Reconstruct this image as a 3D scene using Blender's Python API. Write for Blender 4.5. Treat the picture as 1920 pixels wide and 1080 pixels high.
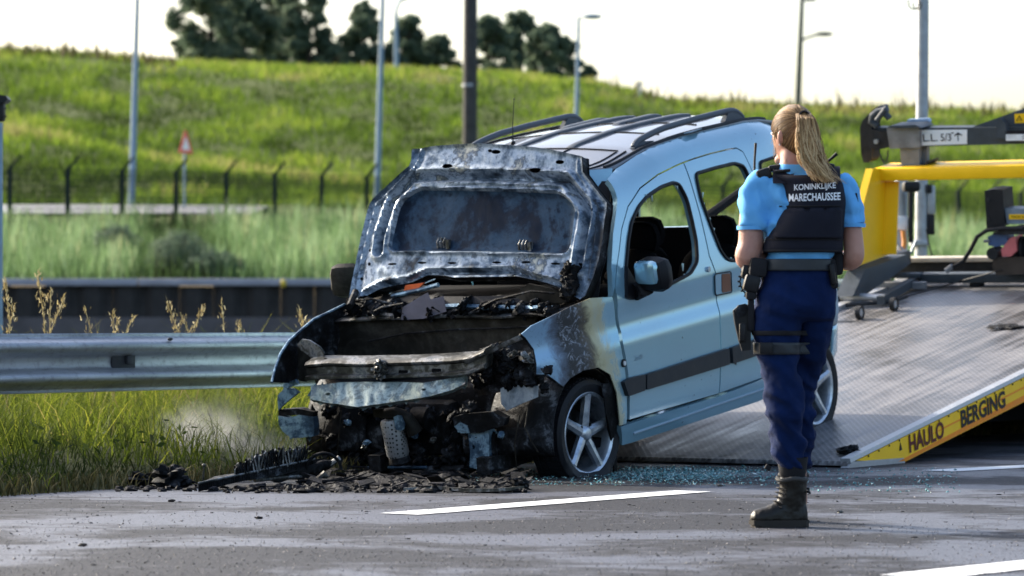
import bpy, bmesh, math, random
import numpy as np
from mathutils import Vector, Matrix, noise as mnoise
from mathutils.geometry import delaunay_2d_cdt
from mathutils.bvhtree import BVHTree

random.seed(7); rng = np.random.default_rng(7)
for o in list(bpy.data.objects): bpy.data.objects.remove(o)
SC = bpy.context.scene
COL = SC.collection
R = math.radians

# ------------------------------------------------------------------ camera, light, exposure
FPX, CAMH, HOR = 6500.0, 0.85, 598.0        # focal length in photo pixels, eye height, horizon row
cam = bpy.data.cameras.new('camera'); camo = bpy.data.objects.new('camera', cam); COL.objects.link(camo)
camo.location = (0, 0, CAMH); camo.rotation_euler = (R(90), 0, 0)
cam.sensor_width = 36; cam.lens = 36*FPX/1920; cam.shift_y = (HOR-540)/1920
cam.clip_start = 0.5; cam.clip_end = 6000
cam.dof.use_dof = True; cam.dof.focus_distance = 16.4; cam.dof.aperture_fstop = (cam.lens/1000)/0.029
SC.camera = camo

SUN_EL, SUN_AZ = 27.0, -52.0                 # azimuth measured from +Y, negative = left of the view
w = bpy.data.worlds.new('World'); SC.world = w; w.use_nodes = True
nt = w.node_tree; bgn = nt.nodes['Background']
sky = nt.nodes.new('ShaderNodeTexSky'); sky.sky_type = 'NISHITA'; sky.sun_disc = False
sky.sun_elevation = R(SUN_EL); sky.sun_rotation = R(SUN_AZ)
sky.air_density = 1.0; sky.dust_density = 3.9; sky.ozone_density = 1.5; sky.altitude = 0
nt.links.new(sky.outputs[0], bgn.inputs[0]); bgn.inputs[1].default_value = 0.135
sl = bpy.data.lights.new('sun', 'SUN'); so = bpy.data.objects.new('sun', sl); COL.objects.link(so)
sl.energy = 3.4; sl.angle = R(2.5); sl.color = (1.0, 0.93, 0.80)
sd = Vector((math.sin(R(SUN_AZ))*math.cos(R(SUN_EL)), math.cos(R(SUN_AZ))*math.cos(R(SUN_EL)), math.sin(R(SUN_EL))))
so.rotation_euler = sd.to_track_quat('Z', 'Y').to_euler(); so.location = (-30, 40, 40)
vs = SC.view_settings; vs.view_transform = 'Standard'; vs.look = 'None'; vs.gamma = 1; vs.use_curve_mapping = False
vs.exposure = 1.5

# ------------------------------------------------------------------ measuring helpers (pixel of the photo + distance -> place)
CAM = np.array([0, 0, CAMH])
def at(px, py, D): return Vector(((px-960)/FPX*D, D, CAMH-(py-HOR)/FPX*D))
def ray(px, py): return np.array([(px-960)/FPX, 1.0, -(py-HOR)/FPX])
class Frame:
    def __init__(s, O, ax): s.O = np.array(O, float); s.ax = [np.array(a, float) for a in ax]
    def on(s, px, py, k, val):
        d = ray(px, py); t = ((s.O-CAM)@s.ax[k]+val)/(d@s.ax[k]); X = CAM+d*t-s.O
        return [X@a for a in s.ax]
    def plane(s, px, py, nrm, c):                 # nrm . local = c
        nw = sum(n_*a for n_, a in zip(nrm, s.ax)); d = ray(px, py)
        t = ((s.O-CAM)@nw+c)/(d@nw); X = CAM+d*t-s.O
        return [X@a for a in s.ax]
    def matrix(s):
        m = Matrix.Identity(4)
        for i in range(3):
            for j in range(3): m[j][i] = s.ax[i][j]
        m.translation = Vector(s.O); return m

# ------------------------------------------------------------------ object helpers
def tag(o, label=None, cat=None, group=None, kind=None):
    if label: o['label'] = label
    if cat: o['category'] = cat
    if group: o['group'] = group
    if kind: o['kind'] = kind
    return o
def empty(name, loc=(0, 0, 0), label=None, cat=None, group=None, mat=None, rz=0):
    o = bpy.data.objects.new(name, None); COL.objects.link(o); o.empty_display_size = 0.1
    if mat is not None: o.matrix_world = mat
    else: o.location = loc; o.rotation_euler = (0, 0, rz)
    return tag(o, label, cat, group)
def link(name, me, parent=None):
    o = bpy.data.objects.new(name, me); COL.objects.link(o)
    if parent is not None: o.parent = parent
    return o
def smooth(me, ang=35):
    n = len(me.polygons)
    if n:
        me.polygons.foreach_set('use_smooth', [True]*n)
        try: me.set_sharp_from_angle(angle=R(ang))
        except Exception: pass
class MB:
    def __init__(s): s.v = []; s.f = []
    def add(s, vs_, fs):
        k = len(s.v); s.v += [tuple(p) for p in vs_]; s.f += [tuple(i+k for i in f) for f in fs]; return s
    def box(s, c, d, rot=None, bev=0.0, M=None):
        bm = bmesh.new(); bmesh.ops.create_cube(bm, size=1)
        bmesh.ops.scale(bm, vec=d, verts=bm.verts)
        if bev: bmesh.ops.bevel(bm, geom=bm.edges[:], offset=bev, segments=2, affect='EDGES', profile=0.5)
        m = Matrix.Translation(Vector(c))
        if rot is not None:
            from mathutils import Euler
            m = m @ Euler(rot).to_matrix().to_4x4()
        if M is not None: m = M @ m
        bm.transform(m); bm.verts.index_update()
        s.add([v.co for v in bm.verts], [[v.index for v in f.verts] for f in bm.faces]); bm.free(); return s
    def tube(s, pts, r, n=8, cap=True):
        pts = [Vector(p) for p in pts]; rs = r if isinstance(r, (list, tuple)) else [r]*len(pts)
        vs_, fs = [], []; ref = Vector((0, 0, 1)); prev = None
        for i, p in enumerate(pts):
            t = (pts[min(i+1, len(pts)-1)]-pts[max(i-1, 0)]).normalized()
            if prev is None:
                a = t.cross(ref)
                if a.length < 1e-3: a = t.cross(Vector((1, 0, 0)))
                a.normalize()
            else: a = (prev-t*prev.dot(t)).normalized()
            prev = a; b_ = t.cross(a)
            for k in range(n):
                q = 2*math.pi*k/n; vs_.append(p+(a*math.cos(q)+b_*math.sin(q))*rs[i])
        for i in range(len(pts)-1):
            for k in range(n): fs.append((i*n+k, i*n+(k+1) % n, (i+1)*n+(k+1) % n, (i+1)*n+k))
        if cap: fs.append(tuple(range(n))[::-1]); fs.append(tuple((len(pts)-1)*n+k for k in range(n)))
        return s.add(vs_, fs)
    def cyl(s, a, b, r, n=20, r2=None): return s.tube([a, b], [r, r if r2 is None else r2], n)
    def prism(s, poly, vec):
        k = len(poly); v0 = [Vector(p) for p in poly]; v1 = [p+Vector(vec) for p in v0]
        return s.add(v0+v1, [tuple(range(k))[::-1], tuple(range(k, 2*k))]+[(i, (i+1) % k, k+(i+1) % k, k+i) for i in range(k)])
    def lathe(s, prof, n=40, axis='y', c=(0, 0, 0), close=False):   # prof: (radius, along axis)
        vs_, fs = [], []; m = len(prof)
        for k in range(n):
            q = 2*math.pi*k/n
            for r_, t in prof:
                p = (r_*math.cos(q), t, r_*math.sin(q)) if axis == 'y' else ((r_*math.cos(q), r_*math.sin(q), t) if axis == 'z' else (t, r_*math.cos(q), r_*math.sin(q)))
                vs_.append(Vector(p)+Vector(c))
        for k in range(n):
            for i in range(m-1 if not close else m):
                j = (i+1) % m; fs.append((k*m+i, ((k+1) % n)*m+i, ((k+1) % n)*m+j, k*m+j))
        return s.add(vs_, fs)
    def ell(s, c, rad, n=16, m=10, jit=0, seed=0):
        vs_, fs = [], []
        for i in range(m+1):
            a_ = math.pi*i/m
            for k in range(n):
                q = 2*math.pi*k/n; d = Vector((math.sin(a_)*math.cos(q), math.sin(a_)*math.sin(q), math.cos(a_)))
                sv = Vector((seed*7.1, seed*3.3, 0)); g = 1+(jit*(mnoise.noise(d*2.3+sv)+.45*mnoise.noise(d*5.5+sv)+.25*mnoise.noise(d*11+sv)) if jit else 0)
                vs_.append((c[0]+d.x*rad[0]*g, c[1]+d.y*rad[1]*g, c[2]+d.z*rad[2]*g))
        for i in range(m):
            for k in range(n): fs.append((i*n+k, i*n+(k+1) % n, (i+1)*n+(k+1) % n, (i+1)*n+k))
        return s.add(vs_, fs)
    def loft(s, rings, cap=True):
        n = len(rings[0]); vs_ = [p for r_ in rings for p in r_]; fs = []
        for i in range(len(rings)-1):
            for k in range(n): fs.append((i*n+k, i*n+(k+1) % n, (i+1)*n+(k+1) % n, (i+1)*n+k))
        if cap: fs.append(tuple(range(n))[::-1]); fs.append(tuple((len(rings)-1)*n+k for k in range(n)))
        return s.add(vs_, fs)
    def mesh(s, name, m=None, ang=35):
        me = bpy.data.meshes.new(name); me.from_pydata(s.v, [], s.f); me.validate()
        bm = bmesh.new(); bm.from_mesh(me); bmesh.ops.recalc_face_normals(bm, faces=bm.faces); bm.to_mesh(me); bm.free()
        if m: me.materials.append(m)
        smooth(me, ang); return me
    def build(s, name, m, parent=None, ang=35, label=None):
        o = link(name, s.mesh(name, m, ang), parent)
        if label: o['label'] = label
        return o
def npmesh(name, V, F, m=None, attrs=None):
    me = bpy.data.meshes.new(name); V = np.asarray(V, np.float32); F = np.asarray(F, np.int32)
    k = F.shape[1]; me.vertices.add(len(V)); me.vertices.foreach_set('co', V.ravel())
    me.loops.add(F.size); me.loops.foreach_set('vertex_index', F.ravel())
    me.polygons.add(len(F)); me.polygons.foreach_set('loop_start', np.arange(0, F.size, k, dtype=np.int32))
    for nm, val in (attrs or {}).items():
        at_ = me.attributes.new(nm, 'FLOAT', 'POINT'); at_.data.foreach_set('value', np.asarray(val, np.float32))
    me.update(calc_edges=True)
    if m: me.materials.append(m)
    return me
def catmull(P, n):
    P = [np.array(p, float) for p in P]; out = []
    Q = [2*P[0]-P[1]]+P+[2*P[-1]-P[-2]]
    for i in range(1, len(Q)-2):
        for k in range(n):
            t = k/n; a, b_, c, d = Q[i-1], Q[i], Q[i+1], Q[i+2]
            out.append(0.5*((2*b_)+(-a+c)*t+(2*a-5*b_+4*c-d)*t*t+(-a+3*b_-3*c+d)*t**3))
    out.append(P[-1]); return out
def inpoly(x, y, poly):
    x = np.asarray(x); y = np.asarray(y); r_ = np.zeros(x.shape, bool); n = len(poly)
    for i in range(n):
        x0, y0 = poly[i]; x1, y1 = poly[(i+1) % n]
        c = ((y0 > y) != (y1 > y)) & (x < (x1-x0)*(y-y0)/((y1-y0) if abs(y1-y0) > 1e-12 else 1e-12)+x0)
        r_ ^= c
    return r_
def sdist(x, y, poly, closed=True):
    x = np.asarray(x, float); y = np.asarray(y, float); d = np.full(x.shape, 1e9); n = len(poly)
    for i in range(n if closed else n-1):
        ax_, ay = poly[i]; bx, by = poly[(i+1) % n]; vx, vy = bx-ax_, by-ay
        t = np.clip(((x-ax_)*vx+(y-ay)*vy)/(vx*vx+vy*vy+1e-12), 0, 1)
        d = np.minimum(d, np.hypot(x-ax_-t*vx, y-ay-t*vy))
    if closed: d = np.where(inpoly(x, y, poly), -d, d)
    return d
def rnd_poly(pts, r=0.03, n=4):                    # rounds the corners of a closed outline
    out = []; m = len(pts)
    for i in range(m):
        a, b_, c = np.array(pts[i-1]), np.array(pts[i]), np.array(pts[(i+1) % m])
        la, lc = np.linalg.norm(a-b_), np.linalg.norm(c-b_); k = min(r, la*.45, lc*.45)
        p0 = b_+(a-b_)/la*k; p1 = b_+(c-b_)/lc*k
        for j in range(n+1):
            t = j/n; out.append(tuple((1-t)**2*p0+2*t*(1-t)*b_+t*t*p1))
    return out
def resample(poly, step):
    out = []; n = len(poly)
    for i in range(n):
        a = np.array(poly[i], float); b_ = np.array(poly[(i+1) % n], float); k = max(1, int(round(np.linalg.norm(b_-a)/step)))
        for j in range(k): out.append(tuple(a+(b_-a)*j/k))
    return out
def panel_mesh(outline, holes, fn, step, jitter=0):
    loops = [resample(l_, step) for l_ in [outline]+holes]
    pts, edges = [], []
    for L in loops:
        k = len(pts); pts += L; edges += [(k+i, k+(i+1) % len(L)) for i in range(len(L))]
    A = np.array(outline); x0, y0 = A.min(0); x1, y1 = A.max(0)
    gx, gy = np.meshgrid(np.arange(x0+step/2, x1, step), np.arange(y0+step/2, y1, step)); gx, gy = gx.ravel(), gy.ravel()
    ok = sdist(gx, gy, outline) < -step*.45
    for h in holes: ok &= sdist(gx, gy, h) > step*.45
    pts += list(zip(gx[ok], gy[ok]))
    v2, _, f2, _, _, _ = delaunay_2d_cdt([Vector((float(p[0]), float(p[1]))) for p in pts], edges, [], 0, 1e-6)
    X = np.array([(p.x, p.y) for p in v2]); F = np.array([tuple(f) for f in f2 if len(f) == 3])
    c = X[F].mean(1); ok = inpoly(c[:, 0], c[:, 1], outline)
    for h in holes: ok &= ~inpoly(c[:, 0], c[:, 1], h)
    F = F[ok]; V = fn.vec(X) if hasattr(fn, 'vec') else np.array([fn(p[0], p[1]) for p in X])
    return V, F
def panel(name, outline, holes, fn, step, m, parent, thick=0.012, off=-1, flip=None, ang=40, label=None):
    V, F = panel_mesh(outline, holes, fn, step)
    a, b_, c = V[F[:, 0]], V[F[:, 1]], V[F[:, 2]]; nn = np.cross(b_-a, c-a).sum(0)
    if flip is not None and nn@np.array(flip) < 0: F = F[:, ::-1]
    me = npmesh(name, V, F, m); 
    bm = bmesh.new(); bm.from_mesh(me); bmesh.ops.delete(bm, geom=[v for v in bm.verts if not v.link_faces], context='VERTS'); bm.to_mesh(me); bm.free()
    smooth(me, ang); o = link(name, me, parent)
    if thick:
        md = o.modifiers.new('s', 'SOLIDIFY'); md.thickness = thick; md.offset = off; md.use_rim = True
        md.use_even_offset = False
        es = o.modifiers.new('e', 'EDGE_SPLIT'); es.split_angle = R(ang); es.use_edge_sharp = False
    if label: o['label'] = label
    return o
def text_mesh(txt, size, bold=0.0, shear=0.0, sx=1.0, sp=1.0):
    c = bpy.data.curves.new('lettering', 'FONT'); c.body = txt; c.size = size; c.offset = bold; c.shear = shear; c.resolution_u = 3
    c.space_character = sp; c.align_x = 'LEFT'
    o = bpy.data.objects.new('lettering', c); COL.objects.link(o); bpy.context.view_layer.update()
    me = bpy.data.meshes.new_from_object(o.evaluated_get(bpy.context.evaluated_depsgraph_get()))
    bpy.data.objects.remove(o); bpy.data.curves.remove(c)
    for v in me.vertices: v.co.x *= sx
    return me
def fit_text(txt, w_, h_, bold=0.0):                # letters scaled to a given width and cap height, flat in xy, origin at lower left
    me = text_mesh(txt, 1.0, bold); X = np.array([v.co for v in me.vertices]); lo, hi = X.min(0), X.max(0)
    for v in me.vertices:
        v.co.x = (v.co.x-lo[0])/(hi[0]-lo[0])*w_; v.co.y = (v.co.y-lo[1])/(hi[1]-lo[1])*h_; v.co.z = 0
    return me
def baked(o):                                       # mesh of an object with its modifiers applied
    bpy.context.view_layer.update()
    return bpy.data.meshes.new_from_object(o.evaluated_get(bpy.context.evaluated_depsgraph_get()))

# ------------------------------------------------------------------ material helpers
class N:
    def __init__(s, name):
        s.m = bpy.data.materials.new(name); s.m.use_nodes = True; s.t = s.m.node_tree; s.b = s.t.nodes['Principled BSDF']
        s.out = s.t.nodes['Material Output']
    def n(s, typ, **kw):
        x = s.t.nodes.new(typ)
        for k, v in kw.items():
            if k.startswith('i_'): x.inputs[int(k[2:]) if k[2:].isdigit() else k[2:]].default_value = v
            else: setattr(x, k, v)
        return x
    def l(s, a, b_): s.t.links.new(a, b_)
    def coord(s, kind='Object', scale=None, rot=None):
        tc = s.n('ShaderNodeTexCoord'); o = tc.outputs[kind]
        if scale or rot:
            mp = s.n('ShaderNodeMapping'); s.l(o, mp.inputs[0])
            if scale: mp.inputs['Scale'].default_value = scale
            if rot: mp.inputs['Rotation'].default_value = rot
            o = mp.outputs[0]
        return o
    def noise(s, vec, scale, detail=5, rough=.55, dist=0):
        x = s.n('ShaderNodeTexNoise'); x.inputs['Scale'].default_value = scale; x.inputs['Detail'].default_value = detail
        x.inputs['Roughness'].default_value = rough; x.inputs['Distortion'].default_value = dist; s.l(vec, x.inputs['Vector']); return x.outputs['Fac']
    def ramp(s, fac, stops, interp='LINEAR'):
        x = s.n('ShaderNodeValToRGB'); s.l(fac, x.inputs[0]); e = x.color_ramp.elements; x.color_ramp.interpolation = interp
        while len(e) < len(stops): e.new(0.5)
        for el, (p, c) in zip(e, stops):
            el.position = p; el.color = (c, c, c, 1) if not isinstance(c, tuple) else (*c, 1)
        return x.outputs[0]
    def mix(s, fac, a, b_):
        x = s.n('ShaderNodeMix', data_type='RGBA')
        for i, val in ((0, fac), (6, a), (7, b_)):
            if isinstance(val, tuple): x.inputs[i].default_value = (*val, 1)
            elif isinstance(val, (int, float)): x.inputs[i].default_value = val
            else: s.l(val, x.inputs[i])
        return x.outputs[2]
    def math(s, op, a, b_=0.0, clamp=False):
        x = s.n('ShaderNodeMath', operation=op, use_clamp=clamp)
        for i, val in ((0, a), (1, b_)):
            if isinstance(val, (int, float)): x.inputs[i].default_value = val
            else: s.l(val, x.inputs[i])
        return x.outputs[0]
    def sphere(s, vec, c, rad, soft=1.0):            # 1 inside an ellipsoid of object space, 0 outside
        mp = s.n('ShaderNodeMapping'); s.l(vec, mp.inputs[0])
        mp.inputs['Location'].default_value = tuple(-c[i]/rad[i] for i in range(3)); mp.inputs['Scale'].default_value = tuple(1/r_ for r_ in rad)
        ln = s.n('ShaderNodeVectorMath', operation='LENGTH'); s.l(mp.outputs[0], ln.inputs[0])
        return ln.outputs['Value']
    def bump(s, h, strength=.3, dist=.01):
        x = s.n('ShaderNodeBump'); x.inputs['Strength'].default_value = strength; x.inputs['Distance'].default_value = dist
        s.l(h, x.inputs['Height']); s.l(x.outputs[0], s.b.inputs['Normal']); return x
    def set(s, **kw):
        for k, v in kw.items():
            i = s.b.inputs[k.replace('_', ' ')]
            if isinstance(v, tuple): i.default_value = (*v, 1) if len(v) == 3 and i.type == 'RGBA' else v
            elif isinstance(v, (int, float)): i.default_value = v
            else: s.l(v, i)
        return s
def plain(name, c, rough=.6, metal=0, var=.25, scale=12, bump=.15, bd=.004, spec=None, **kw):
    a = N(name); a.b.inputs['Specular IOR Level'].default_value = spec if spec is not None else (.5 if max(c) > .1 else .2); v = a.coord(); f1 = a.noise(v, scale, 6, .6)
    a.set(Base_Color=a.ramp(f1, [(.25, tuple(x*(1-var) for x in c)), (.75, tuple(min(1, x*(1+var)) for x in c))]),
          Roughness=a.ramp(f1, [(.2, max(.05, rough-.12)), (.8, min(1, rough+.12))]), Metallic=metal, **kw)
    if bump: a.bump(a.noise(v, scale*4, 4), bump, bd)
    return a.m
# ================================================================== SETTING
RD = R(34); RDV = Vector((math.sin(RD), math.cos(RD), 0)); RNV = Vector((math.cos(RD), -math.sin(RD), 0))   # along the road, across it (towards us)
def road_pt(a, c, z=0): return Vector(EDGE0)+RDV*a+RNV*c+Vector((0, 0, z))
EDGE0 = at(0, 930, 6500*CAMH/332); EDGE0.z = 0       # a point on the asphalt edge

# ---- asphalt
a = N('asphalt'); v = a.coord()
big = a.noise(a.coord(scale=(.75, 1.0, 1), rot=(0, 0, R(20))), .95, 8, .60, .5)
mid = a.noise(v, 7, 6, .6); fine = a.noise(v, 70, 4, .8); agg = a.n('ShaderNodeTexVoronoi'); agg.inputs['Scale'].default_value = 95; a.l(v, agg.inputs['Vector'])
patch = a.math('ADD', a.math('MULTIPLY', big, .8), a.math('MULTIPLY', mid, .2))
dry = a.ramp(patch, [(.46, 0.), (.50, .35), (.55, 1.)])
sp = a.ramp(fine, [(.36, .35), (.64, 1.6)])
colr = a.mix(dry, (.022, .023, .029), (.078, .081, .099))
mm = a.n('ShaderNodeMix', data_type='RGBA', blend_type='MULTIPLY'); mm.inputs[0].default_value = 1; a.l(colr, mm.inputs[6]); a.l(sp, mm.inputs[7])
oil = a.sphere(v, (-1.0, 18.4, 0), (2.3, 1.6, 1)); soot = a.ramp(a.math('ADD', oil, a.math('MULTIPLY', a.math('SUBTRACT', a.noise(v, 3, 6, .65), .5), 1.3)), [(.55, 1.), (1.0, 0.)])
colr = a.mix(a.math('MULTIPLY', soot, .8), mm.outputs[2], (.012, .012, .013))
a.set(Base_Color=colr, Roughness=a.ramp(patch, [(.46, .72), (.55, .50)])); gr2 = a.noise(v, 22, 9, .92); a.l(a.math('MULTIPLY', a.math('ADD', a.math('MULTIPLY', dry, .25), .22), a.ramp(gr2, [(.40, .35), (.60, 1.6)])), a.b.inputs['Specular IOR Level'])
h = a.math('ADD', a.math('MULTIPLY', fine, .5), agg.outputs['Distance']); a.bump(h, .55, .006); M_asph = a.m
mb = MB(); mb.add([road_pt(-60, 0, 0), road_pt(400, 0, 0), road_pt(400, 40, 0), road_pt(-60, 40, 0)], [(0, 1, 2, 3)])
tag(mb.build('road', M_asph), 'grey asphalt carriageway with dark damp streaks', kind='structure')
# ---- painted dashes
a = N('road_paint'); v = a.coord(); wr = a.noise(v, 30, 6, .7)
a.set(Base_Color=a.ramp(wr, [(.28, (.25, .25, .26)), (.42, (.74, .74, .74))]), Roughness=.55); a.bump(a.noise(v, 120), .3, .004); M_paint = a.m
def dash(P0, P1, wd, label):
    P0, P1 = Vector(P0), Vector(P1); P0.z = P1.z = 0; d = (P1-P0).normalized(); s_ = Vector((d.y, -d.x, 0))*wd/2
    n = 40; V = []; F = []
    for i in range(n+1):
        p = P0+(P1-P0)*i/n; j = .02*mnoise.noise(p*14); k = .02*mnoise.noise(p*14+Vector((5, 5, 5)))
        V += [p+s_*(1+j/wd)+Vector((0, 0, .004)), p-s_*(1+k/wd)+Vector((0, 0, .004))]
        if i: F.append((2*i-2, 2*i-1, 2*i+1, 2*i))
    m_ = MB(); m_.add(V, F); o = m_.build('lane_marking', M_paint)
    tag(o, label, 'road marking', 'white dashes on the carriageway')
def gp(px, py): return at(px, py, FPX*CAMH/(py-HOR))
dash(gp(748, 965), gp(1300, 922), .21, 'white painted dash in front of the burnt car, left of the boot')
dash(gp(1757, 884), gp(2250, 858), .22, 'white painted dash at the right below the yellow ramp')
dash(gp(1706, 1083), gp(2250, 1026), .24, 'white painted line at the bottom right corner nearest the viewer')

# ---- ground, verge, canal
def soilmat(name, c1, c2, c3, sc=3):
    a = N(name); v = a.coord(); f = a.noise(v, sc, 8, .65)
    a.set(Base_Color=a.ramp(f, [(.25, c1), (.5, c2), (.75, c3)]), Roughness=.95); a.b.inputs['Specular IOR Level'].default_value = .15; a.bump(a.noise(v, sc*9, 5), .6, .05); return a.m
M_soil = soilmat('verge_soil', (.02, .022, .008), (.035, .045, .012), (.05, .05, .02), 6)
M_hill = soilmat('dyke_turf', (.045, .062, .012), (.075, .10, .018), (.115, .12, .032), .45)
M_field = soilmat('field_turf', (.03, .04, .012), (.05, .065, .02), (.07, .075, .03), .05)
mb = MB(); S = 900; mb.add([(-S, -200, -1.6), (S, -200, -1.6), (S, S, -1.6), (-S, S, -1.6)], [(0, 1, 2, 3)])
tag(mb.build('ground', M_field), 'flat low ground reaching the horizon', kind='structure')
V = []; F = []; na, nc = 140, 30
def verge_z(a_, c_): return -.02+.16*min(1, max(0, (-c_)/1.2))+.12*min(1, max(0, (-c_-2)/3))-1.9*min(1, max(0, (-c_-6.5)/3))+.03*mnoise.noise(Vector((a_*.7, c_*.7, 0)))*(1 if c_ < -.1 else 0)
for i in range(na+1):
    for j in range(nc+1):
        a_ = -20+i*.55; c_ = .25-j*.36
        V.append(road_pt(a_, c_, verge_z(a_, c_)))
for i in range(na):
    for j in range(nc): k = i*(nc+1)+j; F.append((k, k+1, k+nc+2, k+nc+1))
mb = MB(); mb.add(V, F); tag(mb.build('verge', M_soil), 'earth verge beside the carriageway', kind='structure')
a = N('canal_water'); v = a.coord(scale=(1, .3, 1)); a.set(Base_Color=(.012, .016, .014), Roughness=.08); a.bump(a.noise(v, 1.2, 4), .25, .08)
mb = MB(); mb.add([(-120, 30, -1.2), (160, 30, -1.2), (160, 108.2, -1.2), (-120, 108.2, -1.2)], [(0, 1, 2, 3)])
tag(mb.build('water', a.m), 'dark still canal water beyond the verge', kind='structure')

# ---- far bank and dyke as one terrain sheet (rows: distance, height profile read along the photo)
TX = np.array([-700, 0, 130, 330, 640, 800, 960, 1100, 1280, 1600, 1920, 2700], float)
ROWS = [(108.3, [531]*12), (111, [527]*12), (129, [436, 436, 436, 434, 434, 434, 436, 438, 440, 446, 450, 455]),
 (139, [406, 406, 406, 407, 410, 412, 414, 416, 418, 425, 432, 440]), (150, [388, 388, 388, 389, 392, 394, 397, 400, 404, 412, 420, 430]),
 (163, [372, 372, 373, 376, 385, 388, 392, 394, 398, 404, 412, 422]),
 (184, [225, 252, 268, 312, 350, 362, 372, 376, 380, 388, 396, 410]), (190, [219, 250, 266, 310, 348, 358, 366, 368, 370, 375, 380, 395]),
 (198, [217, 248, 262, 300, 336, 346, 352, 352, 352, 356, 360, 380]),
 (245, [85, 104, 110, 128, 142, 146, 152, 166, 202, 213, 221, 240]), (250, [83, 102, 107, 124, 136, 140, 146, 160, 197, 208, 217, 236]),
 (275, [82, 101, 106, 121, 129, 134, 142, 157, 197, 209, 218, 238]), (330, [140, 150, 155, 160, 165, 170, 180, 190, 220, 230, 240, 250])]
RD_ = np.array([r_[0] for r_ in ROWS]); RZ = np.array([[CAMH-(y-HOR)/FPX*D for y in ys] for D, ys in ROWS])
def terrain_z(X, D):
    X = np.asarray(X, float); D = np.asarray(D, float); px = 960+X/D*FPX
    i = np.clip(np.searchsorted(RD_, D)-1, 0, len(RD_)-2); t = np.clip((D-RD_[i])/(RD_[i+1]-RD_[i]), 0, 1)
    j = np.clip(np.searchsorted(TX, px)-1, 0, len(TX)-2); s_ = np.clip((px-TX[j])/(TX[j+1]-TX[j]), 0, 1); s_ = s_*s_*(3-2*s_)*.5+s_*.5
    return (RZ[i, j]*(1-s_)+RZ[i, j+1]*s_)*(1-t)+(RZ[i+1, j]*(1-s_)+RZ[i+1, j+1]*s_)*t
Ds = np.unique(np.concatenate([np.linspace(RD_[k], RD_[k+1], n_, endpoint=False) for k, n_ in enumerate((2, 6, 3, 4, 4, 12, 3, 3, 16, 3, 5, 4))]+[[330.]]))
Xs = np.linspace(-75, 95, 150); GX, GD = np.meshgrid(Xs, Ds)
GX = GX*(GD/245*.8+.3); GZ = terrain_z(GX, GD)
bumpy = np.array([[mnoise.noise(Vector((x*.25, d*.12, 0)))*.22+mnoise.noise(Vector((x*.8, d*.4, 3)))*.10 for x, d in zip(rx, rd)] for rx, rd in zip(GX, GD)])
GZ = GZ+bumpy*np.clip((GD-108.3)/8, 0, 1)
nr, ncx = GX.shape; F = np.array([(i*ncx+j, i*ncx+j+1, (i+1)*ncx+j+1, (i+1)*ncx+j) for i in range(nr-1) for j in range(ncx-1)])
me = npmesh('dyke', np.stack([GX, GD, GZ], -1).reshape(-1, 3), F, M_hill); smooth(me, 60)
tag(link('hill', me), 'green grass covered dyke rising behind the canal', kind='structure')
# road strip on the far bank
V = []; F = []
M_lightroad = plain('pale_far_road', (.20, .20, .21), .8, scale=2)
xs_ = np.linspace(-40, -10.5, 60)
for x in xs_: 
    for D in (139.5, 149.5): V.append((x, D, float(terrain_z(x, D))+.12))
for i in range(len(xs_)-1): F.append((2*i, 2*i+2, 2*i+3, 2*i+1))
mb = MB(); mb.add(V, F); tag(mb.build('far_road', M_lightroad), 'pale strip of road at the foot of the dyke', kind='structure')

# ---- grass (counted by nobody: stuff)
def grass_mat(name, ramp_, trans=.35, rough=.7):
    a = N(name); at_ = a.n('ShaderNodeAttribute', attribute_name='tint'); g = a.ramp(at_.outputs['Fac'], ramp_)
    a.set(Base_Color=g, Roughness=rough); a.b.inputs['Specular IOR Level'].default_value = .06
    tr = a.n('ShaderNodeBsdfTranslucent'); a.l(g, tr.inputs[0]); mx = a.n('ShaderNodeMixShader'); mx.inputs[0].default_value = trans
    a.l(a.b.outputs[0], mx.inputs[1]); a.l(tr.outputs[0], mx.inputs[2]); a.l(mx.outputs[0], a.out.inputs[0]); return a.m
def blades(name, P, h, wd, lean, m, tint, seg=2):
    n = len(P); ang = rng.uniform(0, 2*np.pi, n); la = rng.uniform(0, 2*np.pi, n); h = np.broadcast_to(h, (n,)); wd = np.broadcast_to(wd, (n,))
    side = np.stack([np.cos(ang), np.sin(ang), np.zeros(n)], -1)*wd[:, None]/2
    L = np.stack([np.cos(la), np.sin(la), np.zeros(n)], -1)*(lean*rng.uniform(.2, 1, n)*h)[:, None]; up = np.array([0, 0, 1.])
    if seg == 1:
        V = np.stack([P-side, P+side, P+up*h[:, None]+L], 1); F = np.arange(n*3).reshape(n, 3); k = 3
    else:
        mid = P+up*(h*.6)[:, None]+L*.35; tip = P+up*(h*rng.uniform(.8, 1, n))[:, None]+L
        V = np.stack([P-side, P+side, mid+side*.7, mid-side*.7, tip], 1); b0 = (np.arange(n)*5)[:, None]
        F = np.concatenate([b0+np.array([0, 1, 2]), b0+np.array([0, 2, 3]), b0+np.array([3, 2, 4])]); k = 5
    return npmesh(name, V.reshape(-1, 3), F, m, {'tint': np.repeat(tint, k)})
def clump(X, Y, sc, seed=0): return np.array([mnoise.noise(Vector((x*sc, y*sc, seed))) for x, y in zip(X, Y)])
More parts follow.
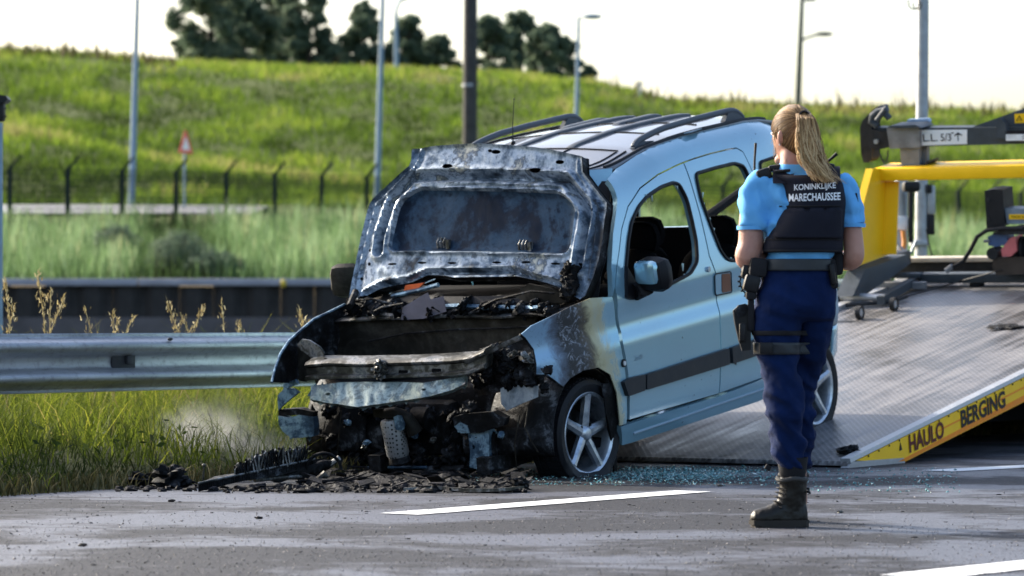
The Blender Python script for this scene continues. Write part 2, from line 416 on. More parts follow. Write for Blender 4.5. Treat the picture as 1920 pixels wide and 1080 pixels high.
# near verge grass
n = 105000
al_ = rng.uniform(-14, 26, n); cc = -np.abs(rng.beta(1.3, 1.6, n))*5.6+.12*rng.normal(0, 1, n)*0.6-.02
base = np.array([road_pt(0, 0)[:]]); Pn = np.array(EDGE0)[None]+al_[:, None]*np.array(RDV)[None]+cc[:, None]*np.array(RNV)[None]
Pn[:, 2] = [verge_z(x, y) for x, y in zip(al_, cc)]
cl = clump(al_, cc, 1.1); cl2 = clump(al_, cc, 4.0, 4)
hh = (.07+.24*np.clip(-cc/1.6, .05, 1)+.10*np.clip((-cc-2.2)/2, 0, 1))*(1+.6*cl+.45*cl2)*rng.uniform(.35, 1.25, n)
tint = np.clip(.46+.5*cl+.25*rng.normal(0, .6, n)+.45*cl2-.40*np.clip((cc+1.5)/1.5, 0, 1), 0, 1)
M_grass = grass_mat('verge_grass', [(0, (.020, .030, .008)), (.35, (.06, .085, .013)), (.62, (.15, .19, .020)), (.82, (.26, .27, .035)), (1, (.32, .26, .10))], .42)
me = blades('grass', Pn, np.clip(hh, .05, .7), rng.uniform(.003, .010, n), 1.25, M_grass, tint)
tag(link('grass', me), 'long green verge grass growing under and behind the guard rail', 'grass', kind='stuff')
# dry litter at the asphalt edge
n = 9000; al_ = rng.uniform(-14, 12, n); cc = .06-np.abs(rng.normal(0, .22, n))
P_ = np.array(EDGE0)[None]+al_[:, None]*np.array(RDV)[None]+cc[:, None]*np.array(RNV)[None]; P_[:, 2] = .0
M_dry = grass_mat('dry_grass', [(0, (.03, .028, .012)), (.6, (.09, .08, .03)), (1, (.19, .16, .08))], .2)
me = blades('dry', P_, rng.uniform(.03, .14, n), .008, 1.1, M_dry, rng.uniform(0, 1, n)); tag(link('dry_grass', me), 'short dry grass straggling over the asphalt edge', 'grass', kind='stuff')
# broad leaved weeds among the verge grass
n = 5200; al_ = rng.uniform(-12, 14, n); cc = -.25-np.abs(rng.beta(1.2, 1.5, n))*2.6; P_ = np.array(EDGE0)[None]+al_[:, None]*np.array(RDV)[None]+cc[:, None]*np.array(RNV)[None]; keep = clump(al_, cc, 1.6, 12) > .02; P_ = P_[keep]; n = len(P_)
P_[:, 2] = rng.uniform(.03, .30, n); d = rng.normal(0, 1, (n, 3)); d[:, 2] *= .5; d /= np.linalg.norm(d, axis=1)[:, None]; e_ = np.cross(d, rng.normal(0, 1, (n, 3))); e_ /= np.linalg.norm(e_, axis=1)[:, None]; s_ = rng.uniform(.012, .034, n)[:, None]
V = np.stack([P_-d*s_, P_-e_*s_*.5, P_+d*s_*1.2, P_+e_*s_*.5], 1).reshape(-1, 3)
M_weedl = grass_mat('weed_leaf', [(0, (.018, .03, .010)), (.6, (.05, .08, .018)), (1, (.12, .15, .04))], .3)
tag(link('verge_weeds', npmesh('verge_weeds', V, np.arange(n*4).reshape(n, 4), M_weedl, {'tint': np.repeat(rng.random(n), 4)})), 'dark broad leaved weeds among the verge grass', 'weeds', kind='stuff')
# reeds on the far bank
n = 30000; D = rng.uniform(110.3, 131, n); px = rng.uniform(-200, 2300, n); X = (px-960)/FPX*D
c1 = clump(X, D, .35); c2 = clump(X*1.0, D*.3, .9, 5)
dk = np.exp(-((px-330)/75)**2)                      # a dark scrubby gap in the reeds
h_ = np.clip((.95+.55*c1+.45*c2)*rng.uniform(.5, 1.3, n)*(1-.25*dk), .25, 2.2)
M_reed = grass_mat('reed', [(0, (.025, .036, .014)), (.3, (.07, .12, .04)), (.6, (.17, .27, .11)), (.85, (.32, .42, .23)), (1, (.38, .38, .20))], .4)
tt = np.clip(.55+.35*c1+.3*c2+.15*rng.normal(0, 1, n)-.75*dk*rng.uniform(.3, 1, n), 0, 1)
me = blades('reeds', np.stack([X, D, terrain_z(X, D)-.1], -1), h_, rng.uniform(.05, .10, n), .4, M_reed, tt, 1)
tag(link('reed_bed', me), 'pale green reeds along the far canal bank', 'reeds', kind='stuff')
# turf on the dyke
n = 110000; D = 151+rng.beta(1, 1.2, n)*124; px = rng.uniform(-250, 2350, n); X = (px-960)/FPX*D
c1 = clump(X, D*.7, .16); c2 = clump(X, D*.5, .40, 5); c3 = clump(X, D*.35, 1.1, 9)
h_ = np.clip((.55+.3*c1+.25*c2)*rng.uniform(.5, 1.3, n), .12, 1.5)
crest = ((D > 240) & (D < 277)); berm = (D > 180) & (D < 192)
M_turf = grass_mat('turf', [(0, (.045, .070, .014)), (.3, (.085, .14, .018)), (.6, (.150, .225, .028)), (.82, (.23, .295, .04)), (1, (.28, .27, .09))], .42)
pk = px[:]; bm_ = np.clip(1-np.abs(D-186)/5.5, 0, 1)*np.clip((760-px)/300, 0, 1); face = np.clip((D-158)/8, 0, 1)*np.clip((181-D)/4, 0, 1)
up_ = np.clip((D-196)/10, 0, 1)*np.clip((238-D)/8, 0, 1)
tt = np.clip(.36+.75*c1+.42*c2+.22*c3+.08*rng.normal(0, 1, n)+.30*crest+.65*bm_-.32*face-.06*up_, 0, 1)  # sunlit berm crest and its shaded face are painted into the blade tint
h_ = h_*(1+.3*bm_)
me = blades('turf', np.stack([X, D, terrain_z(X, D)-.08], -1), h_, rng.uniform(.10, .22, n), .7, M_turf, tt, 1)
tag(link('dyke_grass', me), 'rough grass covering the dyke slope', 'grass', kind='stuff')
# weeds standing on the crest line
n = 900; px = np.concatenate([rng.uniform(-50, 330, n//2), rng.uniform(1140, 1950, n-n//2)]); D = rng.uniform(244, 256, n); X = (px-960)/FPX*D
c2 = clump(px*.02, D*0, 1.5)
h_ = np.clip(.7+.9*np.maximum(0, c2)+.3*rng.normal(0, 1, n), .3, 1.9)
M_weed = grass_mat('crest_weeds', [(0, (.05, .055, .02)), (1, (.13, .11, .05))], .3)
me = blades('weeds', np.stack([X, D, terrain_z(X, D)], -1), h_, rng.uniform(.15, .4, n), .35, M_weed, rng.uniform(0, 1, n), 1)
tag(link('crest_weeds', me), 'straggly weeds standing along the top of the dyke', 'weeds', kind='stuff')

# ---- quay wall on the far bank
M_pile = plain('dark_sheet_pile', (.035, .032, .030), .85, var=.5, scale=1.5); M_cap = plain('weathered_concrete', (.30, .30, .33), .85, scale=1.2, var=.2)
M_lowc = plain('stained_concrete', (.085, .078, .078), .85, var=.4, scale=.9)
qw = empty('quay_wall', (0, 108, 0), 'dark sheet piled canal wall with a pale concrete coping', 'quay wall')
zt = CAMH+70/FPX*108
xr = np.arange(-24, 30, 1.05)
pile = None
for i, x in enumerate(xr):
    if pile is None:
        m_ = MB(); m_.prism([(0, 0, 0), (.22, -.16, 0), (.62, -.16, 0), (.84, 0, 0), (1.04, 0, 0), (1.04, .1, 0), (0, .1, 0)], (0, 0, 1)); pile = m_.mesh('sheet_pile', M_pile)
    o = link('sheet_pile', pile, qw); o.location = (x, .02*((i*7) % 3-1), .9-.0); o.scale = (1, 1, zt-.12-.9)
    if i % 5 == 3: o.scale = (1, 1.15, zt-.15-.9)
m_ = MB()
for i in range(9):
    x0 = -24+6.2*i; z_ = .0 if x0 < -9.5 else -.06
    c_ = MB(); c_.box((x0+3.08, -.05, zt-.02+z_), (6.15, .5, .22), bev=.03); c_.build('coping_stone', M_cap if x0 < -9.5 else M_lowc, qw)
c_ = MB(); c_.box((3, -.30, -.1), (54, .45, 2.0), bev=.04); c_.build('lower_ledge', M_lowc, qw)
c_ = MB(); c_.ell((at(533, 534, 108).x, -.38, zt-.06), (.10, .06, .12)); c_.build('yellow_mark', plain('yellow_paint_old', (.55, .40, .03), .6), qw)

# ---- chain link fence along the far bank
M_fence = plain('dark_green_steel', (.012, .02, .018), .6)
fx = [18, 127, 229, 330, 424, 515, 603, 688, 770, 850, 928, 1004, 1078, 1150, 1220, 1289, 1356, 1422, 1487, 1551, 1614, 1676, 1737, 1797, 1857, 1915]
fd = [129+.55*i for i in range(len(fx))]
FE = empty('chain_link_fence', at(18, 436, 129), 'dark green mesh fence with cranked posts below the dyke', 'fence'); fo = Vector(FE.location)
def bot(x, d): return float(terrain_z((x-960)/FPX*d, d))
tops = []; pm = None
for i, (x, d) in enumerate(zip(fx, fd)):
    zb = bot(x, d)-.2; zt_ = CAMH+(HOR-(316+2.2*i if i < 10 else 338+1.6*(i-10)))/FPX*d; X = (x-960)/FPX*d
    hgt = zt_-zb; sx = 1+.12*math.sin(i*3.1)
    m_ = MB(); m_.box((0, 0, hgt/2), (.16*sx, .12, hgt)); m_.prism([(-.08, 0, hgt), (.08, 0, hgt), (.46, 0, hgt+.50), (.40, 0, hgt+.54)], (0, .08, 0))
    o = m_.build('fence_post', M_fence, FE); o.location = Vector((X, d, zb))-fo; tops.append((Vector((X, d, zt_)), zb)); 
m_ = MB()
for (p, zb), (q, zc) in zip(tops, tops[1:]):
    for k in range(22):
        t = k/22; a_ = p.lerp(q, t); b_ = p.lerp(q, min(1, t+.1)); zb_ = zb+(zc-zb)*t
        m_.add([a_-fo-Vector((.012, 0, 0)), a_-fo+Vector((.012, 0, 0)), Vector((a_.x+.012, a_.y, zb_+.2))-fo, Vector((a_.x-.012, a_.y, zb_+.2))-fo], [(0, 1, 2, 3)])
    for k in range(12):
        t = k/11; a_ = p.lerp(Vector((p.x, p.y, zb+.2)), t)-fo; b_ = q.lerp(Vector((q.x, q.y, zc+.2)), t)-fo
        m_.add([a_, b_, b_+Vector((0, 0, .03)), a_+Vector((0, 0, .03))], [(0, 1, 2, 3)])
tag(m_.build('wire_mesh', M_fence, FE), kind='stuff')

# ---- lamp posts and poles
M_bluesteel = plain('blue_grey_paint', (.17, .26, .36), .5, .2); M_galv = plain('galvanised_steel', (.33, .35, .37), .5, .5); M_dkpole = plain('weathered_dark_pole', (.055, .052, .05), .75, scale=3, var=.4)
M_lens = plain('lamp_lens', (.6, .62, .62), .3); M_black = plain('black_plastic', (.015, .015, .017), .5)
def pole(name, label, cat, xb, yb, xt, yt, D, r0, r1, m, group=None, base_z=None):
    b_ = at(xb, yb, D); t = at(xt, yt, D)
    if base_z is not None: b_.z = base_z
    e = empty(name, b_, label, cat, group); mb = MB(); mb.tube([(0, 0, -.3), (t-b_)*.5, t-b_], [r0, (r0+r1)/2, r1], 14); mb.build('pole', m, e); return e, b_, t
LG = 'slim lamp posts along the far bank'
def lamp_head(e, at_, d, m=None):
    mb = MB(); n_ = Vector(d); mb.tube([at_, at_+n_*.25, at_+n_*.6], .035, 8); mb.build('arm', M_bluesteel, e)
    mb = MB(); mb.ell(at_+n_*.8+Vector((0, 0, .03)), (.42, .18, .11)); h_ = mb.build('lamp_head', M_bluesteel, e)
    mb = MB(); mb.ell(at_+n_*.82-Vector((0, 0, .04)), (.28, .11, .05)); mb.build('lens', M_lens, h_)
e, b_, t = pole('lamp_post', 'tall blue grey lamp post left of the warning sign', 'lamp post', 246, 388, 262, -150, 150, .15, .08, M_bluesteel, LG); lamp_head(e, t-b_, (1, 0, .05))
e, b_, t = pole('lamp_post', 'tall blue grey lamp post rising behind the left edge of the raised bonnet', 'lamp post', 706, 392, 722, -150, 150, .14, .08, M_bluesteel, LG); lamp_head(e, t-b_, (1, 0, .05))
e, b_, t = pole('lamp_post', 'short lamp post with flat head standing right of the dark telegraph pole', 'lamp post', 1077, 398, 1085, 33, 150, .13, .07, M_bluesteel, LG); lamp_head(e, t-b_, (.75, 0, .02))
e, b_, t = pole('lamp_post', 'pale curved lamp post on the dyke top between the trees', 'lamp post', 744, 152, 742, 25, 262, .2, .14, M_bluesteel, LG)
mb = MB(); mb.tube([t-b_, t-b_+Vector((.1, 0, .6)), t-b_+Vector((.4, 0, 1.0)), t-b_+Vector((1.1, 0, 1.2))], .13, 8); mb.build('arm', M_bluesteel, e)
e, b_, t = pole('lamp_post', 'green grey lamp post with two lamp arms above the officer', 'lamp post', 1495, 215, 1504, -4, 246, .24, .16, plain('green_grey_paint', (.09, .10, .085), .7, spec=.1), LG)
q = at(1503, 76, 246)-b_; mb = MB(); mb.tube([q, q+Vector((.5, 0, .25)), q+Vector((1.1, 0, .40))], .09, 8); mb.build('arm', bpy.data.materials['green_grey_paint'], e)
mb = MB(); mb.ell(q+Vector((1.6, 0, .46)), (.66, .24, .17)); h_ = mb.build('lamp_head', bpy.data.materials['green_grey_paint'], e)
q = at(1504, 0, 246)-b_; mb = MB(); mb.ell(q+Vector((.5, 0, .02)), (.6, .2, .13)); mb.build('lamp_head', bpy.data.materials['green_grey_paint'], e)
e, b_, t = pole('marker_post', 'short pale post on the dyke skyline above the car roof', 'post', 1199, 200, 1200, 156, 248, .11, .11, M_galv)
mb = MB(); mb.box(t-b_+Vector((0, 0, .02)), (.34, .3, .2), bev=.03); mb.build('cap', M_galv, e)
e, b_, t = pole('telegraph_pole', 'thick dark brown pole standing behind the raised bonnet', 'pole', 880, 480, 883, -120, 118, .27, .235, M_dkpole)
for k in (-30, 160): 
    p = at(880, k, 118)-b_; mb = MB(); mb.cyl(p-Vector((0, 0, .05)), p+Vector((0, 0, .05)), .26, 14); mb.build('steel_band', M_galv, e)
e, b_, t = pole('utility_pole', 'grey steel pole behind the tow truck frame with cable boxes', 'pole', 1723, 800, 1731, -60, 33, .064, .056, M_galv, base_z=-.9)
mb = MB()
for k, (cx, cy, ww, hh_) in enumerate([(1712, 6, 10, 12), (1719, 10, 8, 8)]):
    pts = [at(cx+ww*math.cos(q_), cy+hh_*math.sin(q_), 33)-b_+Vector((0, -.05, 0)) for q_ in np.linspace(-.6, 3.6, 14)]; mb.tube(pts, .006, 6)
mb.build('cable_loop', M_black, e)
def pbox(x0, y0, x1, y1, D, dep, nm, m, par, o0, bev=.01, dy=0):
    p, q = at(x0, y0, D), at(x1, y1, D); mb = MB(); mb.box(((p.x+q.x)/2-o0.x, D-o0.y+dy, (p.z+q.z)/2-o0.z), (abs(q.x-p.x), dep, abs(q.z-p.z)), bev=bev); return mb.build(nm, m, par)
pbox(1738, 348, 1753, 402, 33, .08, 'junction_box', M_galv, e, b_); pbox(1738, 402, 1752, 440, 33, .09, 'black_box', M_black, e, b_); pbox(1736, 346, 1746, 362, 33, .1, 'camera_unit', M_black, e, b_, .01, -.03)
pbox(1706, 450, 1740, 462, 33, .16, 'pipe_clamp', M_galv, e, b_)
# round conduit beside it with a white box and coloured hoses
M_white = plain('white_plastic', (.72, .74, .76), .5); M_red = plain('red_paint', (.55, .05, .03), .45); M_orange = plain('orange_hose', (.65, .22, .03), .5)
e2, b2, t2 = pole('conduit_pipe', 'pale conduit with white junction box and orange hose behind the yellow frame', 'pipe', 1690, 800, 1690, 338, 32.2, .058, .058, M_galv, base_z=-.9)
pbox(1673, 406, 1701, 432, 32.2, .17, 'white_box', M_white, e2, b2)
mb = MB(); mb.tube([at(x, y, 32.0)-b2 for x, y in ((1693, 432), (1696, 455), (1690, 480), (1688, 520))], .022, 8); mb.build('orange_hose', M_orange, e2)
mb = MB(); mb.tube([at(x, y, 31.9)-b2 for x, y in ((1681, 432), (1682, 455), (1694, 470), (1708, 474), (1718, 452))], .014, 8); mb.build('grey_hose', M_galv, e2)
mb = MB(); mb.tube([at(x, y, 31.9)-b2 for x, y in ((1679, 432), (1678, 470), (1674, 520))], .01, 6); mb.build('thin_cable', M_white, e2)
pbox(1692, 340, 1724, 360, 31.9, .2, 'pulley_block', M_black, e2, b2, .03); pbox(1703, 360, 1712, 455, 32.1, .05, 'dark_strut', M_black, e2, b2)
mb = MB(); mb.tube([at(x, y, 32.6)-b2 for x, y in ((1737, 430), (1741, 455), (1748, 480), (1750, 530))], .009, 6); mb.build('black_cable', M_black, e2)
# camera post at the left edge
e, b_, t = pole('signal_post', 'pale blue post with black hooded unit cut by the left edge', 'post', -2, 800, -2, 230, 27, .03, .03, M_bluesteel, base_z=-.05)
pbox(-14, 190, 9, 228, 27, .12, 'black_unit', M_black, e, b_, .02); mb = MB(); mb.prism([at(x, y, 26.9)-b_ for x, y in ((-16, 176), (10, 179), (15, 186), (8, 192), (-16, 193))], (0, .2, 0)); mb.build('hood', M_black, e)
for y in (203, 218): pbox(9, y-1, 12, y+2, 27, .03, 'bracket', M_black, e, b_, 0)

# ---- triangular warning sign seen nearly edge on
e = empty('warning_sign', at(346, 390, 146), 'red and white triangular warning sign facing away to one side', 'road sign', rz=R(66)); b_ = Vector(e.location)
hp = (390-288)/FPX*146; mb = MB(); mb.tube([(0, 0, -.3), (0, 0, hp+.6)], .05, 10); mb.build('post', M_bluesteel, e)
M_redsign = plain('sign_red', (.75, .10, .06), .4, bump=0); M_signw = plain('sign_white', (.85, .80, .78), .4, bump=0)
hs = .97; ws = .60; tri = [(-ws, -.06, hp+.02), (ws, -.06, hp+.02), (.06, -.06, hp+hs), (-.06, -.06, hp+hs)]
mb = MB(); mb.prism(tri, (0, .03, 0)); mb.build('sign_plate', M_redsign, e)
tri2 = [(-ws*.55, -.064, hp+.16), (ws*.55, -.064, hp+.16), (.02, -.064, hp+hs*.72), (-.02, -.064, hp+hs*.72)]
mb = MB(); mb.prism(tri2, (0, .003, 0)); mb.build('sign_face', M_signw, e)
tri3 = [(x, -.027, z) for x, _, z in tri]; 
# ---- guard rail
M_rail = N('galvanised_rail'); v = M_rail.coord(); f1 = M_rail.noise(M_rail.coord(scale=(.5, 3, 3)), 3, 7, .65); f2 = M_rail.noise(v, 26, 6, .7)
M_rail.set(Base_Color=M_rail.mix(M_rail.ramp(f2, [(.5, 0.), (.72, .6)]), M_rail.ramp(f1, [(.3, (.26, .265, .28)), (.7, (.54, .545, .57))]), (.13, .12, .12)), Metallic=.7, Roughness=M_rail.ramp(f1, [(.3, .38), (.7, .62)])); M_rail.bump(f2, .12, .004); M_rail = M_rail.m
RA0 = at(100, 730, 19.0); RA0.z = 0
GR = empty('guard_rail', RA0, 'galvanised steel crash barrier running behind the burnt car', 'guard rail', rz=math.atan2(RDV.y, RDV.x))
zb, ht = .445, .325
prof = [(0, -.004), (.02, 0), (.045, -.035), (.062, -.078), (.085, -.086), (.105, -.07), (.128, -.012), (.152, 0), (.18, 0), (.20, -.012), (.222, -.066), (.245, -.084), (.27, -.078), (.285, -.045), (.30, -.006), (.325, 0)]
prof = [(z*ht/.325, y) for z, y in prof]
pc = catmull(prof, 4)
def beam(x0, x1, oy, dent):
    xs_ = np.arange(x0, x1+.01, .08); V = []; F = []; k = len(pc)
    for x in xs_:
        for z, y in pc:
            d = mnoise.noise(Vector((x*1.3, z*4, 2)))*.004+dent*math.exp(-((x+1.15)/.12)**2)*(.03 if z > .24 else 0)
            V.append((x, y+oy+d, zb+z-dent*math.exp(-((x+1.12)/.10)**2)*max(0, z-.27)*.45))
    for i in range(len(xs_)-1):
        for j in range(k-1): F.append((i*k+j, i*k+j+1, (i+1)*k+j+1, (i+1)*k+j))
    me = npmesh('rail_beam', V, np.array(F), M_rail); smooth(me, 50); o = link('rail_beam', me, GR); md = o.modifiers.new('s', 'SOLIDIFY'); md.thickness = .005; md.offset = 0; return o
beam(-9, -1.15+.32, 0, 0); beam(-1.15, 11, -.006, 1)
M_dksteel = plain('dark_steel', (.05, .05, .055), .55, .5)
for x in (-3.6, .74, 5.2, 9.2):
    if abs(x-.74) > .1:
        mb = MB(); mb.box((x, .16, .38), (.11, .10, .76)); mb.build('post', M_galv, GR)
for x in (-3.6, .57, 2.45, 5.2, 9.2):
    mb = MB(); mb.box((x, -.012, zb+.168), (.20, .018, .085), bev=.006); mb.box((x+.03, -.03, zb+.175), (.05, .03, .05), bev=.01); mb.build('splice_plate', M_dksteel, GR)
for (x, z) in ((-1.05, .285), (-1.0, .085), (-1.0, .155), (-.9, .285), (.9, .29), (-.93, .06)):
    mb = MB(); mb.ell((x, -.082 if z > .24 or z < .11 else -.01, zb+z), (.02, .012, .01)); mb.build('bolt', M_dksteel, GR)

# ---- dry seed heads standing above the rail
M_seed = grass_mat('seed_head', [(0, (.16, .12, .05)), (.6, (.38, .30, .14)), (1, (.6, .52, .32))], .3)
heads = [(10, 530, 620, 'tall thin'), (28, 575, 622, 'fluffy'), (70, 515, 612, 'tall narrow'), (95, 545, 625, 'broad'), (120, 560, 622, 'drooping'), (158, 572, 622, 'stout'), (212, 585, 622, 'slanted'), (220, 600, 622, 'short'), (252, 592, 622, 'curved'), (312, 565, 622, 'upright feathery'), (338, 585, 622, 'hooked'), (385, 572, 622, 'leaning feathery'), (415, 560, 622, 'straight slim'), (447, 605, 622, 'tiny'), (560, 585, 620, 'leaning')]
for k, (x, yt_, yb_, kind) in enumerate(heads):
    D = 20.6+.0021*x+.25*((k*37) % 5)/5; b_ = at(x+((k*53) % 9-4)*2, 720, D); b_.z = .1; tip = at(x, yt_, D); e = empty('grass_stalk', b_, f'{kind} dry grass seed head above the rail, '+('far left' if x < 60 else 'left' if x < 180 else 'left of the rail splice' if x < 240 else 'right of the rail splice' if x < 300 else 'midway along the rail' if x < 400 else 'near the car wing'), 'grass stalk', 'dry grass stalks behind the rail')
    d = tip-b_; bend = Vector((rng.uniform(-.16, .16), rng.uniform(-.1, .1), 0)); mb = MB(); pts = [Vector((0, 0, 0)), d*.4+bend, d*.75+bend*.7, d]; mb.tube(pts, [.004, .0035, .003, .002], 5)
    me = mb.mesh('stem', M_seed); me.attributes.new('tint', 'FLOAT', 'POINT'); me.attributes['tint'].data.foreach_set('value', [.7]*len(me.vertices)); link('stem', me, e)
    P_ = []; L = d.length; nsd = int(rng.uniform(22, 80))
    for i in range(nsd):
        t = 1-rng.beta(1.1, 1.6)*.24*(1.5/L if L > 1 else 1.2); c_ = pts[2].lerp(d, (t-.75)/.25) if t > .75 else pts[1].lerp(pts[2], (t-.4)/.35)
        wdt = (.5+.5*math.sin(i))*.020*min(1, (1.02-t)/.08+.15)
        P_.append(c_+Vector((rng.normal(0, wdt), rng.normal(0, wdt), rng.normal(0, .01))))
    P_ = np.array(P_); me = blades('seeds', P_, rng.uniform(.015, .04, nsd), rng.uniform(.004, .009, nsd), .9, M_seed, rng.uniform(.2, 1, nsd)); tag(link('seed_head', me, e), kind='stuff')

# ---- trees on the skyline
a = N('leaves'); at_ = a.n('ShaderNodeAttribute', attribute_name='tint'); g = a.ramp(at_.outputs['Fac'], [(0, (.075, .11, .075)), (.5, (.12, .165, .11)), (1, (.18, .225, .14))])
a.set(Base_Color=g, Roughness=.7); a.b.inputs['Specular IOR Level'].default_value = .08; tr = a.n('ShaderNodeBsdfTranslucent'); a.l(g, tr.inputs[0]); mx = a.n('ShaderNodeMixShader'); mx.inputs[0].default_value = .42
a.l(a.b.outputs[0], mx.inputs[1]); a.l(tr.outputs[0], mx.inputs[2]); a.l(mx.outputs[0], a.out.inputs[0]); M_leaf = a.m
M_bark = plain('bark', (.06, .05, .04), .9, scale=6)
def tree(x, yb_, yt_, wpx, D, label, seed, dens=1.0):
    r_ = np.random.default_rng(seed); b_ = at(x, yb_, D); b_.z = float(terrain_z(b_.x, min(D, 329)))-.3 if D < 330 else b_.z
    e = empty('tree', b_, label, 'tree', 'trees on the dyke skyline'); H_ = (yb_-yt_)/FPX*D; W_ = wpx/FPX*D/2
    mb = MB(); mb.tube([(0, 0, -.5), (.1, 0, H_*.3), (-.1, .1, H_*.6), (0, 0, H_*.9)], [W_*.07+.1, W_*.055+.07, .1, .03], 10)
    for k in range(14):
        z = H_*r_.uniform(.12, .7); q_ = r_.uniform(0, 6.28); l_ = W_*r_.uniform(.5, .95)
        mb.tube([(0, 0, z), (math.cos(q_)*l_*.5, math.sin(q_)*l_*.5, z+l_*.35), (math.cos(q_)*l_, math.sin(q_)*l_, z+l_*.75)], [.09, .06, .02], 6)
    mb.build('trunk', M_bark, e)
    # clumps of leaves through an uneven crown
    nc_ = int(70*dens); C_ = []; 
    for k in range(nc_):
        t = r_.uniform(.03, .98); rad = W_*(math.sin(math.pi*min(1, t*.80+.19))**.55)*r_.uniform(.1, 1.0)**.6; q_ = r_.uniform(0, 6.28)
        C_.append((math.cos(q_)*rad, math.sin(q_)*rad, t*H_, r_.uniform(.09, .19)*(W_+H_*.4)*.62))
    per = 300; P_ = []; T_ = []
    for cx, cy, cz, cr in C_:
        d = r_.normal(0, 1, (per, 3)); d /= np.linalg.norm(d, axis=1)[:, None]; rr = cr*np.abs(r_.normal(.62, .42, per))
        p = d*rr[:, None]*np.array([1, 1, .8])+np.array([cx, cy, cz]); P_.append(p); T_.append(np.full(per, .5+.3*r_.normal())+.15*r_.normal(0, 1, per))
    P_ = np.concatenate(P_); T_ = np.clip(np.concatenate(T_), 0, 1); P_ = P_[P_[:, 2] > .02*H_] if False else P_; n = len(P_)
    s_ = r_.uniform(.12, .30, n)*(D/300); u_ = r_.normal(0, 1, (n, 3)); u_ /= np.linalg.norm(u_, axis=1)[:, None]; w_ = np.cross(u_, r_.normal(0, 1, (n, 3))); w_ /= np.linalg.norm(w_, axis=1)[:, None]
    V = np.stack([P_-u_*s_[:, None], P_-w_*s_[:, None]*.55, P_+u_*s_[:, None], P_+w_*s_[:, None]*.55], 1).reshape(-1, 3); F = np.arange(n*4).reshape(n, 4)
    tag(link('crown', npmesh('crown', V, F, M_leaf, {'tint': np.repeat(T_, 4)}), e), kind='stuff')
TL = [(395, 122, -70, 150, 'broad dark tree at the left end of the left clump'), (455, 124, -95, 130, 'tall tree second from left in the left clump'), (520, 126, -60, 120, 'tree in the middle of the left clump with gaps near its base'), (578, 128, -40, 105, 'tree at the right end of the left clump'), (352, 120, 48, 70, 'low shrubby tree leaning out at the far left of the left clump'),
      (628, 132, 70, 60, 'small low tree between the left clump and the narrow tree'), (683, 135, 5, 85, 'narrow upright tree standing apart behind the second lamp post'), (768, 138, 28, 80, 'tree just left of the rounded small tree'), (822, 140, 60, 80, 'rounded small tree left of the dark pole'), (735, 138, 85, 55, 'low bush between the narrow tree and its neighbour'),
      (918, 142, 18, 90, 'tree immediately right of the dark pole'), (975, 146, 12, 90, 'highest tree in the right clump'), (1025, 150, 40, 80, 'tree left of the flat headed lamp post'), (1062, 155, 62, 60, 'tree touching the flat headed lamp post'), (1098, 166, 118, 50, 'low bush at the right end of the trees on the slope')]
for k, (x, yb_, yt_, wpx, lb) in enumerate(TL): tree(x, yb_+10, yt_, wpx, 285+(k % 3)*9, lb, 40+k, 1.0 if wpx > 75 else .6)
# dark scrub in the reeds
def bush(x, yb_, yt_, wpx, D, label, seed):
    r_ = np.random.default_rng(seed); b_ = at(x, yb_, D); b_.z = float(terrain_z(b_.x, D)); e = empty('bush', b_, label, 'bush', 'dark scrub in the reeds'); H_ = (yb_-yt_)/FPX*D; W_ = wpx/FPX*D/2
    mb = MB()
    for k in range(9):
        q_ = r_.uniform(0, 6.28); mb.tube([(0, 0, -.1), (math.cos(q_)*W_*.4, math.sin(q_)*W_*.4, H_*.5), (math.cos(q_)*W_*.8, math.sin(q_)*W_*.7, H_*.95)], [.03, .02, .008], 5)
    mb.build('stem', M_bark, e); n = 2600; d = r_.normal(0, 1, (n, 3)); d /= np.linalg.norm(d, axis=1)[:, None]; rr = r_.uniform(.2, 1, n)**.5*(1+.35*np.array([mnoise.noise(Vector(x_)*2.2) for x_ in d]))
    P_ = d*rr[:, None]*np.array([W_, W_, H_*.55])+np.array([0, 0, H_*.5]); s_ = r_.uniform(.04, .10, n); u_ = r_.normal(0, 1, (n, 3)); u_ /= np.linalg.norm(u_, axis=1)[:, None]; w_ = np.cross(u_, d)
    V = np.stack([P_-u_*s_[:, None], P_-w_*s_[:, None]*.6, P_+u_*s_[:, None], P_+w_*s_[:, None]*.6], 1).reshape(-1, 3)
    tag(link('foliage', npmesh('foliage', V, np.arange(n*4).reshape(n, 4), M_leaf, {'tint': np.clip(r_.normal(.4, .3, n), 0, 1).repeat(4)}), e), kind='stuff')
bush(335, 505, 425, 120, 113, 'dark scrubby bush in the gap of the reeds below the warning sign', 5); bush(215, 470, 405, 90, 118, 'brownish bush at the fence left of the gap in the reeds', 6); bush(400, 520, 470, 110, 112, 'low dark bush at the water edge right of the reed gap', 7)
# ================================================================== BURNT CAR  (local axes: x forward, y to the car's left, z up; u = -x)
TH, PT = R(32), R(8)
cb = np.array([math.sin(TH)*math.cos(PT), math.cos(TH)*math.cos(PT), math.sin(PT)])
cl_ = np.array([math.cos(TH), -math.sin(TH), 0]); cn = np.array([-math.sin(TH)*math.sin(PT), -math.cos(TH)*math.sin(PT), math.cos(PT)])
CO = np.array(at(1107, 813, 18.7))-.8*cl_-.30*cn
CF = Frame(CO, [-cb, cl_, cn])
CAR = empty('burnt_car', label='light blue family van with burnt out front and raised bonnet, nose down off the ramp', cat='car', mat=CF.matrix())
_wg = [(.3, 1.62), (.5, 1.645), (.65, 1.655), (.76, 1.67), (.91, 1.70), (1.08, 1.735), (1.47, 1.77), (1.8, 1.782), (2.3, 1.79), (2.5, 1.78), (2.75, 1.745), (3.0, 1.66), (3.2, 1.5)]
